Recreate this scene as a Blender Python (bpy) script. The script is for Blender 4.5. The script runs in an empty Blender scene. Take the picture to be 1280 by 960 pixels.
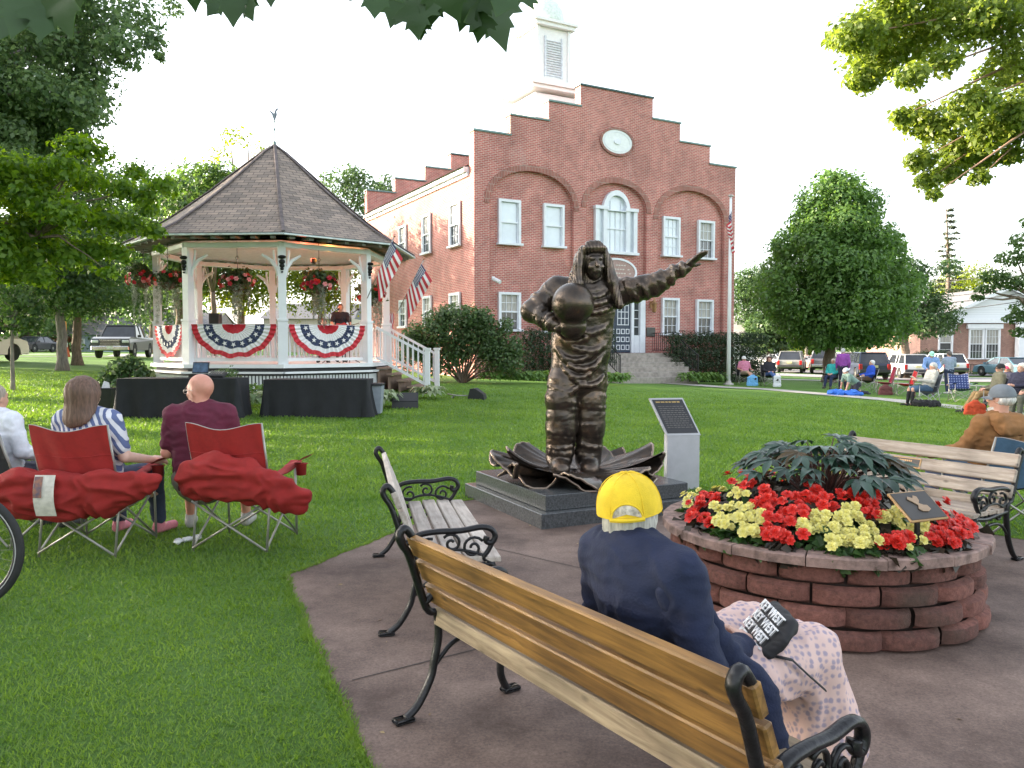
import bpy, math, random
import numpy as np
from mathutils import Vector, Matrix, noise
from mathutils.geometry import tessellate_polygon
R_ = math.radians
random.seed(7); RNG = np.random.default_rng(7)
SC = bpy.context.scene
COL = SC.collection
# ------------------------------------------------------------------ camera maths
F = 980.0; PITCH = R_(2.69); EYE = 1.6
cp, sp = math.cos(PITCH), math.sin(PITCH)
def ray(u, v):
    a = (u-640)/F; b = (480-v)/F
    return Vector((a, cp + b*sp, -sp + b*cp))
def at(u, v, Y):
    r = ray(u, v); return Vector((r.x/r.y*Y, Y, EYE + r.z/r.y*Y))
def ath(u, v, h):
    r = ray(u, v); t = (h-EYE)/r.z; return Vector((r.x*t, r.y*t, h))
def sstep(a, b, x):
    t = min(1, max(0, (x-a)/(b-a))); return t*t*(3-2*t)
def H(x, y):
    return sstep(9, 26, y)*(.27 - .031*max(-28, min(28, x)))
def ground(u, v):
    h = 0.0
    for i in range(60):
        p = ath(u, v, h) if (ray(u, v).z < -1e-4) else at(u, v, 80)
        if p.y > 200: p = at(u, v, 200)
        h = h*.6 + H(p.x, p.y)*.4
    return Vector((p.x, p.y, H(p.x, p.y)))
def gp(x, y, dz=0): return Vector((x, y, H(x, y)+dz))
# ------------------------------------------------------------------ mesh builder
class MB:
    def __init__(s): s.v = []; s.f = []
    def add(s, vs, fs):
        n = len(s.v); s.v += [tuple(v) for v in vs]; s.f += [tuple(i+n for i in f) for f in fs]; return s
    def box(s, c, size, rot=None, bev=0):
        x, y, z = [a/2 for a in size]
        c = Vector(c)
        m = rot if rot is not None else Matrix.Identity(3)
        if bev <= 0:
            vs = [c + m@Vector((i*x, j*y, k*z)) for i in (-1, 1) for j in (-1, 1) for k in (-1, 1)]
            return s.add(vs, [(0,1,3,2),(4,6,7,5),(0,4,5,1),(2,3,7,6),(0,2,6,4),(1,5,7,3)])
        b = min(bev, x*.9, y*.9, z*.9)
        vs = []; ix = {}
        for i in (-1,1):
            for j in (-1,1):
                for k in (-1,1):
                    for a in range(3):
                        q = [i*(x-b), j*(y-b), k*(z-b)]
                        q[a] = (i*x, j*y, k*z)[a]
                        ix[(i,j,k,a)] = len(vs); vs.append(c + m@Vector(q))
        fs = []
        for a in range(3):
            o1, o2 = [(1,2),(2,0),(0,1)][a]
            for sg in (-1,1):
                def key(p, q):
                    t = [0,0,0]; t[a] = sg; t[o1] = p; t[o2] = q; return ix[(t[0],t[1],t[2],a)]
                f = [key(-1,-1), key(1,-1), key(1,1), key(-1,1)]
                fs.append(f if sg > 0 else f[::-1])
        for a in range(3):      # edges along axis a
            o1, o2 = [(1,2),(2,0),(0,1)][a]
            for p in (-1,1):
                for q in (-1,1):
                    def k2(sg, ax):
                        t = [0,0,0]; t[a] = sg; t[o1] = p; t[o2] = q; return ix[(t[0],t[1],t[2],ax)]
                    f = [k2(-1,o1), k2(1,o1), k2(1,o2), k2(-1,o2)]
                    fs.append(f if p*q > 0 else f[::-1])
        for i in (-1,1):
            for j in (-1,1):
                for k in (-1,1):
                    f = [ix[(i,j,k,0)], ix[(i,j,k,1)], ix[(i,j,k,2)]]
                    fs.append(f if i*j*k > 0 else f[::-1])
        return s.add(vs, fs)
    def beam(s, a, b, w, d, up=(0,0,1), bev=0):
        a = Vector(a); b = Vector(b); z = (b-a); L = z.length; z.normalize()
        up = Vector(up)
        if abs(z.dot(up)) > .97: up = Vector((0,1,0)) if abs(z.y) < .9 else Vector((1,0,0))
        x = up.cross(z).normalized(); y = z.cross(x)
        m = Matrix((x, y, z)).transposed()
        return s.box((a+b)/2, (w, d, L), m, bev)
    def tube(s, pts, r, n=8, cap=True, flat=None, closed=False):
        pts = [Vector(p) for p in pts]; N = len(pts)
        rs = r if isinstance(r, (list, tuple)) else [r]*N
        t0 = (pts[1]-pts[0]).normalized()
        ref = Vector((0,0,1)) if abs(t0.z) < .9 else Vector((1,0,0))
        if flat is not None: ref = Vector(flat[0])
        base = len(s.v); nr = ref - t0*ref.dot(t0); nr.normalize()
        for i, p in enumerate(pts):
            if closed: t = (pts[(i+1) % N]-pts[i-1])
            else: t = pts[min(i+1, N-1)]-pts[max(i-1, 0)]
            t = t.normalized() if t.length > 1e-9 else t0
            if flat is not None: nr = Vector(flat[0]) - t*Vector(flat[0]).dot(t)
            else: nr = nr - t*nr.dot(t)
            if nr.length < 1e-6: nr = Vector((1,0,0))
            nr.normalize(); bn = t.cross(nr)
            fx = 1 if flat is None else flat[1]
            for k in range(n):
                a = 2*math.pi*(k+.5)/n
                s.v.append(tuple(p + nr*(math.cos(a)*rs[i]*fx) + bn*(math.sin(a)*rs[i])))
        M_ = N if closed else N-1
        for i in range(M_):
            for k in range(n):
                a = base+i*n+k; b = base+i*n+(k+1) % n
                c = base+((i+1) % N)*n+(k+1) % n; d = base+((i+1) % N)*n+k
                s.f.append((a, b, c, d))
        if cap and not closed:
            s.f.append(tuple(base+k for k in range(n))[::-1]); s.f.append(tuple(base+(N-1)*n+k for k in range(n)))
        return s
    def lathe(s, prof, c=(0,0,0), n=24, m=None, squash=(1,1)):
        c = Vector(c); base = len(s.v)
        for r, z in prof:
            for k in range(n):
                a = 2*math.pi*k/n; q = Vector((r*math.cos(a)*squash[0], r*math.sin(a)*squash[1], z))
                if m is not None: q = m@q
                s.v.append(tuple(c+q))
        for i in range(len(prof)-1):
            for k in range(n):
                a = base+i*n+k; b = base+i*n+(k+1) % n
                s.f.append((a, b, b+n, a+n))
        if prof[0][0] > 1e-5: s.f.append(tuple(base+k for k in range(n))[::-1])
        if prof[-1][0] > 1e-5: s.f.append(tuple(base+(len(prof)-1)*n+k for k in range(n)))
        return s
    def ell(s, c, r, n=12, m=None):
        r = r if isinstance(r, (tuple, list)) else (r, r, r)
        prof = [(math.sin(math.pi*i/n*1.0), -math.cos(math.pi*i/n)) for i in range(n+1)]
        prof = [(max(a, 1e-6), b) for a, b in prof]
        mm = (m if m is not None else Matrix.Identity(3)) @ Matrix.Diagonal(r)
        return s.lathe(prof, c, n+4, mm)
    def poly(s, outline, holes=(), f=lambda a, b, d: (a, d, b), d0=0, d1=.1):
        """flat polygon with holes, thickness d0..d1; f maps (a, b, depth) to a point"""
        loops = [list(outline)]+[list(h) for h in holes]
        tri = tessellate_polygon([[Vector((a, b, 0)) for a, b in l] for l in loops])
        flat = [p for l in loops for p in l]; n = len(flat); base = len(s.v)
        s.v += [tuple(f(a, b, d0)) for a, b in flat] + [tuple(f(a, b, d1)) for a, b in flat]
        for t in tri:
            a, b, c = [flat[i] for i in t]
            ar = (b[0]-a[0])*(c[1]-a[1])-(b[1]-a[1])*(c[0]-a[0])
            if abs(ar) < 1e-12: continue
            if ar < 0: t = t[::-1]
            s.f.append(tuple(base+i for i in t)); s.f.append(tuple(base+n+i for i in t[::-1]))
        o = 0
        for l in loops:
            k = len(l)
            for i in range(k):
                a = base+o+i; b = base+o+(i+1) % k
                s.f.append((b, a, a+n, b+n))
            o += k
        return s
    def grid(s, fn, nu, nv, closed=False):
        base = len(s.v)
        for j in range(nv+1):
            for i in range(nu+(0 if closed else 1)):
                s.v.append(tuple(fn(i/nu, j/nv)))
        w = nu if closed else nu+1
        for j in range(nv):
            for i in range(nu):
                a = base+j*w+i; b = base+j*w+(i+1) % w
                s.f.append((a, b, b+w, a+w))
        return s
def ROT(z=0, x=0, y=0): return (Matrix.Rotation(R_(z), 3, 'Z')@Matrix.Rotation(R_(y), 3, 'Y')@Matrix.Rotation(R_(x), 3, 'X'))
def locm(o): return Matrix.LocRotScale(o.location, o.rotation_euler, o.scale)
def setp(o, **k):
    for a, b in k.items():
        if b is not None: o[a] = b
    return o
def meshobj(name, verts, faces, m, parent=None, smooth=False, world=False):
    me = bpy.data.meshes.new(name)
    if world and parent is not None:
        mi = locm(parent).inverted(); verts = [mi@Vector(v) for v in verts]
    me.from_pydata([tuple(v) for v in verts], [], faces); me.update()
    if m: me.materials.append(m)
    if smooth: me.shade_smooth()
    o = bpy.data.objects.new(name, me); COL.objects.link(o)
    if parent is not None: o.parent = parent
    return o
def obj(name, mb, m, parent=None, smooth=False, world=False, label=None):
    o = meshobj(name, mb.v, mb.f, m, parent, smooth, world)
    if smooth == 'auto':
        o.data.shade_smooth()
        o.data.set_sharp_from_angle(angle=R_(40))
    if label: o['label'] = label
    return o
def tag(o, label, cat, group=None, kind=None): return setp(o, label=label, category=cat, group=group, kind=kind)
def thing(name, label, cat, loc=(0,0,0), rz=0, group=None, kind=None):
    o = bpy.data.objects.new(name, None); COL.objects.link(o); o.empty_display_size = .2
    o.location = loc; o.rotation_euler = (0, 0, rz)
    return tag(o, label, cat, group, kind)
def struct(o): o['kind'] = 'structure'; return o
def copy_tree(o, parent=None):
    c = o.copy(); COL.objects.link(c)
    if parent is not None: c.parent = parent
    for ch in list(o.children): copy_tree(ch, c)
    return c
def npmesh(name, V, Fq, m, parent=None, smooth=False):
    """fast mesh from numpy arrays; Fq is (n,k)"""
    me = bpy.data.meshes.new(name); n, k = Fq.shape
    me.vertices.add(len(V)); me.vertices.foreach_set('co', V.astype(np.float32).ravel())
    me.loops.add(n*k); me.loops.foreach_set('vertex_index', Fq.astype(np.int32).ravel())
    me.polygons.add(n); me.polygons.foreach_set('loop_start', np.arange(0, n*k, k, dtype=np.int32))
    me.polygons.foreach_set('loop_total', np.full(n, k, dtype=np.int32))
    me.update(calc_edges=True); me.validate()
    if m: me.materials.append(m)
    if smooth: me.shade_smooth()
    o = bpy.data.objects.new(name, me); COL.objects.link(o)
    if parent is not None: o.parent = parent
    return o
# ------------------------------------------------------------------ implicit bodies (smooth union + surface nets)
class SDF:
    def __init__(s): s.p = []; s.cuts = []
    def cone(s, a, b, ra, rb=None, k=.02, flat=None):
        s.p.append(('c', np.array(a, float), np.array(b, float), ra, rb if rb is not None else ra, k, flat)); return s
    def chain(s, pts, rs, k=.02, flat=None):
        for i in range(len(pts)-1): s.cone(pts[i], pts[i+1], rs[i], rs[i+1], k, flat)
        return s
    def ell(s, c, r, k=.02, m=None):
        s.p.append(('e', np.array(c, float), np.array(r, float), m, k)); return s
    def cut(s, p, n): s.cuts.append((np.array(p, float), np.array(n, float))); return s   # removes the side n points to
    def build(s, h):
        lo = np.full(3, 1e9); hi = -lo
        bb = []
        for q in s.p:
            if q[0] == 'c':
                r = max(q[3], q[4])*(1 if q[6] is None else max(1, q[6][1])); a = np.minimum(q[1], q[2])-r; b = np.maximum(q[1], q[2])+r; k = q[5]
            else:
                r = q[2] if q[3] is None else np.full(3, q[2].max()); a = q[1]-r; b = q[1]+r; k = q[4]
            bb.append((a-k-2*h, b+k+2*h)); lo = np.minimum(lo, bb[-1][0]); hi = np.maximum(hi, bb[-1][1])
        lo -= h; n = np.ceil((hi-lo)/h).astype(int)+3
        G = np.full(n, .5, np.float32)
        ax = [lo[i]+h*np.arange(n[i]) for i in range(3)]
        for q, (a, b) in zip(s.p, bb):
            i0 = np.maximum(0, ((a-lo)/h).astype(int)); i1 = np.minimum(n, ((b-lo)/h).astype(int)+2)
            X = ax[0][i0[0]:i1[0], None, None]; Y = ax[1][None, i0[1]:i1[1], None]; Z = ax[2][None, None, i0[2]:i1[2]]
            if q[0] == 'c':
                A, B, ra, rb, k, flat = q[1:]
                d = B-A; L = max(d@d, 1e-12)
                t = np.clip(((X-A[0])*d[0]+(Y-A[1])*d[1]+(Z-A[2])*d[2])/L, 0, 1)
                qx = X-A[0]-t*d[0]; qy = Y-A[1]-t*d[1]; qz = Z-A[2]-t*d[2]
                rr = qx*qx+qy*qy+qz*qz
                if flat is not None:
                    nv = np.array(flat[0], float); nv /= np.linalg.norm(nv); f = flat[1]
                    rr = rr+(1/f**2-1)*(qx*nv[0]+qy*nv[1]+qz*nv[2])**2
                D = (np.sqrt(np.maximum(rr, 0))-(ra+(rb-ra)*t))*(1 if flat is None else min(1, flat[1]))
            else:
                C, r, m, k = q[1:]
                x, y, z = X-C[0], Y-C[1], Z-C[2]
                if m is not None:
                    mi = np.array(m.transposed())
                    x, y, z = [mi[i][0]*x+mi[i][1]*y+mi[i][2]*z for i in range(3)]
                e = np.sqrt((x/r[0])**2+(y/r[1])**2+(z/r[2])**2)
                D = (e-1)*r.min()
            sl = tuple(slice(i0[i], i1[i]) for i in range(3)); g = G[sl]
            hh = np.clip(.5+.5*(g-D)/k, 0, 1)
            G[sl] = g*(1-hh)+D*hh-k*hh*(1-hh)
        for p, nn in s.cuts:
            nn = nn/np.linalg.norm(nn)
            D = (ax[0][:, None, None]-p[0])*nn[0]+(ax[1][None, :, None]-p[1])*nn[1]+(ax[2][None, None, :]-p[2])*nn[2]
            G = np.maximum(G, D)
        S = G < 0
        c8 = [S[i:n[0]-1+i, j:n[1]-1+j, k:n[2]-1+k] for i in (0, 1) for j in (0, 1) for k in (0, 1)]
        an = np.logical_or.reduce(c8); al = np.logical_and.reduce(c8); mask = an & ~al
        I, J, K = np.nonzero(mask)
        idx = np.full(mask.shape, -1, np.int64); idx[mask] = np.arange(len(I))
        acc = np.zeros((len(I), 3)); cnt = np.zeros(len(I))
        for axi in range(3):
            o = [a for a in range(3) if a != axi]
            for p in (0, 1):
                for r in (0, 1):
                    o0 = [0, 0, 0]; o0[o[0]] = p; o0[o[1]] = r; o1 = list(o0); o1[axi] = 1
                    f0 = G[I+o0[0], J+o0[1], K+o0[2]]; f1 = G[I+o1[0], J+o1[1], K+o1[2]]
                    c = (f0 < 0) != (f1 < 0); t = np.where(c, f0/np.where(c, f0-f1, 1), 0)
                    P = np.stack([np.full(len(I), float(x)) for x in o0], 1); P[:, axi] += t
                    acc += P*c[:, None]; cnt += c
        V = np.stack([I, J, K], 1)+acc/np.maximum(cnt, 1)[:, None]; V = V*h+lo
        Q = []
        for axi in range(3):
            o1_, o2_ = [(1, 2), (2, 0), (0, 1)][axi]
            a = [slice(1, -1)]*3; b = list(a); b[axi] = slice(2, None)
            sa = S[tuple(a)]; sb = S[tuple(b)]
            ch = sa != sb; i, j, k = np.nonzero(ch); p = np.stack([i, j, k], 1)+1
            inside = sa[i, j, k]
            def cell(d1, d2):
                q = p.copy(); q[:, o1_] -= d1; q[:, o2_] -= d2; return idx[q[:, 0], q[:, 1], q[:, 2]]
            f = np.stack([cell(1, 1), cell(0, 1), cell(0, 0), cell(1, 0)], 1)
            f[~inside] = f[~inside][:, ::-1]; Q.append(f)
        Q = np.concatenate(Q); Q = Q[(Q >= 0).all(1)]
        return V, Q
def sculpt(name, sdf, h, m, parent=None, disp=None, world=False, smooth_it=1, label=None):
    V, Q = sdf.build(h)
    if smooth_it:
        for _ in range(smooth_it):
            acc = np.zeros_like(V); c = np.zeros(len(V))
            for a, b in ((0, 1), (1, 2), (2, 3), (3, 0)):
                np.add.at(acc, Q[:, a], V[Q[:, b]]); np.add.at(acc, Q[:, b], V[Q[:, a]])
                np.add.at(c, Q[:, a], 1); np.add.at(c, Q[:, b], 1)
            V = V*.5+.5*acc/np.maximum(c, 1)[:, None]
    if disp is not None:
        nr = np.zeros_like(V); fn = np.cross(V[Q[:, 2]]-V[Q[:, 0]], V[Q[:, 3]]-V[Q[:, 1]])
        for a in range(4): np.add.at(nr, Q[:, a], fn)
        nr /= np.maximum(np.linalg.norm(nr, axis=1), 1e-9)[:, None]
        V = V + nr*np.array([disp(v, q) for v, q in zip(V, nr)])[:, None]
    if world and parent is not None:
        mi = np.array(locm(parent).inverted()); V = V@mi[:3, :3].T+mi[:3, 3]
    o = npmesh(name, V, Q, m, parent, True)
    if label: o['label'] = label
    return o
# ------------------------------------------------------------------ materials
MATS = {}
def _new(name):
    m = bpy.data.materials.new(name); m.use_nodes = True; nt = m.node_tree
    return m, nt, nt.nodes['Principled BSDF'], nt.nodes['Material Output']
def N(nt, t, **k):
    n = nt.nodes.new(t)
    for a, b in k.items():
        if a in n.inputs.keys(): n.inputs[a].default_value = b
        else: setattr(n, a, b)
    return n
def c4(c): return (c[0], c[1], c[2], 1)
def M(name, col, rough=.6, metal=0, var=.15, scale=8, bump=0, bscale=40, col2=None, coat=0, stretch=None, spec=None, emit=0, coords='Object'):
    if name in MATS: return MATS[name]
    m, nt, b, out = _new(name); MATS[name] = m
    tc = N(nt, 'ShaderNodeTexCoord'); mp = N(nt, 'ShaderNodeMapping')
    if stretch: mp.inputs['Scale'].default_value = stretch
    nt.links.new(tc.outputs[coords], mp.inputs['Vector'])
    nz = N(nt, 'ShaderNodeTexNoise', Scale=scale, Detail=5.0, Roughness=.6); nt.links.new(mp.outputs[0], nz.inputs['Vector'])
    rp = N(nt, 'ShaderNodeValToRGB')
    c2 = col2 if col2 else tuple(c*(1-var) for c in col); c1 = col if col2 else tuple(min(1, c*(1+var)) for c in col)
    rp.color_ramp.elements[0].position = .35; rp.color_ramp.elements[1].position = .65
    rp.color_ramp.elements[0].color = c4(c2); rp.color_ramp.elements[1].color = c4(c1)
    nt.links.new(nz.outputs['Fac'], rp.inputs['Fac']); nt.links.new(rp.outputs['Color'], b.inputs['Base Color'])
    b.inputs['Roughness'].default_value = rough; b.inputs['Metallic'].default_value = metal
    if coat: b.inputs['Coat Weight'].default_value = coat
    if spec is not None: b.inputs['Specular IOR Level'].default_value = spec
    if emit:
        b.inputs['Emission Strength'].default_value = emit; b.inputs['Emission Color'].default_value = c4(col)
    if bump:
        n2 = N(nt, 'ShaderNodeTexNoise', Scale=bscale, Detail=4.0); nt.links.new(mp.outputs[0], n2.inputs['Vector'])
        bp = N(nt, 'ShaderNodeBump', Strength=bump, Distance=.02); nt.links.new(n2.outputs['Fac'], bp.inputs['Height']); nt.links.new(bp.outputs[0], b.inputs['Normal'])
    return m
def leafmat(name, c1, c2, trans=.4, rough=.45, patch=0):
    if name in MATS: return MATS[name]
    m, nt, b, out = _new(name); MATS[name] = m
    g = N(nt, 'ShaderNodeNewGeometry'); rp = N(nt, 'ShaderNodeValToRGB')
    rp.color_ramp.elements[0].color = c4(c1); rp.color_ramp.elements[1].color = c4(c2)
    nt.links.new(g.outputs['Random Per Island'], rp.inputs['Fac'])
    if patch:
        tc = N(nt, 'ShaderNodeTexCoord'); nz = N(nt, 'ShaderNodeTexNoise', Scale=patch, Detail=5.0, Roughness=.65); nt.links.new(tc.outputs['Object'], nz.inputs['Vector'])
        mp_ = N(nt, 'ShaderNodeMapRange'); mp_.inputs['From Min'].default_value = .32; mp_.inputs['From Max'].default_value = .68; mp_.inputs['To Max'].default_value = .62
        nt.links.new(nz.outputs['Fac'], mp_.inputs['Value']); ad = N(nt, 'ShaderNodeMath', operation='MULTIPLY_ADD'); ad.inputs[1].default_value = .38
        nt.links.new(g.outputs['Random Per Island'], ad.inputs[0]); nt.links.new(mp_.outputs[0], ad.inputs[2]); nt.links.new(ad.outputs[0], rp.inputs['Fac'])
    nt.links.new(rp.outputs[0], b.inputs['Base Color'])
    b.inputs['Roughness'].default_value = rough
    tr = N(nt, 'ShaderNodeBsdfTranslucent'); mx = N(nt, 'ShaderNodeMixShader', Fac=trans)
    hs = N(nt, 'ShaderNodeHueSaturation', Value=1.7, Saturation=1.15, Hue=.485)
    nt.links.new(rp.outputs[0], hs.inputs['Color']); nt.links.new(hs.outputs[0], tr.inputs['Color'])
    nt.links.new(b.outputs[0], mx.inputs[1]); nt.links.new(tr.outputs[0], mx.inputs[2]); nt.links.new(mx.outputs[0], out.inputs['Surface'])
    return m
def brickmat(name, c1, c2, mortar, bw=.215, bh=.072, ms=.012, scale=1, rough=.85, stain=True):
    if name in MATS: return MATS[name]
    m, nt, b, out = _new(name); MATS[name] = m
    tc = N(nt, 'ShaderNodeTexCoord'); sx = N(nt, 'ShaderNodeSeparateXYZ'); nt.links.new(tc.outputs['Object'], sx.inputs[0])
    ad = N(nt, 'ShaderNodeMath', operation='ADD'); nt.links.new(sx.outputs[0], ad.inputs[0]); nt.links.new(sx.outputs[1], ad.inputs[1])
    cb = N(nt, 'ShaderNodeCombineXYZ'); nt.links.new(ad.outputs[0], cb.inputs[0]); nt.links.new(sx.outputs[2], cb.inputs[1])
    br = N(nt, 'ShaderNodeTexBrick'); br.inputs['Scale'].default_value = scale
    br.inputs['Brick Width'].default_value = bw; br.inputs['Row Height'].default_value = bh; br.inputs['Mortar Size'].default_value = ms
    br.inputs['Color1'].default_value = c4(c1); br.inputs['Color2'].default_value = c4(c2); br.inputs['Mortar'].default_value = c4(mortar)
    br.inputs['Bias'].default_value = -.2
    nt.links.new(cb.outputs[0], br.inputs['Vector'])
    last = br.outputs['Color']
    for sc_, lo_, hi_, amt in ((.45, .7, 1.25, 1), (3.0, .8, 1.15, 1)):
        nz = N(nt, 'ShaderNodeTexNoise', Scale=sc_, Detail=6.0, Roughness=.65); nt.links.new(tc.outputs['Object'], nz.inputs['Vector'])
        mr = N(nt, 'ShaderNodeMapRange'); mr.inputs['From Min'].default_value = .3; mr.inputs['From Max'].default_value = .7
        mr.inputs['To Min'].default_value = lo_; mr.inputs['To Max'].default_value = hi_; nt.links.new(nz.outputs['Fac'], mr.inputs['Value'])
        vm = N(nt, 'ShaderNodeVectorMath', operation='SCALE'); nt.links.new(last, vm.inputs[0]); nt.links.new(mr.outputs[0], vm.inputs['Scale']); last = vm.outputs[0]
    if stain:
        nz = N(nt, 'ShaderNodeTexNoise', Scale=.9, Detail=8.0, Roughness=.7)
        mp = N(nt, 'ShaderNodeMapping'); mp.inputs['Scale'].default_value = (1, 1, .35); mp.inputs['Location'].default_value = (3, 5, 1)
        nt.links.new(tc.outputs['Object'], mp.inputs[0]); nt.links.new(mp.outputs[0], nz.inputs['Vector'])
        mr = N(nt, 'ShaderNodeMapRange'); mr.inputs['From Min'].default_value = .58; mr.inputs['From Max'].default_value = .8
        mr.inputs['To Max'].default_value = .5; nt.links.new(nz.outputs['Fac'], mr.inputs['Value'])
        mx = N(nt, 'ShaderNodeMixRGB'); nt.links.new(mr.outputs[0], mx.inputs[0]); nt.links.new(last, mx.inputs[1]); mx.inputs[2].default_value = (.55, .45, .42, 1); last = mx.outputs[0]
    nt.links.new(last, b.inputs['Base Color']); b.inputs['Roughness'].default_value = rough
    bp = N(nt, 'ShaderNodeBump', Strength=.5, Distance=.01); bp.invert = True; nt.links.new(br.outputs['Fac'], bp.inputs['Height']); nt.links.new(bp.outputs[0], b.inputs['Normal'])
    return m
def glass(name, col=(.05, .06, .07), rough=.05):
    if name in MATS: return MATS[name]
    m = M(name, col, rough, 0, var=.3, scale=1.2, spec=.8); return m
# ------------------------------------------------------------------ foliage
def leaves(name, puffs, m, parent=None, size=.14, dens=1.0, world=True, droop=.2, shell=.55, aspect=.62):
    """puffs: (centre, (rx,ry,rz), count).  leaf-sized folded faces spread through each clump"""
    Cs, Ns = [], []
    for c, r, n in puffs:
        n = max(4, int(n*dens)); d = RNG.normal(size=(n, 3)); d /= np.linalg.norm(d, axis=1)[:, None]
        rad = shell+(1-shell)*RNG.random((n, 1))**.7
        lump = 1+.18*np.sin(d[:, :1]*5+c[0])+.15*np.sin(d[:, 1:2]*6+c[1]*2)
        Cs.append(np.array(c)+d*rad*lump*np.array(r)); Ns.append(d)
    C = np.concatenate(Cs); D = np.concatenate(Ns); n = len(C)
    nr = D*.8+RNG.normal(size=(n, 3))*.55+np.array([0, 0, .5]); nr /= np.linalg.norm(nr, axis=1)[:, None]
    t = RNG.normal(size=(n, 3))+np.array([0, 0, -droop*2])+D*.6; t -= nr*(t*nr).sum(1)[:, None]; t /= np.linalg.norm(t, axis=1)[:, None]
    b = np.cross(nr, t); s = size*(.6+.8*RNG.random((n, 1)))
    fold = nr*s*.12
    V = np.stack([C-t*s*.5, C+b*s*aspect*.5+fold, C+t*s*.5-nr*s*.1, C-b*s*aspect*.5+fold], 1).reshape(-1, 3)
    if world and parent is not None:
        mi = np.array(locm(parent).inverted()); V = V@mi[:3, :3].T+mi[:3, 3]
    Q = np.arange(4*n).reshape(-1, 4)
    return npmesh(name, V, Q, m, parent)
def puffs_in(center, rad, n, pr, cnt, rng=None, lowcut=-1):
    rng = rng or RNG; out = []
    gold = math.pi*(3-math.sqrt(5))
    for i in range(n):
        z = 1-2*(i+.5)/n; z = max(z, lowcut)
        a = i*gold+rng.normal()*.3; q = math.sqrt(max(0, 1-z*z))
        d = np.array([q*math.cos(a), q*math.sin(a), z]); k = .55+.3*rng.random()
        c = np.array(center)+d*k*np.array(rad); r = pr*(.7+.6*rng.random())
        out.append((tuple(c), (r, r, r*.8), cnt))
    for i in range(n//4):
        d = rng.normal(size=3); d /= np.linalg.norm(d); c = np.array(center)+d*.3*np.array(rad)
        out.append((tuple(c), (pr*1.2,)*3, cnt))
    return out
def limbs(mb, start, puffs, r0, k=14, seed=0):
    rr = random.Random(seed); start = Vector(start)
    for c, r, n in rr.sample(puffs, min(k, len(puffs))):
        c = Vector(c); m1 = start.lerp(c, .35)+Vector((0, 0, .12*(c-start).length)); m2 = start.lerp(c, .7)+Vector((rr.uniform(-.2, .2), rr.uniform(-.2, .2), .06*(c-start).length))
        m3 = m1.lerp(m2, .5)+Vector((rr.uniform(-.15, .15), rr.uniform(-.15, .15), rr.uniform(-.1, .18)))*min(1.5, (c-start).length*.3)
        mb.tube([start, m1, m3, m2, c], [r0*.55, r0*.38, r0*.28, r0*.2, r0*.05], 6)
def trunk_mb(base, top, r, seed=0, flare=1.5):
    rr = random.Random(seed); base = Vector(base); top = Vector(top); pts = []; rs = []
    for i in range(9):
        t = i/8; p = base.lerp(top, t)+Vector((rr.uniform(-1, 1), rr.uniform(-1, 1), 0))*r*.25*(0 if i == 0 else 1)
        pts.append(p-Vector((0, 0, .15 if i == 0 else 0))); rs.append(r*((flare-1)*max(0, 1-t*9)+1-.35*t))
    return MB().tube(pts, rs, 12)
def tree(label, base, top_trunk, r, puffs, lm, size=.16, name='maple_tree', group=None, barkm=None, k=14, dens=1, seed=1, shell=.5):
    t = thing(name, label, 'tree', base, group=group)
    mb = trunk_mb(base, top_trunk, r, seed); limbs(mb, top_trunk, puffs, r, k, seed)
    obj('trunk', mb, barkm or BARK, t, True, world=True)
    leaves('crown', puffs, lm, t, size, dens, shell=shell)
    return t
BARK = M('bark', (.16, .12, .09), .9, var=.4, scale=6, bump=.8, bscale=12, stretch=(3, 3, .6))
BARKG = M('bark_grey', (.2, .18, .16), .9, var=.35, scale=6, bump=.8, bscale=12, stretch=(3, 3, .6))
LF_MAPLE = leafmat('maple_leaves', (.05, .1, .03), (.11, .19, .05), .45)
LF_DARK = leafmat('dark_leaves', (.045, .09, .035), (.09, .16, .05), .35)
LF_SUN = leafmat('sunlit_yellow_leaves', (.09, .15, .02), (.22, .26, .035), .5)  # yellow of the low sun is put into this leaf colour
LF_SHRUB = leafmat('shrub_leaves', (.05, .1, .035), (.1, .17, .055), .3)
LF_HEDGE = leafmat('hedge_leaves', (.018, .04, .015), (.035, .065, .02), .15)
LF_HOSTA = leafmat('hosta_leaves', (.07, .16, .03), (.15, .25, .06), .3)
LF_PALE = leafmat('variegated_leaves', (.12, .2, .07), (.4, .45, .3), .3)
LF_SPRUCE = leafmat('spruce_needles', (.03, .05, .025), (.07, .08, .035), .2)
WHITE = M('white_paint', (.74, .76, .78), .5, var=.04, scale=3)
WHITE2 = M('white_trim', (.72, .75, .8), .5, var=.05, scale=4)
BRICK = brickmat('red_brick', (.47, .13, .105), (.35, .09, .078), (.56, .4, .35))
GRANITE = M('dark_granite', (.07, .075, .078), .22, var=.35, scale=60, bump=.03, bscale=200)
IRON = M('black_iron', (.012, .012, .014), .35, .3, var=.3, scale=30, bump=.15, bscale=60)
BLACKCLOTH = M('black_cloth', (.012, .013, .016), .85, var=.2, scale=4, bump=.15, bscale=30)
BLACKP = M('black_plastic', (.015, .016, .018), .5, var=.2)
STEEL = M('grey_steel', (.35, .34, .31), .4, .6, var=.15)
RUBBER = M('tyre_rubber', (.02, .02, .021), .8, var=.2)
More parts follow.
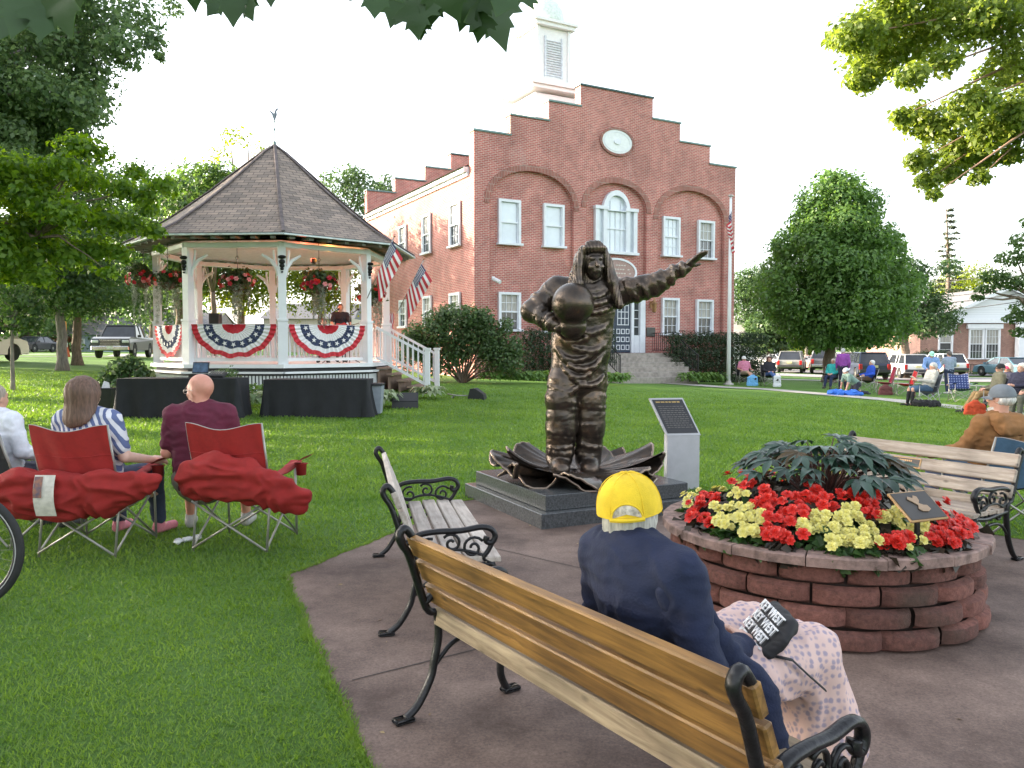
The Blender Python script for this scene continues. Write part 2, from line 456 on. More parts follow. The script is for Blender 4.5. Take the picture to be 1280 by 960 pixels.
def woodmat(name, c1, c2, rough=.6, coords='Object', sc=(1.2, 14, 14)):
    if name in MATS: return MATS[name]
    m, nt, b, out = _new(name); MATS[name] = m
    tc = N(nt, 'ShaderNodeTexCoord'); mp = N(nt, 'ShaderNodeMapping'); mp.inputs['Scale'].default_value = sc
    nt.links.new(tc.outputs[coords], mp.inputs[0])
    nz = N(nt, 'ShaderNodeTexNoise', Scale=2.2, Detail=8.0, Roughness=.65, Distortion=.6); nt.links.new(mp.outputs[0], nz.inputs['Vector'])
    rp = N(nt, 'ShaderNodeValToRGB'); e = rp.color_ramp.elements; e[0].position = .3; e[1].position = .68; e[0].color = c4(c1); e[1].color = c4(c2)
    nt.links.new(nz.outputs['Fac'], rp.inputs[0])
    n2 = N(nt, 'ShaderNodeTexNoise', Scale=3.0, Detail=3.0); nt.links.new(tc.outputs[coords], n2.inputs['Vector'])
    mr = N(nt, 'ShaderNodeMapRange'); mr.inputs['From Min'].default_value = .3; mr.inputs['From Max'].default_value = .7; mr.inputs['To Min'].default_value = .65; mr.inputs['To Max'].default_value = 1.2
    nt.links.new(n2.outputs['Fac'], mr.inputs['Value'])
    vm = N(nt, 'ShaderNodeVectorMath', operation='SCALE'); nt.links.new(rp.outputs[0], vm.inputs[0]); nt.links.new(mr.outputs[0], vm.inputs['Scale'])
    # knots
    vo = N(nt, 'ShaderNodeTexVoronoi', Scale=1.0); m2 = N(nt, 'ShaderNodeMapping'); m2.inputs['Scale'].default_value = (4, 9, 9)
    nt.links.new(tc.outputs[coords], m2.inputs[0]); nt.links.new(m2.outputs[0], vo.inputs['Vector'])
    m3 = N(nt, 'ShaderNodeMapRange'); m3.inputs['From Min'].default_value = .05; m3.inputs['From Max'].default_value = .13; m3.inputs['To Min'].default_value = .35; m3.inputs['To Max'].default_value = 1
    nt.links.new(vo.outputs['Distance'], m3.inputs['Value'])
    v2 = N(nt, 'ShaderNodeVectorMath', operation='SCALE'); nt.links.new(vm.outputs[0], v2.inputs[0]); nt.links.new(m3.outputs[0], v2.inputs['Scale'])
    nt.links.new(v2.outputs[0], b.inputs['Base Color']); b.inputs['Roughness'].default_value = rough
    bp = N(nt, 'ShaderNodeBump', Strength=.3, Distance=.004); nt.links.new(nz.outputs['Fac'], bp.inputs['Height']); nt.links.new(bp.outputs[0], b.inputs['Normal'])
    return m
WOODY = woodmat('varnished_slat', (.09, .042, .013), (.36, .19, .05), .5)
WOODG = woodmat('weathered_slat', (.32, .27, .23), (.58, .52, .46), .75)
WOODM = woodmat('worn_slat', (.22, .17, .13), (.46, .39, .32), .75)
SKIN = M('skin', (.55, .3, .22), .55, var=.08, scale=12)
SKIN2 = M('pale_skin', (.6, .38, .3), .55, var=.08, scale=12)
def shingle():
    m, nt, b, out = _new('roof_shingles')
    tc = N(nt, 'ShaderNodeTexCoord'); mp = N(nt, 'ShaderNodeMapping'); nt.links.new(tc.outputs['UV'], mp.inputs[0])
    br = N(nt, 'ShaderNodeTexBrick'); br.inputs['Scale'].default_value = 1; br.inputs['Brick Width'].default_value = .3; br.inputs['Row Height'].default_value = .14; br.inputs['Mortar Size'].default_value = .008
    br.inputs['Color1'].default_value = (.31, .245, .2, 1); br.inputs['Color2'].default_value = (.18, .15, .13, 1); br.inputs['Mortar'].default_value = (.04, .035, .035, 1)
    nt.links.new(mp.outputs[0], br.inputs['Vector'])
    nz = N(nt, 'ShaderNodeTexNoise', Scale=2.0, Detail=5.0); nt.links.new(tc.outputs['Object'], nz.inputs['Vector'])
    mr = N(nt, 'ShaderNodeMapRange'); mr.inputs['To Min'].default_value = .6; mr.inputs['To Max'].default_value = 1.4; nt.links.new(nz.outputs['Fac'], mr.inputs['Value'])
    vm = N(nt, 'ShaderNodeVectorMath', operation='SCALE'); nt.links.new(br.outputs['Color'], vm.inputs[0]); nt.links.new(mr.outputs[0], vm.inputs['Scale'])
    nt.links.new(vm.outputs[0], b.inputs['Base Color']); b.inputs['Roughness'].default_value = .9
    bp = N(nt, 'ShaderNodeBump', Strength=.6, Distance=.01); bp.invert = True; nt.links.new(br.outputs['Fac'], bp.inputs['Height']); nt.links.new(bp.outputs[0], b.inputs['Normal'])
    return m
SHINGLE = shingle()
def lawnmat():
    m, nt, b, out = _new('lawn_grass')
    tc = N(nt, 'ShaderNodeTexCoord'); last = None
    cols = [(.08, .17, .03), (.14, .265, .05)]
    nz = N(nt, 'ShaderNodeTexNoise', Scale=.5, Detail=8.0, Roughness=.7); nt.links.new(tc.outputs['Object'], nz.inputs['Vector'])
    rp = N(nt, 'ShaderNodeValToRGB'); e = rp.color_ramp.elements; e[0].position = .35; e[1].position = .65; e[0].color = c4(cols[0]); e[1].color = c4(cols[1])
    nt.links.new(nz.outputs['Fac'], rp.inputs[0])
    n2 = N(nt, 'ShaderNodeTexNoise', Scale=40.0, Detail=6.0, Roughness=.75); nt.links.new(tc.outputs['Object'], n2.inputs['Vector'])
    mr = N(nt, 'ShaderNodeMapRange'); mr.inputs['From Min'].default_value = .3; mr.inputs['From Max'].default_value = .7; mr.inputs['To Min'].default_value = .55; mr.inputs['To Max'].default_value = 1.4
    nt.links.new(n2.outputs['Fac'], mr.inputs['Value'])
    vm = N(nt, 'ShaderNodeVectorMath', operation='SCALE'); nt.links.new(rp.outputs[0], vm.inputs[0]); nt.links.new(mr.outputs[0], vm.inputs['Scale'])
    nt.links.new(vm.outputs[0], b.inputs['Base Color']); b.inputs['Roughness'].default_value = .8; b.inputs['Specular IOR Level'].default_value = .2
    bp = N(nt, 'ShaderNodeBump', Strength=1.0, Distance=.03); nt.links.new(n2.outputs['Fac'], bp.inputs['Height']); nt.links.new(bp.outputs[0], b.inputs['Normal'])
    return m
LAWN = lawnmat()
def pavemat():
    m, nt, b, out = _new('stained_paving')
    tc = N(nt, 'ShaderNodeTexCoord')
    n1 = N(nt, 'ShaderNodeTexNoise', Scale=1.3, Detail=9.0, Roughness=.7); n2 = N(nt, 'ShaderNodeTexNoise', Scale=70.0, Detail=5.0, Roughness=.8); n3 = N(nt, 'ShaderNodeTexVoronoi', Scale=25.0)
    for n in (n1, n2, n3): nt.links.new(tc.outputs['Object'], n.inputs['Vector'])
    rp = N(nt, 'ShaderNodeValToRGB'); e = rp.color_ramp.elements; e[0].position = .36; e[1].position = .66; e[0].color = (.07, .043, .033, 1); e[1].color = (.21, .148, .12, 1)
    nt.links.new(n1.outputs['Fac'], rp.inputs[0])
    mr = N(nt, 'ShaderNodeMapRange'); mr.inputs['From Min'].default_value = .3; mr.inputs['From Max'].default_value = .7; mr.inputs['To Min'].default_value = .55; mr.inputs['To Max'].default_value = 1.45
    nt.links.new(n2.outputs['Fac'], mr.inputs['Value'])
    vm = N(nt, 'ShaderNodeVectorMath', operation='SCALE'); nt.links.new(rp.outputs[0], vm.inputs[0]); nt.links.new(mr.outputs[0], vm.inputs['Scale'])
    m3 = N(nt, 'ShaderNodeMapRange'); m3.inputs['From Min'].default_value = .03; m3.inputs['From Max'].default_value = .07; m3.inputs['To Min'].default_value = .55; m3.inputs['To Max'].default_value = 0
    nt.links.new(n3.outputs['Distance'], m3.inputs['Value'])
    mx = N(nt, 'ShaderNodeMixRGB'); nt.links.new(m3.outputs[0], mx.inputs[0]); nt.links.new(vm.outputs[0], mx.inputs[1]); mx.inputs[2].default_value = (.32, .27, .24, 1)
    nt.links.new(mx.outputs[0], b.inputs['Base Color']); b.inputs['Roughness'].default_value = .75
    bp = N(nt, 'ShaderNodeBump', Strength=.35, Distance=.004); nt.links.new(n2.outputs['Fac'], bp.inputs['Height']); nt.links.new(bp.outputs[0], b.inputs['Normal'])
    return m
PAVE = pavemat()
CONC = M('concrete', (.42, .4, .37), .85, var=.15, scale=6, bump=.2, bscale=60)
STEPC = M('step_concrete', (.3, .27, .24), .85, var=.25, scale=5, bump=.2, bscale=60)
ASPH = M('asphalt', (.3, .29, .29), .85, var=.15, scale=3, bump=.2, bscale=80)
# ------------------------------------------------------------------ ground, plaza, paths
xs = sorted(set([-400, -250, -150, -100, -70, -50]+list(np.arange(-40, 41, 1.0))+[50, 70, 100, 150, 250, 400]))
ys = sorted(set([-60, -30, -15, -5]+list(np.arange(0, 60, 1.0))+[65, 75, 90, 120, 160, 220, 320, 600]))
gv = [(x, y, H(x, y)) for y in ys for x in xs]; w = len(xs)
gf = [(j*w+i, j*w+i+1, (j+1)*w+i+1, (j+1)*w+i) for j in range(len(ys)-1) for i in range(w-1)]
struct(meshobj('lawn', gv, gf, LAWN, smooth=True))
PLZ = [ground(u, v) for u, v in ((520, 990), (357, 722), (500, 664), (570, 628))]
PLZ = [(p.x, p.y) for p in PLZ]
PLZ[0] = (-.30, 2.35)
PLZ = [(-.05, 1.2)]+PLZ+[(.9, 8.95), (2.35, 8.3), (3.95, 6.75), (4.35, 6.3), (4.9, 4.2), (4.4, 1.2), (2.5, .3)]
struct(obj('plaza_paving', MB().poly(PLZ, f=lambda a, b, d: (a, b, d), d0=.012, d1=-.05), PAVE))
# saw-cut joints as narrow dark strips let into the paving
jm = M('joint', (.035, .03, .028), .9)
mb = MB()
def strip(mb, a, b, w, z):
    a = Vector(a); b = Vector(b); d = (b-a).normalized(); n = Vector((-d.y, d.x, 0))*w/2
    mb.add([a-n, b-n, b+n, a+n], [(0, 1, 2, 3)])
def jp(u, v): p = ath(u, v, .015); return p
for a, b in (((560, 672), (735, 712)), ((440, 850), (640, 800)), ((640, 800), (900, 770)), ((735, 712), (850, 706))):
    strip(mb, jp(*a), jp(*b), .008, 0)
struct(obj('paving_joints', mb, jm))
def ribbon(name, pts, w, m, dz=.008, thick=.05):
    mb = MB(); L = []
    for i, p in enumerate(pts):
        d = Vector(pts[min(i+1, len(pts)-1)])-Vector(pts[max(i-1, 0)]); d.z = 0; d.normalize(); n = Vector((-d.y, d.x, 0))
        for s in (-1, 1):
            q = Vector(p)+n*s*w/2; L.append((q.x, q.y, H(q.x, q.y)+dz))
    for i in range(len(pts)-1): mb.f.append((2*i, 2*i+2, 2*i+3, 2*i+1))
    mb.v = L; return obj(name, mb, m)
def dens(pts, n=8):
    out = []
    for i in range(len(pts)-1):
        for k in range(n):
            out.append(Vector(pts[i]).lerp(Vector(pts[i+1]), k/n))
    return out+[Vector(pts[-1])]
pth = [ground(820, 478), ground(900, 484), ground(960, 487), ground(1040, 494), ground(1120, 501), ground(1200, 510), ground(1330, 524)]
struct(ribbon('sidewalk', dens(pth), 1.25, CONC, .02))
struct(ribbon('path', dens([gp(5, 40), gp(16, 43.5), gp(30, 42), gp(45, 41)]), 1.3, CONC, .02))
struct(ribbon('street', dens([gp(9, 58), gp(20, 54), gp(35, 52.5), gp(60, 52)]), 7.5, ASPH, .02))
struct(ribbon('parking_lot', dens([gp(9, 69.5), gp(60, 65)]), 15, ASPH, .035))
struct(ribbon('side_street', dens([gp(-34, 33), gp(-30, 43), gp(-27, 52), gp(-12, 60), gp(-4, 62)]), 8, ASPH, .02))
# kerb on the near side of the street
struct(ribbon('kerb', dens([gp(9, 53.6), gp(20, 49.8), gp(35, 48.4), gp(60, 47.9)]), .35, M('kerb_stone', (.5, .48, .45), .8), .12))
# ------------------------------------------------------------------ blades of grass near the camera
def inplz(x, y):
    c = np.zeros(x.shape, bool); n = len(PLZ)
    for i in range(n):
        x1, y1 = PLZ[i]; x2, y2 = PLZ[(i+1) % n]
        k = ((y1 > y) != (y2 > y)) & (x < (x2-x1)*(y-y1)/((y2-y1) or 1e-9)+x1); c ^= k
    return c
EDS = 1 if sum(PLZ[i][0]*PLZ[(i+1) % len(PLZ)][1]-PLZ[(i+1) % len(PLZ)][0]*PLZ[i][1] for i in range(len(PLZ))) < 0 else -1
EDS = -EDS
NB = 420000
y = 1.6+27*RNG.random(NB)**1.9; x = (RNG.random(NB)*2-1)*(.70*y+.3)
k = ~inplz(x, y) & ~((np.abs(x-.62) < .9) & (np.abs(y-8.08) < .9)); x = x[k]; y = y[k]; n = len(x)
ss = np.clip((y-9)/17, 0, 1); ss = ss*ss*(3-2*ss); z = ss*(.27-.031*x)
patch = np.sin(x*1.7+y)*np.sin(y*1.1-x*.6)*.5+.5
hgt = (.016+.022*RNG.random(n))*(.75+.5*patch)*np.clip(y/6, .8, 1.5)*np.clip((29-y)/9, .15, 1); wd = .0022*np.clip(y/3, .9, 4.5)*(1+RNG.random(n))
a = RNG.random(n)*6.283; lean = RNG.normal(size=(n, 2))*.5
ex, ey = [], []
for i in range(len(PLZ)):
    a_, b_ = Vector(PLZ[i]), Vector(PLZ[(i+1) % len(PLZ)]); nn_ = int((b_-a_).length*1600)
    tt = RNG.random(nn_); off = np.abs(RNG.normal(size=nn_))*.02-.012; d_ = (b_-a_).normalized()
    wob = .010*np.sin(tt*(b_-a_).length*9+i)+.006*np.sin(tt*(b_-a_).length*31)
    ex.append(a_.x+(b_.x-a_.x)*tt+(d_.y*-1)*(off+wob)*-1*EDS); ey.append(a_.y+(b_.y-a_.y)*tt+d_.x*(off+wob)*-1*EDS)
ex, ey = np.concatenate(ex), np.concatenate(ey); k = (ey > 1.4)
x = np.concatenate([x, ex[k]]); y = np.concatenate([y, ey[k]]); z = np.concatenate([z, 0*ex[k]]); m_ = int(k.sum()); n = len(x)
hgt = np.concatenate([hgt, .012+.022*RNG.random(m_)]); wd = np.concatenate([wd, .0026*(1+RNG.random(m_))])
a = RNG.random(n)*6.283; lean = RNG.normal(size=(n, 2))*.6
B = np.stack([x, y, z], 1); t = np.stack([np.cos(a), np.sin(a), 0*a], 1)*wd[:, None]
tip = B+np.stack([lean[:, 0]*hgt, lean[:, 1]*hgt, hgt], 1)
V = np.stack([B-t, B+t, tip], 1).reshape(-1, 3)
g = npmesh('grass', V, np.arange(3*n).reshape(-1, 3), leafmat('grass_blades', (.065, .155, .025), (.21, .33, .06), .4, .5, patch=.9))
tag(g, 'short green grass blades covering the near lawn', 'grass', kind='stuff')
lt_ = MB()
for _ in range(150):
    px_, py_ = RNG.uniform(-1.2, 4.4), RNG.uniform(1.6, 8)
    if not inplz(np.array([px_]), np.array([py_]))[0]: continue
    s_ = RNG.uniform(.006, .02); a_ = RNG.uniform(0, 6.3); u_ = Vector((math.cos(a_), math.sin(a_), 0))*s_; w_ = Vector((-u_.y, u_.x, 0))*.5; c_ = Vector((px_, py_, .015))
    lt_.add([c_-u_, c_+w_+Vector((0, 0, .004)), c_+u_, c_-w_], [(0, 1, 2, 3)])
tag(obj('leaf_litter', lt_, leafmat('litter', (.12, .07, .03), (.3, .22, .1), .1)), 'tiny dry leaf scraps and grit scattered over the paving', 'litter', kind='stuff')
# ------------------------------------------------------------------ sky and sun
SUN_EL, SUN_DIR = 15.0, Vector((-.97, .24, 0)).normalized()
wd_ = bpy.data.worlds.new('World'); SC.world = wd_; wd_.use_nodes = True; nt = wd_.node_tree
bg = nt.nodes['Background']; sk = nt.nodes.new('ShaderNodeTexSky'); sk.sky_type = 'NISHITA'; sk.sun_disc = False
sk.sun_elevation = R_(SUN_EL); sk.sun_rotation = math.atan2(SUN_DIR.x, SUN_DIR.y); sk.air_density = 1.0; sk.dust_density = 2.5; sk.ozone_density = 1.0
hs = nt.nodes.new('ShaderNodeHueSaturation'); hs.inputs['Saturation'].default_value = .38; hs.inputs['Value'].default_value = 1.15
nt.links.new(sk.outputs[0], hs.inputs['Color']); nt.links.new(hs.outputs[0], bg.inputs['Color']); bg.inputs['Strength'].default_value = .15
sl = bpy.data.lights.new('Sun', 'SUN'); sl.energy = 4.0; sl.angle = R_(.6); sl.color = (1, .82, .6)
so = bpy.data.objects.new('Sun', sl); COL.objects.link(so)
sv = Vector((SUN_DIR.x*math.cos(R_(SUN_EL)), SUN_DIR.y*math.cos(R_(SUN_EL)), math.sin(R_(SUN_EL))))
so.rotation_euler = sv.to_track_quat('Z', 'Y').to_euler(); so.location = sv*50
cam = bpy.data.cameras.new('Camera'); co = bpy.data.objects.new('Camera', cam); COL.objects.link(co); SC.camera = co
co.location = (0, 0, EYE); co.rotation_euler = (math.pi/2-PITCH, 0, 0); cam.sensor_width = 36; cam.lens = 36*F/1280; cam.clip_end = 2000; cam.clip_start = .05
vs = SC.view_settings; vs.view_transform = 'Standard'; vs.look = 'None'; vs.exposure = 2.15; vs.gamma = 1; vs.use_curve_mapping = False
SC.cycles.max_bounces = 6; SC.cycles.diffuse_bounces = 3; SC.cycles.transparent_max_bounces = 4; SC.cycles.use_denoising = True
# ------------------------------------------------------------------ town hall
HX, HY = Vector((.88, .475, 0)).normalized(), Vector((-.475, .88, 0)).normalized()
HO = Vector((-1.53, 32, .15)); HA = math.atan2(HX.y, HX.x)
def fac(u, v, off=0):
    r = ray(u, v); o = HO+HY*off-Vector((0, 0, EYE)); k = o.dot(HY)/r.dot(HY); p = r*k-o; return p.dot(HX), p.z
def sid(u, v):
    r = ray(u, v); o = HO-Vector((0, 0, EYE)); k = o.dot(HX)/r.dot(HX); p = r*k-o; return p.dot(HY), p.z
hall = thing('town_hall', 'two storey red brick hall with stepped gable, arched recesses and white cupola', 'building', HO, HA)
W_ = 14.15; D_ = 14.2
lv = [fac(593, 163)[1], fac(638, 144)[1], fac(686, 126.6)[1], fac(726, 106.5)[1]]
tx = [0, fac(638, 150)[0], fac(686, 130)[0], fac(726, 110)[0]]
half = W_/2
def steps_outline(w, lv, tx):
    L = [(0, lv[0])]
    for i in (1, 2, 3): L += [(tx[i], lv[i-1]), (tx[i], lv[i])]
    R = [(w-a, b) for a, b in L][::-1]
    return L+R
arches = []
for ul, ur, vt in ((612, 717, 214), (735, 806, 229), (821.5, 904, 241)):
    a = fac(ul, 300)[0]; b = fac(ur, 300)[0]; arches.append([a, b, fac((ul+ur)/2, vt)[1]])
arches[1][0] = half-(arches[1][1]-arches[1][0])/2-.1; arches[1][1] = 2*half-arches[1][0]
wl = arches[0][1]-arches[0][0]; arches[2][0] = W_-arches[0][1]; arches[2][1] = W_-arches[0][0]
arches[2][2] = arches[0][2]
def arcpts(a, b, top, n=18, rise=None):
    c = (a+b)/2; r = (b-a)/2; rise = rise or r*.72
    return [(c-r*math.cos(math.pi*i/n), top-rise+rise*math.sin(math.pi*i/n)**.9) for i in range(n+1)]
out = [(0, -.3)]
for a, b, t in arches: out += [(a, -.3)]+arcpts(a, b, t)+[(b, -.3)]
out += [(W_, -.3)]+steps_outline(W_, lv, tx)[::-1]
obj('wall', MB().poly(out, f=lambda a, b, d: (a, d, b), d0=0, d1=.16), BRICK, hall)
mb = MB()
mb.box((half, .33, 4.6), (W_-.02, .3, 9.8))
mb.poly([(.01, 9), *[(a, b-.01) for a, b in steps_outline(W_-.02, lv, tx)], (W_-.02, 9)], f=lambda a, b, d: (a, d, b), d0=.155, d1=.45)
mb.poly([(.01, 8), *[(a, b-.01) for a, b in steps_outline(W_-.02, lv, tx)], (W_-.02, 8)], f=lambda a, b, d: (a, d, b), d0=D_-.4, d1=D_)
EV = sid(590, 205)[1]
mb.box((.2, D_/2, EV/2-.2), (.4, D_-.3, EV+.4)); mb.box((W_-.2, D_/2, EV/2-.2), (.4, D_-.3, EV+.4)); mb.box((half, D_-.2, EV/2-.2), (W_-.9, .4, EV+.4))
obj('wall', mb, BRICK, hall)
ARCHB = brickmat('arch_brick', (.33, .1, .075), (.24, .065, .05), (.38, .28, .24), bw=.072, bh=.3)
mb = MB()
for a, b, t in arches:
    P_ = arcpts(a, b, t); c = (a+b)/2
    for off0, off1, yy in ((-.0, .26, -.035),):
        for i in range(len(P_)-1):
            q = []
            for (x, z) in (P_[i], P_[i+1]):
                zc = t-(b-a)/2*.72; d = Vector((x-c, z-zc)); d = d.normalized() if d.length > .01 else Vector((0, 1))
                q.append(((x+d.x*off0), z+d.y*off0)); q.append((x+d.x*off1, z+d.y*off1))
            vs = [(q[0][0], yy, q[0][1]), (q[1][0], yy, q[1][1]), (q[3][0], yy, q[3][1]), (q[2][0], yy, q[2][1])]
            vs += [(p[0], .02, p[2]) for p in vs]
            mb.add(vs, [(0, 1, 2, 3), (0, 3, 7, 4), (1, 5, 6, 2)])
obj('arch_moulding', mb, ARCHB, hall)
cop = M('green_coping', (.16, .25, .24), .6, var=.2)
so_ = steps_outline(W_, lv, tx)
for y0 in (.22, D_-.2):
    mb = MB()
    for i in range(len(so_)-1):
        (a, z), (b, z2) = so_[i], so_[i+1]
        if abs(z-z2) < .01 and abs(a-b) > .1: mb.box(((a+b)/2, y0, z+.04), (abs(b-a)+.08, .56, .07))
    mb.box((half, y0, lv[3]+.04), (W_-2*tx[3]+.08, .56, .07))
    obj('coping', mb, cop, hall)
# roof
mb = MB(); rz = lv[3]-1.1
mb.add([(-.35, .5, EV-.1), (half, .5, rz), (half, D_-.45, rz), (-.35, D_-.45, EV-.1)], [(0, 1, 2, 3)])
mb.add([(W_+.35, .5, EV-.1), (half, .5, rz), (half, D_-.45, rz), (W_+.35, D_-.45, EV-.1)], [(3, 2, 1, 0)])
obj('roof', mb, M('slate_roof', (.12, .11, .11), .8, var=.3, scale=10), hall)
obj('cornice', MB().box((-.12, D_/2, EV-.16), (.26, D_-1.0, .2)).box((-.04, D_/2, EV-.34), (.1, D_-1.0, .16)), WHITE2, hall)
# windows
DARKGL = glass('dark_glass', (.05, .055, .06)); BLIND_SKY = M('blind_and_sky_sheen', (.62, .68, .74), .25, var=.12, scale=.8, coat=.6)  # pale blue pane colour paints reflected sky together with white blinds
CURT = M('grey_curtain', (.32, .31, .28), .5, var=.35, scale=3, stretch=(8, 8, .6), coat=.5)
def window(par, c, z0, z1, w, kind='dark', side=False, cols=3, rows=2, depth=.17, mt=WHITE2):
    """double-hung sash; local x along the wall, or y when side"""
    S = (lambda x, y, z: (-y+.16 if False else (y-.2), x, z)) if side else (lambda x, y, z: (x, y, z))
    def bx(mb, x, y, z, sx, sy, sz):
        if side: mb.box((y-depth-.022, x, z), (sy*.5, sx, sz))
        else: mb.box((x, y, z), (sx, sy, sz))
    f = MB(); h = z1-z0; y0 = depth-.05; fw = .11
    for s in (-1, 1): bx(f, c+s*(w/2-fw/2), y0, (z0+z1)/2, fw, .16, h)
    bx(f, c, y0, z1-fw/2, w-2*fw, .16, fw); bx(f, c, y0-.05, z0+.04, w+.14, .26, .09)
    zm = (z0+z1)/2; bx(f, c, y0+.01, zm, w-2*fw, .1, .06)
    for s in (-1, 1): bx(f, c+s*(w/2-fw-.02), y0+.02, zm, .04, .08, h-2*fw)
    if cols:
        for k in range(1, cols): bx(f, c-w/2+fw+(w-2*fw)*k/cols, y0+.035, zm, .022, .03, h-2*fw)
        for hf in (0, 1):
            for k in range(1, rows): bx(f, c, y0+.036, z0+fw/2+hf*(h-fw)/2+(h-fw)/2*k/rows, w-2*fw, .025, .022)
    fr = obj('window', f, mt, par)
    p = MB(); bx(p, c, y0+.055, z0+h*.25+.03, w-2*fw, .02, h*.5-.08)
    q = MB(); bx(q, c, y0+.056, z0+h*.75-.03, w-2*fw, .02, h*.5-.08)
    obj('pane', p, {'dark': DARKGL, 'blind_sky': BLIND_SKY, 'mix': BLIND_SKY}[kind] if kind != 'low' else BLIND_SKY, fr)
    obj('pane', q, {'dark': CURT, 'blind_sky': BLIND_SKY, 'mix': CURT, 'low': BLIND_SKY}[kind], fr)
    return fr
for u0, u1, v0, v1, kd, co_, ro in ((623, 650.6, 248, 305.5, 'blind_sky', 0, 0), (679.4, 705, 254, 309, 'blind_sky', 0, 0), (828.7, 850, 270, 320.5, 'blind_sky', 3, 2), (872.6, 893, 275, 324, 'dark', 3, 2),
                                (623, 650.6, 364.6, 414, 'dark', 3, 2), (679.4, 705, 367, 416, 'dark', 3, 2), (827.5, 849, 372, 419, 'dark', 3, 2), (870.5, 891.5, 374, 420, 'dark', 3, 2)):
    a, z1 = fac(u0, v0, .1); b, _ = fac(u1, v0, .1); _, z0 = fac(u0, v1, .1)
    window(hall, (a+b)/2, z0, z1, b-a, kd, cols=co_, rows=ro)
for u, v0, v1, wd_s in ((570, 253, 309, 1.1), (534.5, 268, 318, 1.0), (504.5, 282, 325, 1.0), (570, 366, 405, 1.1), (535.5, 370, 408, 1.0), (505, 375, 410, 1.0)):
    s_, z1 = sid(u, v0); _, z0 = sid(u, v1)
    window(hall, s_, z0, z1, wd_s, 'dark', side=True, cols=3, rows=2, depth=.1)
# venetian window
mb = MB(); vc = half; a, zt = fac(617+0, 0)[0], 0
z0 = fac(769, 315, .1)[1]; zs = fac(769, 263, .1)[1]; za = fac(769, 249, .1)[1]
vw = 2.05; y0 = .1
mb.box((vc, y0-.04, z0-.05), (vw+.35, .3, .12))
for x in (-vw/2-.02, -.62, .62, vw/2+.02): mb.box((vc+x, y0, (z0+zs)/2), (.2, .2, zs-z0))
for s in (-1, 1): mb.box((vc+s*(vw/2+.62)/2, y0-.02, zs+.06), (vw/2-.62+.3, .26, .14))
r = .56
ring = [(vc+(r+.18)*math.cos(math.pi*i/20), zs-.05+(za-zs+.1)*0+(r+.18)*1.25*math.sin(math.pi*i/20)) for i in range(21)]
hole = [(vc+r*math.cos(math.pi*i/20), zs-.02+r*1.2*math.sin(math.pi*i/20)) for i in range(21)]
mb.poly(ring, [hole], f=lambda a, b, d: (a, d, b), d0=-.02, d1=.16)
mb.box((vc, .11, (z0+zs)/2+.1), (1.1, .05, .06)); mb.box((vc, .12, (z0+zs)/2), (.03, .04, zs-z0))
for x in (-.28, .28): mb.box((vc+x, .121, (z0+zs)/2+.2), (.02, .03, zs-z0+.4))
vn = obj('window', mb, WHITE2, hall, label='tall arched centre window with narrow side panes')
mb = MB(); mb.box((vc, .147, (z0+zs)/2), (vw, .02, zs-z0)); mb.poly(hole, f=lambda a, b, d: (a, d, b), d0=.14, d1=.158)
obj('pane', mb, BLIND_SKY, vn)
# oval clock face / medallion
c0 = fac(771, 177.5); mb = MB()
def oval(cx, cz, rx, rz, n=40): return [(cx+rx*math.cos(2*math.pi*i/n), cz+rz*math.sin(2*math.pi*i/n)) for i in range(n)]
ck = obj('medallion', MB().poly(oval(c0[0], c0[1], .82, .52), f=lambda a, b, d: (a, d, b), d0=-.04, d1=.0), M('medallion_white', (.75, .78, .78), .5, var=.05), hall)
obj('medallion_rim', MB().poly(oval(c0[0], c0[1], .93, .63), [oval(c0[0], c0[1], .822, .522)], f=lambda a, b, d: (a, d, b), d0=-.07, d1=.0), ARCHB, ck)
obj('medallion_boss', MB().poly(oval(c0[0], c0[1], .18, .12, 16), f=lambda a, b, d: (a, d, b), d0=-.09, d1=-.04).poly(oval(c0[0], c0[1], .72, .44), [oval(c0[0], c0[1], .68, .41)], f=lambda a, b, d: (a, d, b), d0=-.055, d1=-.042), WHITE2, ck)
# oval sign above door
s0 = fac(771, 337, .0)
sg = obj('oval_sign', MB().poly(oval(half, s0[1]-.1, 1.12, .62), [oval(half, s0[1]-.1, 1.02, .53)], f=lambda a, b, d: (a, d, b), d0=-.03, d1=.12), WHITE2, hall)
obj('sign_face', MB().poly(oval(half, s0[1]-.1, 1.02, .53), f=lambda a, b, d: (a, d, b), d0=.0, d1=.1), M('sign_face', (.42, .3, .27), .6, var=.25, scale=20, col2=(.3, .17, .15)), sg)
mb = MB()
for r_, (n_, ww) in enumerate(((7, .1), (10, .1), (11, .1), (7, .1))):
    for k in range(n_):
        if (k*7+r_*3) % 5 == 4: continue
        mb.box((half+(k-(n_-1)/2)*.145, -.004, s0[1]-.1+.3-r_*.18), (ww, .012, .05))
obj('sign_lettering', mb, M('sign_letter', (.55, .5, .45), .6), sg)
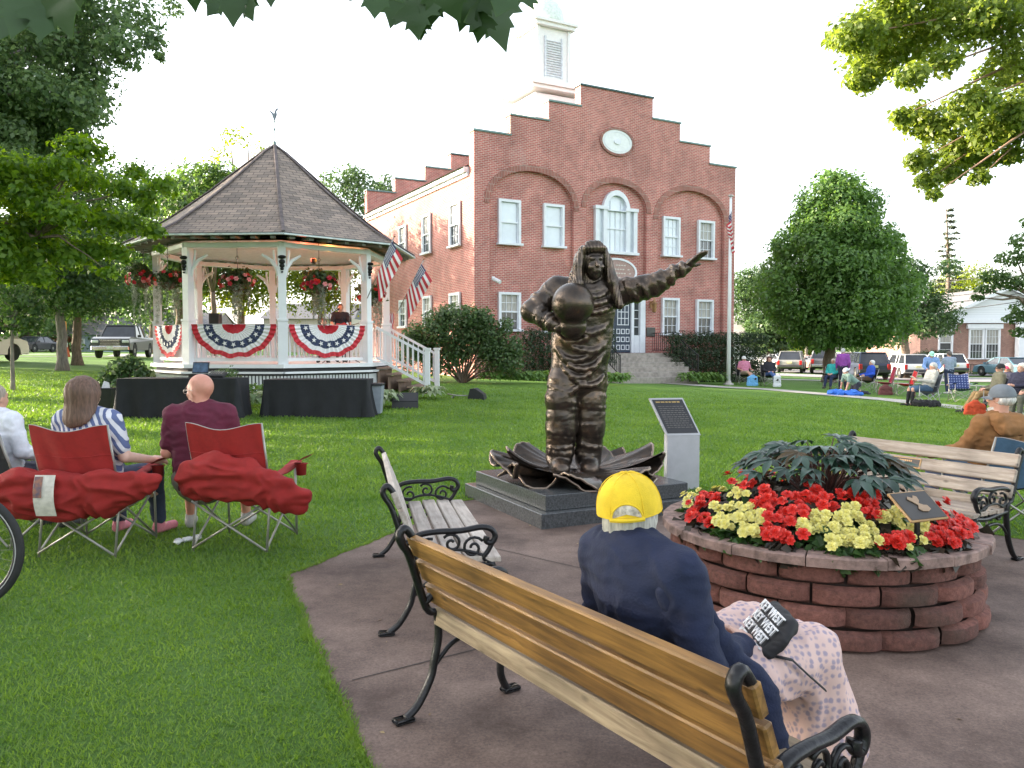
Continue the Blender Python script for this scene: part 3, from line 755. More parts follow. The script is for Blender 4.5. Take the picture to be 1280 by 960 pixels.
# door
dz0 = fac(790, 441, .1)[1]; dh = 2.75
mb = MB()
for x in (-1.45, 1.45): mb.box((half+x, .05, dz0+dh/2), (.28, .22, dh))
for x in (-.92, .92): mb.box((half+x, .08, dz0+dh/2), (.14, .16, dh))
mb.box((half, .04, dz0+dh+.18), (3.3, .26, .36)); mb.box((half, -.02, dz0+dh+.42), (3.5, .4, .12))
for x in (-1.18, 1.18): mb.box((half+x, .09, dz0+.4), (.3, .12, .8))
for k in range(1, 5):
    for x in (-1.18, 1.18): mb.box((half+x, .09, dz0+.8+k*.38), (.26, .1, .03))
ds = obj('door_surround', mb, WHITE2, hall)
obj('sidelight', MB().box((half-1.18, .12, dz0+1.7), (.26, .03, 1.9)), DARKGL, ds); obj('sidelight', MB().box((half+1.18, .12, dz0+1.7), (.26, .03, 1.9)), DARKGL, ds)
NAVY = M('navy_door', (.03, .045, .075), .4, var=.1)
for sx in (-1, 1):
    d = obj('door', MB().box((half+sx*.425, .12, dz0+1.35), (.83, .06, 2.68)), NAVY, hall)
    mb = MB()
    for i in range(3):
        for j in range(3):
            x = half+sx*.425+(i-1)*.26; z = dz0+.25+j*.36
            for q in (-1, 1): mb.box((x+q*.085, .082, z), (.03, .02, .2)); mb.box((x, .082, z+q*.1), (.2, .021, .03))
    for i in range(4): mb.box((half+sx*.425+(i-1.5)*.2, .082, dz0+1.85), (.03, .02, 1.2))
    for j in range(5): mb.box((half+sx*.425, .083, dz0+1.27+j*.29), (.6, .02, .03))
    obj('door_trim', mb, WHITE2, d)
# steps and landing
mb = MB(); NS = 6; rise = (dz0+.0)/NS; sw = 4.3
ST = thing('entrance_steps', 'concrete steps and landing rising to the hall door', 'steps', HO, HA)
mb.box((half, -.75, dz0/2-.15), (sw+.3, 1.5, dz0+.28))
for k in range(NS-1): mb.box((half, -1.5-.15-k*.3, (dz0-(k+1)*rise)/2-.2), (sw, .3+.02, dz0-(k+1)*rise+.4), bev=.012)
obj('stair', mb, STEPC, ST)
def rail(x0, lab):
    mb = MB(); z1 = dz0; zb = 0; y1 = -1.45; y2 = -3.1
    for zz in (.9, .12): mb.beam((x0, y1, z1+zz), (x0, y2, zz+rise), .03, .03)
    for zz in (.9, .12): mb.beam((x0, 0, z1+zz), (x0, y1, z1+zz), .03, .03)
    for i in range(14):
        t = i/13; mb.beam((x0, y1+(y2-y1)*t, z1*(1-t)+rise*t+.1), (x0, y1+(y2-y1)*t, z1*(1-t)+rise*t+.9), .016, .016)
    for i in range(10): mb.beam((x0, y1*i/10, z1+.1), (x0, y1*i/10, z1+.9), .016, .016)
    mb.beam((x0, y2, 0), (x0, y2, rise+.95), .04, .04); mb.beam((x0, y1, z1), (x0, y1, z1+.95), .04, .04)
    obj('handrail', mb, IRON, ST)
rail(half-sw/2+.1, 'l'); rail(half+sw/2-.1, 'r')
# lantern, plaque and camera on the wall
lp = fac(813, 382); L_ = thing('wall_lantern', 'brass lantern on the brick pier right of the door', 'lantern', HO+HX*lp[0]+Vector((0, 0, lp[1]-.35)), HA)
br_ = M('aged_brass', (.3, .17, .08), .4, .7)
obj('lantern_frame', MB().lathe([(.02, 0), (.1, .05), (.13, .4), (.17, .42), (.06, .55), (.02, .7)], (0, -.28, 0), 6).beam((0, 0, .45), (0, -.28, .6), .03, .03).box((0, -.02, .4), (.1, .04, .3)), br_, L_)
obj('lantern_glass', MB().lathe([(.09, .08), (.12, .36)], (0, -.28, 0), 6), M('amber_glass', (.4, .3, .2), .1), L_)
pq = fac(813, 415); tag(obj('wall_plaque', MB().box((0, -.03, 0), (.5, .05, .42), bev=.015), M('bronze_plaque', (.08, .08, .075), .4, .4)), 'dark metal plaque on the brick pier beside the door', 'plaque')
bpy.data.objects['wall_plaque'].location = HO+HX*pq[0]+Vector((0, 0, pq[1])); bpy.data.objects['wall_plaque'].rotation_euler.z = HA
cp_ = fac(616, 349); C_ = thing('security_camera', 'small white security camera on the brick wall at left', 'camera', HO+HX*cp_[0]+Vector((0, 0, cp_[1])), HA)
obj('camera_housing', MB().tube([(0, -.1, .0), (.12, -.42, -.14)], .085, 10), WHITE, C_); obj('bracket', MB().box((0, -.03, .03), (.12, .06, .16)).beam((0, 0, .06), (0, -.16, .0), .05, .05), WHITE, C_)
# chimney and cupola
ch = fac(860, 172, 3.5)
obj('chimney', MB().box((ch[0], 4, rz-2+.0), (.9, .9, 4)), BRICK, hall)
CUPM = M('cupola_white', (.8, .8, .8), .5, var=.03)
cu = thing('cupola_root', 'x', 'x', HO, HA)
bpy.data.objects.remove(cu)
cc = HO+HX*half+HY*4.6; cy_ = cc.y
def ccz(v): return at(677, v, cy_).z-HO.z
cxl = half-.05; cx_ = (at(677, 60, cy_)-HO).dot(HX)
# find local (x, y=4.6) for u=677
best = min((abs(640+F*((HO+HX*(x*.05)+HY*4.6).x)/((HO+HX*(x*.05)+HY*4.6).y)-679), x*.05) for x in range(0, 280))[1]
CX = best; CYL = 4.6; cc = HO+HX*CX+HY*CYL
def zz_(v): return at(679, v, cc.y).z-HO.z
mb = MB(); mb.box((CX, CYL, zz_(128)-1.2), (2.3, 2.3, 2.4)); mb.box((CX, CYL, zz_(122)), (2.9, 2.9, .16)); mb.box((CX, CYL, zz_(118)), (3.1, 3.1, .12))
CU = obj('cupola', mb, CUPM, hall)
m45 = Matrix.Identity(3); zb = zz_(114); ztp = zz_(44); hw = .86
mb = MB()
mb.box((CX, CYL, (zb+ztp)/2), (2*hw, 2*hw, ztp-zb)); 
for sx in (-1, 1):
    for sy in (-1, 1): mb.box((CX+sx*hw, CYL+sy*hw, (zb+ztp)/2), (.16, .16, ztp-zb))
mb.box((CX, CYL, zz_(41)), (2.2, 2.2, .2)); mb.box((CX, CYL, zz_(37.5)), (2.4, 2.4, .12)); mb.box((CX, CYL, zb+.1), (2.1, 2.1, .2))
obj('lantern_tower', mb, CUPM, CU)
mb = MB(); lb = zb+.45; lt = ztp-.45
for k in range(int((lt-lb)/.115)):
    z = lb+k*.115
    mb.box((CX, CYL-hw-.02, z), (.85, .08, .035), ROT(x=-30)); mb.box((CX-hw-.02, CYL, z), (.08, .85, .035), ROT(y=-30))
for s in (-1, 1): mb.box((CX+s*.46, CYL-hw-.02, (lb+lt)/2), (.08, .1, lt-lb+.1)); mb.box((CX-hw-.02, CYL+s*.46, (lb+lt)/2), (.1, .08, lt-lb+.1))
obj('louvre', mb, M('louvre_white', (.62, .66, .72), .5), CU)
zd = zz_(36); obj('dome', MB().lathe([(1.0, 0), (.99, .35), (.9, .75), (.7, 1.1), (.4, 1.32), (.1, 1.4), (.06, 1.5), (.06, 1.7), (.01, 1.75)], (CX, CYL, zd), 28), M('dome_green', (.66, .72, .68), .5), CU, True)
# ------------------------------------------------------------------ flags
def flag_cloth(mb3, fn, W, Hh):
    """fn(s,t)->point. splits a stars and stripes cloth into red, white, blue canton and stars"""
    red, white, blue, star = mb3
    for k in range(13):
        t0, t1 = k/13, (k+1)/13
        s0 = .4 if k < 7 else 0
        tgt = red if k % 2 == 0 else white
        tgt.grid(lambda i, j: fn(s0+(1-s0)*i, t0+(t1-t0)*j), 14, 1)
    blue.grid(lambda i, j: fn(.4*i, 7/13*j), 6, 6)
    for r in range(9):
        for c in range(6 if r % 2 == 0 else 5):
            s = .4*(2*c+1+(r % 2))/12; t = 7/13*(r+1)/10
            p = Vector(fn(s, t)); e = .001
            ds_ = (Vector(fn(s+e, t))-p).normalized(); dt_ = (Vector(fn(s, t+e))-p).normalized(); nn = ds_.cross(dt_).normalized()
            for sg in (-1, 1):
                pts = [p+nn*.006*sg]
                for q in range(10):
                    rr = (.026 if q % 2 == 0 else .011)*W/1.0; a = math.pi*2*q/10
                    pts.append(p+nn*.006*sg+ds_*math.sin(a)*rr-dt_*math.cos(a)*rr)
                star.add(pts, [(0, 1+q, 1+(q+1) % 10) for q in range(10)])
def flag_parts(par, fn, W, Hh):
    m4 = [MB() for _ in range(4)]; flag_cloth(m4, fn, W, Hh)
    mats = [M('flag_red', (.5, .03, .045), .7, var=.08), M('flag_white', (.78, .76, .75), .7, var=.04), M('flag_blue', (.02, .035, .14), .7, var=.1), M('flag_white', (.78, .76, .75))]
    c = obj('cloth', m4[0], mats[0], par, True)
    for nm, mb, mt in zip(('white_stripes', 'canton', 'stars'), m4[1:], mats[1:]): obj(nm, mb, mt, c, nm != 'stars')
# flagpole
fb = gp(at(911, 440, 33.5).x, 33.5); fp = thing('flagpole', 'tall white flagpole with a flag hanging by the hall corner', 'flagpole', fb)
ptop = at(917.5, 246, fb.y).z-fb.z
obj('pole', MB().tube([(0, 0, 0), (0, 0, ptop*.5), (0, 0, ptop)], [.09, .075, .05], 12), WHITE, fp, True)
obj('pole_base', MB().lathe([(.22, 0), (.22, .06), (.13, .1), (.1, .2)], (0, 0, 0), 16), CONC, fp)
obj('finial', MB().lathe([(.01, 0), (.12, .02), (.12, .06), (.03, .1)], (0, 0, ptop), 12), STEEL, fp)
ft = at(915, 262, fb.y).z
fl = thing('hanging_flag', 'limp stars and stripes flag on the tall white pole', 'flag', fb+Vector((.08, -.05, ft-fb.z)))
flag_parts(fl, lambda s, t: (.02-.42*s*.35+.12*math.sin(s*14+t*2)*.5*(.3+s)+.45*t*(.2)-.10+.25*s*t*.6, -.05+.16*math.sin(s*18+1)*.8, -1.35*t*(1-.25*s)-.85*s*1.0), 1.2, .8)
# ------------------------------------------------------------------ gazebo
GC = Vector((-6.97, 23.32, 0)); GA = .3323; GZ = .28; FL = 1.16
gz = thing('gazebo', 'white octagonal bandstand with brown shingle roof on the lawn', 'gazebo', (GC.x, GC.y, GZ))
def gc(i, R, z=0, a=0):
    t = GA+R_(45*(i-2))+a; return Vector((R*math.sin(t), -R*math.cos(t), z-GZ))
def ring(R, z): return [gc(i, R, z) for i in range(8)]
mb = MB(); RF = 3.45
pf = [(p.x, p.y) for p in ring(RF, 0)]
obj('floor', MB().poly(pf, f=lambda a, b, d: (a, b, d), d0=FL-GZ, d1=FL-GZ-.1), WHITE, gz)
mb = MB()
for i in range(8):
    a, b = gc(i, RF-.06, FL-.12), gc(i+1, RF-.06, FL-.12)
    mb.beam(a-Vector((0, 0, .1)), b-Vector((0, 0, .1)), .22, .05)
    mb.beam(Vector((a.x, a.y, .1)), Vector((b.x, b.y, .1)), .15, .04)
    for k in range(28):
        p = a.lerp(b, (k+.5)/28); mb.beam((p.x, p.y, 0), (p.x, p.y, FL-GZ-.3), .055, .02)
obj('lattice_skirt', mb, WHITE, gz)
obj('underfloor_shade', MB().poly([(p.x, p.y) for p in ring(RF-.15, 0)], f=lambda a, b, d: (a, b, d), d0=0, d1=FL-GZ-.12), M('shade_fill', (.05, .05, .05), .9), gz)  # dark solid in place of the shaded hollow behind the lattice
EVZ = 4.43; PR = 3.24
for i in range(8):
    b = gc(i, PR, FL); n = Vector((b.x, b.y, 0)).normalized()
    mb = MB(); m = ROT(z=math.degrees(math.atan2(n.y, n.x)))
    mb.box((b.x, b.y, (FL+4.3)/2-GZ), (.2, .2, 4.3-FL), m); mb.box((b.x, b.y, FL-GZ+.55), (.25, .25, 1.1), m); mb.box((b.x, b.y, FL-GZ+1.14), (.28, .28, .06), m)
    # curved brackets to either neighbour
    for s in (-1, 1):
        nb = gc(i+s, PR, FL)-b; nb.z = 0; nb.normalize()
        pts = [Vector((b.x, b.y, 3.42-GZ))+nb*.1, Vector((b.x, b.y, 3.62-GZ))+nb*.13, Vector((b.x, b.y, 3.84-GZ))+nb*.28, Vector((b.x, b.y, 3.98-GZ))+nb*.52]
        mb.tube(pts, [.045, .05, .05, .035], 6); mb.tube([pts[1]+nb*.02, pts[2]+Vector((0, 0, .18))-nb*.08, Vector((b.x, b.y, 4.1-GZ))+nb*.2], [.035, .035, .03], 6)
    po = obj('post', mb, WHITE, gz)
    if i in (1, 2, 3):
        o3 = n*.13; mb = MB()
        for zz, rr in ((3.78, .085), (3.68, .07), (3.6, .05), (3.52, .03)): mb.ell((b.x+o3.x, b.y+o3.y, zz-GZ), (rr, .04, rr*.8), 6)
        mb.ell((b.x+o3.x, b.y+o3.y, 3.9-GZ), (.11, .05, .05), 6)
        obj('ornament', mb, IRON, po)
mb = MB()
for i in range(8):
    mb.beam(gc(i, PR, 4.22), gc(i+1, PR, 4.22), .26, .12)
obj('beam', mb, WHITE, gz)
# roof: curved (bell-cast) octagon with UVs
AP = 7.5
prof = [(4.14, EVZ), (3.55, EVZ+.33), (2.7, EVZ+.92), (1.8, EVZ+1.62), (.95, EVZ+2.35), (.35, EVZ+2.85), (.02, AP)]
mb = MB(); uvs = []
for i in range(8):
    dist = 0
    for j in range(len(prof)-1):
        (r0, z0), (r1, z1) = prof[j], prof[j+1]; L = math.hypot(r1-r0, z1-z0)
        a, b, c, d = gc(i, r0, z0), gc(i+1, r0, z0), gc(i+1, r1, z1), gc(i, r1, z1); h0 = (a-b).length/2; h1 = (c-d).length/2
        mb.add([a, b, c, d], [(0, 1, 2, 3)]); uvs += [(-h0+i*9, dist), (h0+i*9, dist), (h1+i*9, dist+L), (-h1+i*9, dist+L)]; dist += L
rf = obj('roof', mb, SHINGLE, gz)
ul = rf.data.uv_layers.new(name='UVMap')
for li, l in enumerate(rf.data.loops): ul.data[li].uv = uvs[l.vertex_index]
mb = MB()
for i in range(8): mb.tube([gc(i, r*1.004, z+.03) for r, z in prof], .05, 6, flat=((0, 0, 1), .5))
obj('hip_cap', mb, M('hip_shingle', (.12, .1, .1), .9, var=.3, scale=6), rf)
mb = MB()
for i in range(8):
    mb.beam(gc(i, 4.13, EVZ-.04), gc(i+1, 4.13, EVZ-.04), .1, .04)
obj('fascia', mb, M('fascia_green_white', (.55, .62, .62), .5), gz)
mb = MB()
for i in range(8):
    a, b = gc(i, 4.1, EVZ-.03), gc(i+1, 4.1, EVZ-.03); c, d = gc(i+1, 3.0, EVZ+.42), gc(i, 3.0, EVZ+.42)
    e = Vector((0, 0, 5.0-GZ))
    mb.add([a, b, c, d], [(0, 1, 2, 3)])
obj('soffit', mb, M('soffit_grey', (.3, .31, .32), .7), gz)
mb = MB()
for i in range(8):
    c, d = gc(i, 3.3, 4.34), gc(i+1, 3.3, 4.34); mb.add([c, d, Vector((0, 0, 4.6-GZ))], [(0, 1, 2)])
obj('ceiling', mb, M('ceiling_boards', (.62, .6, .58), .6, var=.08), gz)
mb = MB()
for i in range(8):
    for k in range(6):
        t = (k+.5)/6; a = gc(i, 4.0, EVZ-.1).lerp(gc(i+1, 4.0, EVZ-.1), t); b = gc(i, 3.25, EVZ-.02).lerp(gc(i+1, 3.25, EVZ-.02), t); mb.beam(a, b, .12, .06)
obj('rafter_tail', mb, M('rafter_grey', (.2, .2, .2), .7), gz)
# railings; bay 3 (between post 3 and 4) is open to the stair
for i in (0, 1, 2, 4, 5, 6, 7):
    a, b = gc(i, PR, 0), gc(i+1, PR, 0); d = (b-a).normalized(); a = a+d*.13; b = b-d*.13; mb = MB()
    if i == 3: continue
    for zz, w in ((FL+1.0, .07), (FL+.12, .05)): mb.beam(Vector((a.x, a.y, zz-GZ)), Vector((b.x, b.y, zz-GZ)), w, .08)
    n = int((b-a).length/.125)
    for k in range(n):
        p = a.lerp(b, (k+.5)/n); mb.beam((p.x, p.y, FL+.12-GZ), (p.x, p.y, FL+1-GZ), .035, .035)
    obj('railing', mb, WHITE, gz)
# stair out of bay 3
p3, p4 = gc(3, PR, 0), gc(4, PR, 0); sd = ((p3+p4)/2); sd.z = 0; sn = sd.normalized(); stt = Vector((-sn.y, sn.x, 0))
e0 = (gc(3, RF, 0)+gc(4, RF, 0))/2; e0.z = 0
woodst = M('brown_tread', (.25, .17, .13), .7, var=.2, scale=5); dark = M('dark_riser', (.05, .04, .035), .9)
mb = MB(); mr_ = MB(); NST = 5; hz = (FL-GZ)/NST; swd = 1.75
ang = math.degrees(math.atan2(sn.y, sn.x))
for k in range(NST):
    z = FL-GZ-hz*(k+1) if k < NST else 0
    c = e0+sn*(.16+.3*k)
    mb.box((c.x, c.y, max(.03, z+hz-.025-hz*0) if False else z+.0+.0+hz*0+.02), (.34, swd+.1*k, .045), ROT(z=ang))
    q = c-sn*.12; mr_.box((q.x, q.y, z/2-.04), (.06, swd-.1, max(.05, z)), ROT(z=ang))
obj('stair_tread', mb, woodst, gz); obj('stair_riser', mr_, woodst, gz)
for s in (-1, 1):
    mb = MB(); a = e0+stt*s*(swd/2)+sn*.0; b = e0+stt*s*(swd/2)+sn*1.45
    for zz in (1.0, .14): mb.beam(Vector((a.x, a.y, FL-GZ+zz)), Vector((b.x, b.y, zz+.1)), .06, .07)
    for k in range(9):
        t = (k+.7)/9.4; p = a.lerp(b, t); z = (FL-GZ)*(1-t)+.1*t; mb.beam((p.x, p.y, z+.12), (p.x, p.y, z+1.0), .035, .035)
    mb.box((b.x, b.y, .62), (.14, .14, 1.24), ROT(z=ang)); mb.box((b.x, b.y, 1.27), (.19, .19, .06), ROT(z=ang))
    obj('stair_railing', mb, WHITE, gz)
# bunting on bays 0,1,2
RED, WHT, NVY = M('bunting_red', (.52, .025, .04), .7, var=.1), M('bunting_white', (.74, .73, .74), .7, var=.05), M('bunting_navy', (.035, .05, .11), .7, var=.12)
for i, lab in ((0, 'half-round patriotic bunting on the left railing bay'), (1, 'half-round patriotic bunting on the middle railing bay'), (2, 'half-round patriotic bunting on the railing beside the steps')):
    a, b = gc(i, PR, 0), gc(i+1, PR, 0); mid = (a+b)/2; d = (b-a); L = d.length/2-.12; d.normalize(); nn = Vector((d.y, -d.x, 0))
    if nn.dot(mid) < 0: nn = -nn
    t = thing('bunting', lab, 'bunting', (GC.x+mid.x+nn.x*.08, GC.y+mid.y+nn.y*.08, FL+1.03), 0, 'patriotic buntings')
    def fan(r0, r1, mb):
        def fn(s, tt):
            an = math.pi*s; r = r0+(r1-r0)*tt; pl = .03*abs(((s*22) % 1)-.5)*2*(.3+.9*r); sag = 1+.03*math.sin(s*44)
            dn = .86 if r > .5 else .86
            return d*(-math.cos(an)*L*r)+Vector((0, 0, -math.sin(an)*dn*r*sag))+nn*(.02+pl)
        return mb.grid(fn, 88, 2)
    c = obj('white_fan', fan(.28, .50, MB()), WHT, t, False); fan2 = fan(.72, .86, MB())
    obj('white_band', fan2, WHT, c); obj('red_centre', fan(.02, .28, MB()), RED, t); obj('navy_band', fan(.5, .72, MB()), NVY, t); obj('red_border', fan(.86, 1.0, MB()), RED, t)
    mb = MB()
    for k in range(9):
        an = math.pi*(k+.5)/9; r = .61; cpt = d*(-math.cos(an)*L*r)+Vector((0, 0, -math.sin(an)*.86*r))+nn*.075
        rd = d*(-math.cos(an))+Vector((0, 0, -math.sin(an))); tg = d*math.sin(an)+Vector((0, 0, -math.cos(an)))
        pts = [cpt]+[cpt+rd*math.cos(2*math.pi*q/10)*(.075 if q % 2 == 0 else .03)+tg*math.sin(2*math.pi*q/10)*(.075 if q % 2 == 0 else .03) for q in range(10)]
        mb.add(pts, [(0, 1+q, 1+(q+1) % 10) for q in range(10)])
    obj('stars', mb, WHT, t)
# weathervane
wv = thing('weathervane', 'small bird shaped weathervane on the bandstand roof peak', 'weathervane', (GC.x, GC.y, AP-.02))
obj('spindle', MB().lathe([(.12, -.1), (.05, .06), (.06, .12), (.02, .16), (.015, .95)], (0, 0, 0), 10).ell((0, 0, .5), .035, 8), M('verdigris', (.25, .33, .34), .5, .3), wv)
bird = [(-.22, .42), (-.1, .3), (-.02, .1), (.03, -.02), (.05, .12), (.12, .28), (.1, .4), (.2, .52), (.08, .5), (.03, .4), (0, .32), (-.1, .4), (-.3, .44)]
obj('bird', MB().poly([(a*.7, .6+b*.8+.1) for a, b in bird], f=lambda a, b, d: (a, d, b), d0=-.012, d1=.012), M('vane_metal', (.2, .22, .26), .5, .3), wv)
# the two flags on the stair posts
for lab, u0, v0, Y, u1, v1, uf in (('stars and stripes flag hung at the left post of the bandstand stair', 459, 381, 20.6, 490, 302, 0), ('stars and stripes flag hung at the right post of the bandstand stair', 496, 400, 21.6, 527, 330, 0)):
    a = at(u0, v0-8, Y); b = at(u1, v1, Y-.25)
    t = thing('porch_flag', lab, 'flag', a, 0, 'flags on the bandstand stair')
    v = b-a
    obj('staff', MB().tube([(0, 0, 0), v*1.08], .014, 8), STEEL, t, True)
    obj('staff_tip', MB().ell(v*1.09, .025, 6), br_, t)
    dn = Vector((-.12, 0, -1))
    def fn(s, tt, v=v):
        base = v*(1-.62*tt)
        return base+Vector((0, -.02+.05*math.sin(tt*13+s*4)*s, 0))+Vector((.30-.22*tt, -.10, -.46-.2*tt))*s
    flag_parts(t, fn, .9, .6)
# ------------------------------------------------------------------ trees
def pp(u, v, Y, rpx, n, sq=.8, dy=0):
    """a leaf clump whose centre is on the ray through a pixel, at depth Y"""
    c = at(u, v, Y); r = rpx/F*Y; return ((c.x, c.y, c.z), (r, r*1.1, r*sq), n)
rg = random.Random(3)
# round maple right of the hall
b = ground(1036, 468); b = gp(at(1036, 468, 41).x, 41)
cz = at(1045, 330, 41)
pf = []
for v_, w_ in ((234, 12), (256, 32), (280, 46), (305, 58), (330, 70), (355, 76), (380, 78), (402, 70), (420, 48)):
    c_ = at(1047+(v_-320)*.02, v_, 41); R0_ = w_/F*41*rg.uniform(.9, 1.08); nn_ = max(3, int(R0_*5)); r_ = 1.05 if v_ < 405 else .8
    for i in range(nn_):
        a_ = 6.283*(i+rg.random()*.6)/nn_; k_ = rg.uniform(.66, 1.16); pf.append(((c_.x+R0_*k_*math.cos(a_), 41+R0_*k_*math.sin(a_), c_.z+rg.uniform(-.25, .25)), (r_*rg.uniform(.85, 1.15),)*2+(r_*.75,), 560))
    for i in range(nn_//3): a_ = rg.uniform(0, 6.28); pf.append(((c_.x+R0_*.45*math.cos(a_), 41+R0_*.45*math.sin(a_), c_.z), (1.1, 1.1, .9), 260))
tree('dense round-crowned maple with a dark short trunk right of the flagpole', b, (b.x, b.y, b.z+4.2), .3, pf, leafmat('round_maple_leaves', (.07, .15, .04), (.16, .28, .07), .38), .2, seed=4)
# tree behind it, in front of the small brick house
b = gp(at(1130, 460, 56).x, 56)
pf = [pp(rg.gauss(1140, 30), rg.uniform(325, 415), 56, rg.uniform(14, 24), 330) for _ in range(34)]+[pp(1158, 400, 55, 26, 400), pp(1110, 425, 55, 22, 300, .5), pp(1100, 405, 56, 20, 300)]
tree('dark spreading tree between the round maple and the brick house', b, (b.x, b.y, b.z+3), .35, pf, LF_DARK, .24, seed=5)
# spruce with a thin top
def spruce(u, vtop, vbase, Y, wpx, lab, n=26):
    b = gp(at(u, 450, Y).x, Y); t = thing('spruce_tree', lab, 'tree', b); top = at(u, vtop, Y); Hh = top.z-b.z
    obj('trunk', MB().tube([b, (b.x, b.y, b.z+Hh*.6), top], [.35, .2, .03], 8), BARK, t, True, world=True)
    pf = []
    for i in range(n):
        k = i/(n-1); z = b.z+Hh*(.12+.88*k); R0 = wpx/F*Y*(1-k)**.8+.15
        m = max(2, int(7*(1-k)))
        for j in range(m):
            a = rg.uniform(0, 6.28); rr = R0*rg.uniform(.35, 1); pf.append(((b.x+rr*math.cos(a), b.y+rr*math.sin(a), z-.2*rr), (.35+R0*.28, .35+R0*.28, .16), int(60+50*(1-k))))
    leaves('crown', pf, LF_SPRUCE, t, .2, 1, shell=.1)
spruce(1183, 262, 440, 75, 26, 'tall thin-topped spruce standing behind the brick house roof')
# trees near the hall's right side, far
def far_tree(u, v, Y, rx, rz, lm, lab, size=.3, n=22, cnt=260, pr=None, seed=1, grp=None):
    c = at(u, v, Y); b = gp(c.x, Y); pr = pr or min(rx, rz)*.42
    pf = puffs_in((c.x, Y, c.z), (rx, rx*.8, rz), n, pr, cnt)
    return tree(lab, b, (b.x, b.y, max(b.z+1.2, c.z-rz*.6)), max(.14, rx*.07), pf, lm, size, seed=seed, k=9, group=grp)
G_ = 'trees beyond the street'
far_tree(940, 372, 85, 3.2, 4.6, LF_DARK, 'olive tree just right of the brick hall behind the wires', seed=11, grp=G_)
far_tree(962, 415, 70, 2.6, 2.2, LF_SHRUB, 'low green tree left of the round maple behind parked cars', seed=12, grp=G_)
far_tree(1210, 375, 95, 5.5, 5, LF_SUN, 'sunlit yellowish tree behind the brick house roof', seed=13, grp=G_)
far_tree(1085, 430, 95, 3.6, 3.2, LF_DARK, 'dark tree seen between the two maple trunks', seed=14, grp=G_)
far_tree(1008, 432, 100, 3.2, 2.6, LF_SUN, 'pale tree seen low behind the parked pickup', seed=15, grp=G_)
far_tree(1260, 445, 110, 6, 6, LF_DARK, 'dark tree beyond the right end of the brick house', seed=16, grp=G_)
# right edge small tree, nearer
b = gp(at(1310, 460, 30).x, 30)
pf = [pp(u, v, 30, r, n, .5) for u, v, r, n in ((1290, 300, 26, 500), (1270, 322, 22, 420), (1245, 345, 18, 320), (1262, 352, 22, 420), (1232, 362, 12, 170), (1300, 350, 30, 500), (1285, 385, 22, 330), (1268, 398, 13, 200), (1310, 400, 24, 300), (1275, 415, 12, 140), (1222, 372, 8, 90), (1330, 330, 40, 500), (1340, 380, 36, 500), (1300, 275, 24, 300))]
tree('maple reaching in from the right edge above the brick house', b, (b.x, b.y, b.z+3), .2, pf, leafmat('edge_maple_leaves', (.05, .1, .03), (.1, .17, .05), .4), .14, seed=6)
# big sunlit maple, upper right
b = gp(14.5, 15.5)
YR = 14.0
spec = [(1075, 42, 34, 900), (1050, 48, 18, 350), (1110, 22, 40, 1000), (1095, 75, 38, 1000), (1080, 100, 22, 420), (1140, 55, 40, 1000), (1160, 10, 45, 1100), (1210, 25, 45, 1000), (1255, 20, 45, 900), (1180, 75, 26, 300), (1250, 90, 34, 600), (1290, 60, 50, 900),
        (1140, 95, 22, 350), (1145, 150, 26, 600), (1128, 145, 15, 260), (1175, 160, 30, 800), (1215, 130, 34, 700), (1240, 165, 36, 1000), (1270, 140, 34, 900), (1200, 190, 28, 760), (1150, 200, 20, 420), (1160, 225, 18, 260), (1185, 215, 20, 420), (1225, 200, 20, 380), (1225, 222, 14, 170), (1262, 195, 16, 240), (1300, 170, 40, 700), (1168, 243, 10, 80), (1320, 110, 50, 900), (1340, 40, 60, 900), (1230, -30, 60, 900), (1130, -25, 50, 900), (1300, -40, 70, 900)]
pf = [pp(u, v, YR+rg.uniform(-.9, 1.2), r, n, .72) for u, v, r, n in spec]
t = thing('maple_tree', 'big sunlit maple with yellow-green leaves leaning in at upper right', 'tree', b)
mb = trunk_mb(b, (13.2, 15, 7.5), .32, 8); limbs(mb, (13.2, 15, 7.2), pf, .13, 26, 3); obj('trunk', mb, M('bark_warm', (.3, .19, .14), .9, var=.3, scale=6, bump=.5), t, True, world=True)
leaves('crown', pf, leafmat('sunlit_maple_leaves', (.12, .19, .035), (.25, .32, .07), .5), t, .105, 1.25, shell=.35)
# great maple, upper left, hanging over the lawn
YL = 15.0
spec = []
for _ in range(70): spec.append((rg.uniform(-120, 110), rg.uniform(-90, 150), rg.uniform(26, 42), 540))
for _ in range(26): spec.append((rg.uniform(-60, 95), rg.uniform(110, 215), rg.uniform(24, 34), 480))
spec += [(170, 20, 34, 520), (150, 60, 30, 480), (190, 50, 18, 200), (115, 95, 34, 600), (200, 72, 8, 60), (80, 130, 30, 520), (120, 120, 16, 140), (40, 150, 30, 600), (10, 180, 32, 600), (60, 170, 24, 400), (20, 120, 40, 700), (130, 30, 40, 700), (215, 8, 16, 120), (50, 50, 44, 800), (90, 20, 44, 800)]
pf = [pp(u, v, YL+rg.uniform(-1.5, 2), r, n, .8) for u, v, r, n in spec]
b = gp(-12.2, 15)
t = thing('maple_tree', 'great dark maple whose crown fills the upper left sky', 'tree', b)
mb = trunk_mb(b, (-12, 15, 5.5), .4, 9); limbs(mb, (-12, 15, 5), pf, .2, 20, 5); obj('trunk', mb, BARKG, t, True, world=True)
leaves('crown', pf, leafmat('great_maple_leaves', (.07, .13, .055), (.17, .25, .1), .5), t, .10, 1.15, shell=.3)
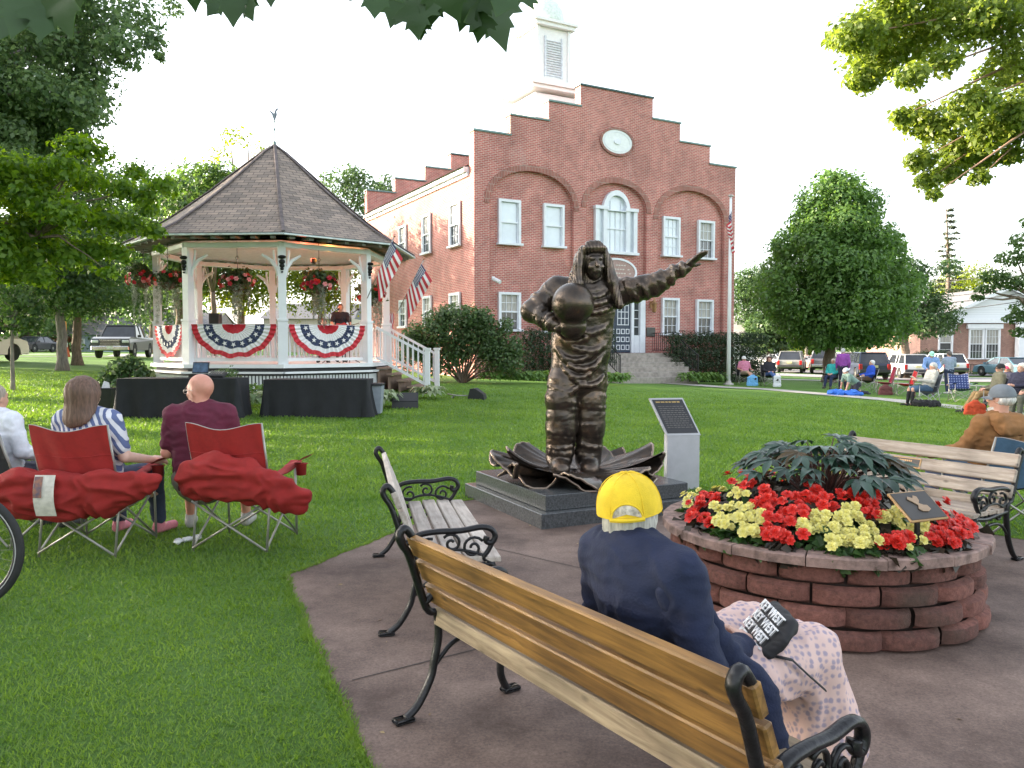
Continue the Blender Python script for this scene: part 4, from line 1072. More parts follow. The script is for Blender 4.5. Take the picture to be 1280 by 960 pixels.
# nearer lower branches with bright backlit leaves
spec = [(60, 215, 30, 420), (110, 225, 28, 420), (150, 235, 22, 300), (180, 245, 18, 200), (205, 232, 22, 240), (170, 215, 16, 150), (30, 245, 36, 560), (80, 265, 34, 520), (130, 275, 30, 420), (120, 190, 24, 260), (95, 180, 24, 260), (165, 280, 22, 300), (195, 290, 16, 180), (20, 290, 36, 600), (70, 310, 34, 560), (120, 310, 26, 400), (150, 315, 18, 240), (50, 345, 24, 320), (135, 340, 12, 110), (10, 340, 26, 340), (185, 262, 16, 150), (-20, 220, 50, 700), (-40, 300, 60, 800), (200, 310, 8, 60)]
spec += [(rg.uniform(-40, 100), rg.uniform(200, 340), rg.uniform(24, 34), 420) for _ in range(24)]
pf = [pp(u, v, 11.5+rg.uniform(-.5, .9), r, n, .6) for u, v, r, n in spec]
b = gp(-9.8, 11.6)
t = thing('maple_tree', 'bright green maple branches sweeping down across the left of the bandstand roof', 'tree', b)
mb = trunk_mb(b, (-9.5, 11.6, 4.2), .2, 10); mb.tube([(-9.5, 11.6, 3.9), (-8.2, 11.6, 3.8), (-7.0, 11.6, 3.2)], [.09, .06, .03], 7); limbs(mb, (-7.0, 11.6, 3.2), pf[:22], .035, 9, 6); obj('trunk', mb, BARK, t, True, world=True)
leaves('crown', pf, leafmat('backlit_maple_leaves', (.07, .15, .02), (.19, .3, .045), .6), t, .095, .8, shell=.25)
# two trunks by the side street, and the sapling
for u, v, Y, r, lab, sd in ((78, 463, 28.0, .19, 'grey-trunked maple left of the parked pickup, nearer of the pair', 21), (97, 456, 33.0, .2, 'dark-trunked maple behind the nearer grey trunk beside the pickup', 22)):
    x = at(u, v, Y).x; b = gp(x, Y); c = at(u, 300, Y)
    pf = [pp(u+rg.gauss(0, 60), rg.uniform(215, 375), Y+rg.uniform(-2, 2), rg.uniform(26, 42), 300, .7) for _ in range(44)]+[pp(rg.uniform(-30, 130), rg.uniform(300, 390), Y, 28, 300, .6) for _ in range(14)]+[pp(u+30, 385, Y, 22, 200, .5), pp(u-30, 385, Y, 26, 240, .5), pp(u+60, 370, Y, 24, 240, .5), pp(u-70, 370, Y, 30, 260, .5)]
    tree(lab, b, (x, Y, b.z+3.2), r, pf, leafmat('street_maple_leaves', (.03, .075, .02), (.08, .15, .035), .4), .15, barkm=BARKG if sd == 21 else BARK, seed=sd)
b = ground(16, 488); Y = b.y; c = at(20, 400, Y)
pf = [pp(u, v, Y, r, 200, .8) for u, v, r in ((20, 400, 20), (40, 405, 14), (10, 385, 22), (30, 375, 20), (-5, 410, 20), (45, 385, 14), (15, 360, 20), (55, 362, 12), (0, 350, 26))]
tree('thin sapling with a slender grey trunk at the left edge', b, (c.x-.1, Y, c.z-.2), .055, pf, leafmat('street_maple_leaves', (.03, .075, .02), (.08, .15, .035)), .11, name='young_tree', barkm=BARKG, seed=23, k=6)
# trees behind the bandstand
far_tree(300, 235, 48, 3.2, 4.4, LF_SUN, 'loose thin-leaved sunlit tree behind the bandstand roof', size=.2, n=26, cnt=70, pr=.8, seed=31)
far_tree(222, 300, 42, 4.0, 3.9, LF_MAPLE, 'leafy tree glowing yellow green left behind the bandstand', size=.24, n=34, cnt=330, seed=32)
far_tree(435, 245, 75, 3.0, 3.6, LF_SHRUB, 'tree beyond the hall eave, right of the bandstand peak', size=.26, n=20, cnt=200, seed=33)
far_tree(478, 248, 78, 1.6, 3.0, LF_SHRUB, 'slim tree just above the hall side roof', size=.26, n=12, cnt=120, seed=37)
far_tree(400, 345, 42, 2.6, 2.4, LF_SUN, 'low sunlit-yellow tree seen between the bandstand posts at right', size=.18, n=20, cnt=260, seed=34)
far_tree(300, 350, 44, 3.2, 2.2, LF_SUN, 'low sunlit-yellow tree seen through the middle of the bandstand', size=.18, n=20, cnt=260, seed=35)
far_tree(190, 360, 60, 4.5, 3.6, LF_DARK, 'dark tree beyond the parked pickup left of the bandstand', size=.26, n=20, cnt=260, seed=36)
far_tree(20, 360, 75, 9, 8, LF_DARK, 'dark tree mass beyond the side street at far left', size=.35, n=34, cnt=380, seed=38)
far_tree(120, 350, 85, 7, 7, LF_DARK, 'dark street tree behind the two near trunks', size=.35, n=26, cnt=300, seed=39)
for x_, y_, z_, r_, lab_, sd_ in ((-14.2, 37.4, 8.2, 3.0, 'leafy maple added behind the bandstand roof to dapple the hall side wall', 61),):  # tree added so its shadow dapples the hall's side wall
    b = gp(x_, y_); tree(lab_, b, (x_, y_, b.z+3.5), .17, puffs_in((x_, y_, z_), (r_, r_, r_*.8), 24, .85, 260), LF_MAPLE, .24, seed=sd_, k=9)
# trees outside the picture at left that shade the lawn in the evening
sh = None
k = 0
for x, y, z, r in ((-17, 4, 7, 5), (-24, 12, 9, 6), (-26, 22, 9.5, 6), (-15, -3, 6.5, 4.5), (-19, 9, 5.5, 4.5), (-12, 1, 5, 3.6), (-31, 31, 9, 6.5), (-28, 2, 11, 6), (-34, 16, 12, 7), (-24, -9, 8, 6)):
    b = gp(x, y); k += 1
    t = thing('maple_tree', 'shade maple standing on the lawn left of the photograph', 'tree', b, group='shade maples left of the picture')
    pf = puffs_in((x, y, z), (r, r, r*.75), 34, r*.36, 230)
    mb = trunk_mb(b, (x, y, z*.5), .3, k); limbs(mb, (x, y, z*.5), pf, .28, 10, k); obj('trunk', mb, BARK, t, True, world=True)
    leaves('crown', pf, LF_MAPLE, t, .34, 1)
# ------------------------------------------------------------------ shrubs, hedges and hostas
def shrub(lab, items, Y, lm, size=.09, name='shrub', cat='shrub', sq=.85, base=None, grp=None, dens=1):
    us = [i[0] for i in items]; u = sum(us)/len(us)
    x = at(u, 440, Y).x; b = gp(x, Y); t = thing(name, lab, cat, b, group=grp)
    pf = [pp(a, v, Y+(rr.random()-.5)*r/F*Y*1.6, r, n, sq) for a, v, r, n in items for rr in [rg]]
    mb = MB()
    for c, r, n in pf[::2]: mb.tube([b-Vector((0, 0, .05)), Vector(b).lerp(Vector(c), .5)+Vector((.05, 0, 0)), c], [.04, .03, .012], 6)
    obj('stems', mb, BARK, t, True, world=True); leaves('foliage', pf, lm, t, size, dens, shell=.35)
    return t
it = []
for _ in range(46):
    a = rg.uniform(-1, 1); it.append((578+a*68, rg.uniform(395+25*abs(a)**2, 458), rg.uniform(15, 22), 300))
it += [(545, 400, 18, 340), (580, 392, 17, 340), (605, 398, 15, 300), (630, 408, 14, 260), (560, 388, 12, 220), (520, 415, 14, 260)]
shrub('large rounded rhododendron shrub at the hall corner beside the bandstand steps', it, 28, LF_SHRUB, .12)
def hedge(lab, u0, u1, v0, v1, Y0, Y1, n):
    a = at(u0, v1, Y0); b = at(u1, v1, Y1); pf = []
    base = gp((a.x+b.x)/2, (Y0+Y1)/2); t = thing('hedge', lab, 'hedge', base)
    for i in range(n):
        k = (i+.5)/n; Y = Y0+(Y1-Y0)*k; u = u0+(u1-u0)*k; zt = at(u, v0, Y).z; x = at(u, v0, Y).x; zb = H(x, Y)
        rows = 4
        for j in range(rows):
            z = zb+.25+(zt-zb-.5)*j/(rows-1); pf.append(((x, Y+rg.uniform(-.1, .1), z), (.42, .42, .36), 420))
    mb = MB()
    for c, r, n_ in pf[::4]: mb.tube([(c[0], c[1], H(c[0], c[1])-.05), (c[0]+.03, c[1], c[2]+.8)], [.03, .015], 5)
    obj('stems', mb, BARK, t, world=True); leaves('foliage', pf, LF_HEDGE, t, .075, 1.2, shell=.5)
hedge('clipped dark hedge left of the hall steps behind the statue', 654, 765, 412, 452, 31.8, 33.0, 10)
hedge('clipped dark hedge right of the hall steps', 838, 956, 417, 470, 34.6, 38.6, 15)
def hosta(mb, c, R, n, size, up=.35):
    """arching strap leaves of a clump"""
    for i in range(n):
        a = rg.uniform(0, 6.283); el = rg.uniform(.15, 1.0); d = Vector((math.cos(a), math.sin(a), 0)); s = Vector((-d.y, d.x, 0))
        r0 = R*rg.uniform(0.05, .55); L = size*rg.uniform(.7, 1.2); p0 = Vector(c)+d*r0+Vector((0, 0, up*rg.uniform(.35, 1)*(1-.4*r0/R)))
        d2 = (d+Vector((rg.uniform(-.3, .3), rg.uniform(-.3, .3), 0))).normalized()
        m1 = p0+d2*L*.5+Vector((0, 0, .16*L)); tp = p0+d2*L+Vector((0, 0, -.25*L)); w = L*.24
        dn = Vector((0, 0, -.12*L))
        k = len(mb.v)
        mb.v += [tuple(q) for q in (p0, p0+d2*L*.28+s*w*.8+Vector((0, 0, .1*L)), p0+d2*L*.28+Vector((0, 0, .06*L)), p0+d2*L*.28-s*w*.8+Vector((0, 0, .1*L)),
                                     m1+d2*L*.1+s*w*.85, m1+d2*L*.1-Vector((0, 0, .05*L)), m1+d2*L*.1-s*w*.85, tp)]
        for f in ((0, 2, 1), (0, 3, 2), (1, 2, 5, 4), (2, 3, 6, 5), (4, 5, 7), (5, 6, 7)): mb.f.append(tuple(k+q for q in f))
    return mb
def hosta_thing(lab, u, v, Y, R, n, size, lm, up=.35, grp=None):
    x = at(u, v, Y).x; b = gp(x, Y); mb = hosta(MB(), (0, 0, .02), R, n, size, up); o = obj('hosta_plant', mb, lm); o.location = b
    return tag(o, lab, 'plant', grp)
def bed(lab, u0, u1, Y0, Y1, n, size, lm, up):
    mb = MB(); a = at(u0, 460, Y0); b = at(u1, 460, Y1); m = (a+b)/2; m = gp(m.x, m.y)
    for i in range(n):
        k = (i+.5)/n; x = a.x+(b.x-a.x)*k; Y = Y0+(Y1-Y0)*k+rg.uniform(-.2, .2); g = H(x, Y); hosta(mb, (x-m.x, Y-m.y, g-m.z), .45, 60, size, up)
    o = obj('hosta_bed', mb, lm); o.location = m; tag(o, lab, 'plant bed', kind='stuff')
bed('light green leafy bed under the big shrub left of the statue', 606, 690, 27.8, 29.8, 10, .26, LF_HOSTA, .5)
bed('light green leafy bed left of the hall steps', 752, 784, 29.6, 30.2, 5, .26, LF_HOSTA, .5)
bed('light green leafy bed right of the hall steps under the hedge', 852, 902, 32.5, 34.0, 7, .28, LF_HOSTA, .55)
hosta_thing('hosta with big yellow-edged leaves between the two black tables', 316, 500, 17.6, .5, 60, .34, LF_PALE, .35)
hosta_thing('pale edged hosta clump left of the bandstand steps', 478, 490, 18.0, .6, 90, .3, LF_PALE, .4)
hosta_thing('pale edged hosta clump right of the bandstand steps', 536, 485, 20.3, .5, 80, .3, LF_PALE, .35)
hosta_thing('leafy green plant behind the right black table', 400, 470, 18.6, .7, 70, .28, LF_HOSTA, .5)
hosta_thing('leafy green plant behind the right black table near the steps', 446, 468, 18.4, .7, 80, .26, LF_HOSTA, .55)
hosta_thing('leafy green plant behind the left black table', 205, 470, 18.8, .6, 70, .3, LF_HOSTA, .5)
bed('green leafy plants along the bandstand skirt behind the tables', 190, 470, 18.9, 19.3, 12, .26, LF_HOSTA, .42)
shrub('low clipped round shrub between the tables and the bandstand', [(285, 478, 16, 420), (275, 482, 12, 300), (297, 482, 13, 300), (285, 468, 12, 260)], 18.2, LF_SHRUB, .06)
shrub('leafy viburnum shrub at the left corner of the bandstand', [(150, 462, 16, 200), (135, 472, 14, 200), (165, 458, 15, 200), (180, 468, 12, 160), (150, 485, 14, 200), (128, 485, 10, 120)], 20.2, LF_SHRUB, .15)
# ------------------------------------------------------------------ people
def V3(*a): return np.array(a, float)
def hand(s, w, d, pn, S=1, curl=.5, side=1, k=.006):
    """palm, four unequal bent fingers and a thumb from the side of the palm"""
    w = V3(*w); d = V3(*d); d /= np.linalg.norm(d); pn = V3(*pn); pn -= d*(pn@d); pn /= np.linalg.norm(pn); lat = np.cross(d, pn)*side
    s.cone(w, w+d*.035*S, .026*S, .032*S, .012)
    s.cone(w+d*.03*S, w+d*.078*S, .038*S, .04*S, .01, (pn, .42))
    for i, L in zip((-1.5, -.5, .5, 1.5), (.068, .078, .072, .055)):
        b = w+d*.085*S+lat*(-i*.0195*S); a1 = curl*.6; a2 = curl*1.5; a3 = curl*2.3
        d1 = d*math.cos(a1)+pn*math.sin(a1)-lat*i*.04; d2 = d*math.cos(a2)+pn*math.sin(a2); d3 = d*math.cos(a3)+pn*math.sin(a3)
        p1 = b+d1*L*.45*S; p2 = p1+d2*L*.32*S; p3 = p2+d3*L*.26*S
        s.chain([b-d*.02*S, b, p1, p2, p3], [.0095*S, .0098*S, .009*S, .0083*S, .0072*S], k)
    b = w+d*.03*S+lat*.028*S; e = (d*.55+lat*.75+pn*.35); e /= np.linalg.norm(e); p1 = b+e*.035*S; e2 = d*.85+lat*.25+pn*.35; e2 /= np.linalg.norm(e2)
    s.chain([b-e*.015*S, b, p1, p1+e2*.028*S], [.014*S, .013*S, .0105*S, .0085*S], k)
def headm(yaw=0, pitch=0, roll=0):
    return Matrix.Rotation(R_(yaw), 3, 'Z')@Matrix.Rotation(R_(pitch), 3, 'X')@Matrix.Rotation(R_(roll), 3, 'Y')
def head_sdf(s, c, m, S=1):
    """face looks along local +Y of m"""
    mm = np.array(m); T = lambda x, y, z: V3(*c)+mm@V3(x, y, z)*S
    s.ell(T(0, -.012, .025), V3(.076, .096, .092)*S, .02, m)
    s.ell(T(0, .022, -.03), V3(.058, .07, .075)*S, .025, m)
    s.cone(T(0, .05, -.08), T(0, .03, -.07), .026*S, .034*S, .02)
    s.cone(T(0, .086, .012), T(0, .106, -.022), .009*S, .0135*S, .008)
    s.cone(T(-.03, .078, .03), T(.03, .078, .03), .013*S, .013*S, .012)
    for q in (-1, 1):
        s.ell(T(q*.078, -.005, -.008), V3(.01, .019, .032)*S, .006, m)
        s.ell(T(q*.035, .066, -.025), V3(.02, .02, .018)*S, .015, m)
    s.cone(T(-.016, .08, -.053), T(.016, .08, -.053), .008*S, .008*S, .012)
def face_parts(par, c, m, S=1, eye=(.03, .02, .015), lip=(.4, .12, .1)):
    mm = np.array(m); T = lambda x, y, z: tuple(V3(*c)+mm@V3(x, y, z)*S)
    for q in (-1, 1):
        e = obj('eye', MB().ell(T(q*.032, .079, .003), (.012*S, .006*S, .006*S), 6, m), M('eye_dark', eye, .2), par, True)
        obj('eyebrow', MB().tube([T(q*.018, .091, .028), T(q*.032, .09, .032), T(q*.047, .083, .028)], .0035*S, 5), M('brow', (.12, .08, .06), .8), par)
    obj('mouth', MB().tube([T(-.02, .09, -.053), T(-.008, .094, -.051), T(.008, .094, -.051), T(.02, .09, -.053)], .0045*S, 5), M('lips', lip, .5), par, True)
def strands(amp=.004, f=40, ax=2):
    def d(v, n):
        q = Vector((v[0]*f, v[1]*f, v[2]*f*.12)); return amp*(noise.noise(q)+.5*noise.noise(q*2.3))
    return d
def folds(amp=.006, f=9, seed=0, st=(1, 1, 1.6)):
    def d(v, n):
        q = Vector((v[0]*f*st[0]+seed, v[1]*f*st[1], v[2]*f*st[2]))
        a = noise.noise(q+Vector((noise.noise(q*.7), 0, 0))*1.5); b = noise.noise(q*2.3+Vector((7, 1, 2)))
        return amp*((1-2*abs(a))*1.0+.4*b-.3)
    return d
def hair(par, c, m, S, style, mat):
    mm = np.array(m); T = lambda x, y, z: V3(*c)+mm@V3(x, y, z)*S
    s = SDF()
    if style == 'short':
        s.ell(T(0, -.02, .035), V3(.084, .1, .094)*S, .02, m).ell(T(0, -.055, -.015), V3(.07, .06, .07)*S, .03, m)
        s.cut(T(0, .062, .06), mm@V3(0, .9, -.55)); s.cut(T(0, 0, -.075), mm@V3(0, 0, -1))
    elif style == 'fringe':     # ring of hair under a cap or round a bald crown
        s.ell(T(0, -.028, -.01), V3(.084, .092, .06)*S, .02, m).cut(T(0, .02, 0), mm@V3(0, 1, -.3)); s.cut(T(0, 0, .02), mm@V3(0, 0, 1))
    elif style == 'shaggy':
        s.ell(T(0, -.03, -.005), V3(.088, .1, .075)*S, .02, m).ell(T(0, -.066, -.045), V3(.064, .042, .05)*S, .03, m)
        s.cut(T(0, .03, 0), mm@V3(0, 1, -.2)); s.cut(T(0, 0, .04), mm@V3(0, 0, 1)); s.chain([T(x_*.02, -.085, -.05-.01*(x_%2)) for x_ in range(-3, 4)], [.014*S]*7, .02)
    else:   # long
        s.ell(T(0, -.02, .035), V3(.1, .115, .104)*S, .03, m)
        s.cone(T(0, -.05, .0), T(0, -.055, -.15), .108*S, .13*S, .06, (mm@V3(0, 1, 0), .7))
        for q in (-1, 1): s.cone(T(q*.07, -.01, .0), T(q*.085, -.02, -.19), .035*S, .04*S, .04)
        s.cut(T(0, .07, .08), mm@V3(0, .9, -.6))
    o = sculpt('hair', s, .009*S, mat, par, disp=strands(.011 if style == 'shaggy' else .006, 60 if style == 'shaggy' else 45))
    return o
def cap(par, c, m, S, mat, back=1, brim=True, strap=False):
    """baseball cap; back=-1 turns the brim to the rear"""
    mm = Matrix(m); T = lambda x, y, z: Vector(c)+(mm@Vector((x, y*back, z)))*S
    mb = MB()
    def dome(s_, t):
        a = 2*math.pi*s_; e = t*math.pi/2; r = math.cos(e)**.85
        y = -.016*back*back+.108*r*math.sin(a); y0 = -.012/back if back else 0
        u_ = 1+.035*noise.noise(Vector((math.cos(a)*2.2, math.sin(a)*2.2, t*2+S*9))); return T(.091*r*u_*math.cos(a), .107*r*u_*math.sin(a)-.016*back, .014+.106*u_*math.sin(e)**.92-.004*(1-t)*math.cos(2*a))
    mb.grid(dome, 28, 9, True)
    mb.tube([T(.0905*math.cos(a), .1065*math.sin(a)-.016*back, .014) for a in [2*math.pi*i/28 for i in range(28)]], .002*S, 5, closed=True)
    o = obj('cap', mb, mat, par, True)
    if brim:
        mb = MB()
        def bf(s_, t, dz=0):
            a = math.pi*(.12+.76*s_); r = 1+.62*t*math.sin((s_)*math.pi)**.7
            return T(.089*math.cos(a)*(1+.1*t), .104*math.sin(a)*r-.016*back, .017-.012*t-.018*abs(2*s_-1)**2*t+dz)
        mb.grid(lambda a, b: bf(a, b), 14, 4); mb.grid(lambda a, b: bf(1-a, b, .004), 14, 4)
        obj('brim', mb, mat, o, True)
        obj('cap_button', MB().ell(T(0, -.016*back, .12), .006*S, 6), mat, o)
    return o
def seat_pose(seat=.43, lean=12, kz=None, kout=.11, reach=.0, arms='lap', fwd=0, S=1, cross=False):
    L = R_(lean); J = {}
    J['pelvis'] = V3(0, 0, seat+.09); up = V3(0, -math.sin(L), math.cos(L))
    J['waist'] = J['pelvis']+up*.18; J['chest'] = J['pelvis']+up*.36; J['neck'] = J['pelvis']+up*.5; J['head'] = J['neck']+V3(0, .0+fwd, .13)
    for q, n in ((1, 'R'), (-1, 'L')):
        J['hip'+n] = J['pelvis']+V3(q*.09, .02, -.015); J['knee'+n] = V3(q*kout, .44, (kz or seat+.06)); J['ankle'+n] = V3(q*(kout+.01), .47+reach, .09); J['toe'+n] = V3(q*(kout+.03), .62+reach, .04)
        sh = J['pelvis']+up*.45+V3(q*.175, 0, 0); J['sh'+n] = sh
        if arms == 'lap': J['el'+n] = sh+V3(q*.07, .04, -.27); J['wr'+n] = V3(q*.09, .27, seat+.2); J['hd'+n] = V3(-q*.5, .8, -.2)
        elif arms == 'rest': J['el'+n] = sh+V3(q*.09, .02, -.25); J['wr'+n] = V3(q*.26, .26, seat+.23); J['hd'+n] = V3(0, 1, -.1)
        elif arms == 'book': J['el'+n] = sh+V3(q*.06, .1, -.24); J['wr'+n] = V3(q*.08, .33, seat+.32); J['hd'+n] = V3(-q*.5, .6, .2)
    if cross:
        J['kneeR'] = V3(.02, .42, seat+.14); J['ankleR'] = V3(-.2, .62, seat-.14); J['toeR'] = V3(-.2, .76, seat-.12)
    return J
def stand_pose(bend=0, arms='down', stride=.05):
    J = {}; L = R_(bend); up = V3(0, math.sin(L), math.cos(L))
    J['pelvis'] = V3(0, -.05*math.sin(L)*4, .95); J['waist'] = J['pelvis']+up*.17; J['chest'] = J['pelvis']+up*.35; J['neck'] = J['pelvis']+up*.5; J['head'] = J['neck']+up*.08+V3(0, .03, .06)
    for q, n in ((1, 'R'), (-1, 'L')):
        J['hip'+n] = J['pelvis']+V3(q*.09, 0, -.03); J['knee'+n] = V3(q*.1, .02+q*stride, .5); J['ankle'+n] = V3(q*.1, q*stride*1.5-.02, .08); J['toe'+n] = V3(q*.13, q*stride*1.5+.14, .035)
        sh = J['pelvis']+up*.45+V3(q*.185, 0, 0); J['sh'+n] = sh
        if arms == 'down': J['el'+n] = sh+V3(q*.06, -.02+bend*.0005, -.29); J['wr'+n] = J['el'+n]+V3(0, .1, -.23); J['hd'+n] = V3(0, .3, -1)
        else: J['el'+n] = sh+V3(q*.08, .1, -.26); J['wr'+n] = J['el'+n]+V3(-q*.06, .2, -.1); J['hd'+n] = V3(-q*.2, .9, -.3)
    return J
def cl(name, col, amp=.004): return M(name, col, .85, var=.12, scale=14, bump=.15, bscale=120)
def figure(label, loc, yaw, J, C, h=.013, group=None):
    b = C.get('bulk', 1); S = C.get('S', 1); skin = C.get('skin', SKIN); J = {k: V3(*v) for k, v in J.items()}
    Y = V3(0, 1, 0); hm = headm(*C.get('look', (0, 0, 0)))
    s = SDF(); up = J['chest']-J['pelvis']; up /= np.linalg.norm(up); fw = np.cross(V3(1, 0, 0), up)*-1; fw = np.cross(up, V3(1, 0, 0))
    def torso(s, e, top=True):
        s.cone(J['pelvis'], J['waist'], (.165+e)*b, (.148+e)*b, .05, (fw, .72)); s.cone(J['waist'], J['chest'], (.148+e)*b, (.17+e)*b, .05, (fw, .68))
        s.cone(J['chest'], J['neck']-up*.07, (.165+e)*b, (.1+e), .05, (fw, .62)); s.cone(J['shR'], J['shL'], .062+e, .062+e, .05)
    torso(s, -.012)
    s.cone(J['neck']-up*.06, J['head']-V3(0, .02, .05), .062, .054, .03)
    head_sdf(s, J['head'], hm)
    for n, q in (('R', 1), ('L', -1)):
        s.chain([J['sh'+n], J['el'+n], J['wr'+n]], [.05*b, .04, .026], .02)
        d = J['hd'+n]; pn = V3(-q*.6, -.2, -.6) if abs(d[2]) < .8 else V3(-q, 0, 0)
        hand(s, J['wr'+n], d, pn, 1.0, C.get('curl', .45), q)
        s.chain([J['hip'+n], J['knee'+n], J['ankle'+n]], [.085*b, .054, .035], .03)
        mid = (J['knee'+n]*.65+J['ankle'+n]*.35)-V3(0, .012, 0); s.ell(mid, V3(.05, .052, .09), .04)
        s.cone(J['ankle'+n]-V3(0, .02, .03), J['toe'+n], .035, .026, .02)
    o = sculpt('person', s, h, skin); o.location = loc; o.rotation_euler = (0, 0, yaw); tag(o, label, 'person', group)
    face_parts(o, J['head'], hm)
    sh = C.get('shirt')
    if sh:
        s = SDF(); torso(s, .006)
        ns = C.get('neckcut', .035)
        for n in 'RL':
            a, e, w = J['sh'+n], J['el'+n], J['wr'+n]; 
            if C.get('sleeve', 'long') == 'long': s.chain([a, e, w+(e-w)*.06], [.064*b, .054, .042], .03)
            else: s.chain([a, a+(e-a)*.72], [.066*b, .062], .03)
        s.cone(J['neck']-up*.09, J['neck']-up*.03, .085, .06, .03)
        s.cut(J['pelvis']-up*C.get('hem', .08), -up)
        c_ = sculpt('shirt', s, h*.95, cl('cloth_%02d%02d%02d' % tuple(int(99*k) for k in sh), sh), o, disp=folds(.008 if h < .02 else .006, 10, C.get('seed', 1)))
    pt = C.get('pants')
    if pt:
        s = SDF(); s.cone(J['pelvis'], J['pelvis']+up*.05, .168*b, .158*b, .04, (fw, .74))
        for n in 'RL':
            hp, k, a = J['hip'+n], J['knee'+n], J['ankle'+n]
            if C.get('legs', 'long') == 'long': s.chain([hp, k, a+(k-a)*.08], [.098*b, .07, .052], .03)
            else: s.chain([hp, k+(hp-k)*.1], [.1*b, .082], .03)
        sculpt('trousers' if C.get('legs', 'long') == 'long' else 'shorts', s, h, cl('cloth_%02d%02d%02d' % tuple(int(99*k) for k in pt), pt), o, disp=folds(.006, 9, 3))
    if C.get('socks'):
        for n in 'RL': obj('sock', MB().tube([J['ankle'+n]+(J['knee'+n]-J['ankle'+n])*t for t in (0, .3, .6, .85)], [.044, .05, .062, .058], 12), cl('sock_black', (.015, .015, .018)), o, True)
    sc = C.get('shoes', (.05, .05, .05))
    for n in 'RL':
        s = SDF(); a = J['ankle'+n]; t = J['toe'+n]; s.cone(a+V3(0, -.03, -.045), t+V3(0, .01, 0), .038, .036, .02).cone(a+V3(0, -.01, -.02), a+V3(0, 0, .015), .042, .042, .02)
        s.cut(V3(0, 0, min(t[2], a[2])-.035), V3(0, 0, -1)); sculpt('shoe', s, .011, cl('shoe_%02d%02d%02d' % tuple(int(99*k) for k in sc), sc), o)
    if C.get('hair'): hair(o, J['head'], hm, 1, C['hair'], M('hair_%02d%02d%02d' % tuple(int(99*k) for k in C['haircol']), C['haircol'], .6, var=.35, scale=30, stretch=(3, 3, .4)))
    if C.get('cap'): cap(o, J['head'], hm, 1.02, cl('cap_%02d%02d%02d' % tuple(int(99*k) for k in C['cap']), C['cap']), C.get('capback', 1))
    if C.get('glasses'):
        mm = np.array(hm); T = lambda x, y, z: tuple(J['head']+mm@V3(x, y, z)); mb = MB()
        for q in (-1, 1):
            mb.tube([T(q*.034+.021*math.cos(a), .1, .003+.016*math.sin(a)) for a in [2*math.pi*i/14 for i in range(14)]], .0022, 5, closed=True)
            mb.tube([T(q*.056, .098, .006), T(q*.084, .03, .008), T(q*.086, -.01, .0)], .002, 5)
        mb.tube([T(-.013, .1, .006), T(.013, .1, .006)], .002, 5); obj('glasses', mb, STEEL, o)
    if C.get('beard'):
        mm = np.array(hm); T = lambda x, y, z: J['head']+mm@V3(x, y, z)
        s = SDF(); s.ell(T(0, .05, -.085), V3(.055, .05, .05), .02, hm).cut(T(0, 0, -.058), mm@V3(0, .25, 1)); sculpt('beard', s, .01, M('beard_grey', (.5, .48, .45), .8, var=.3, scale=50), o, disp=strands(.004))
    return o, J
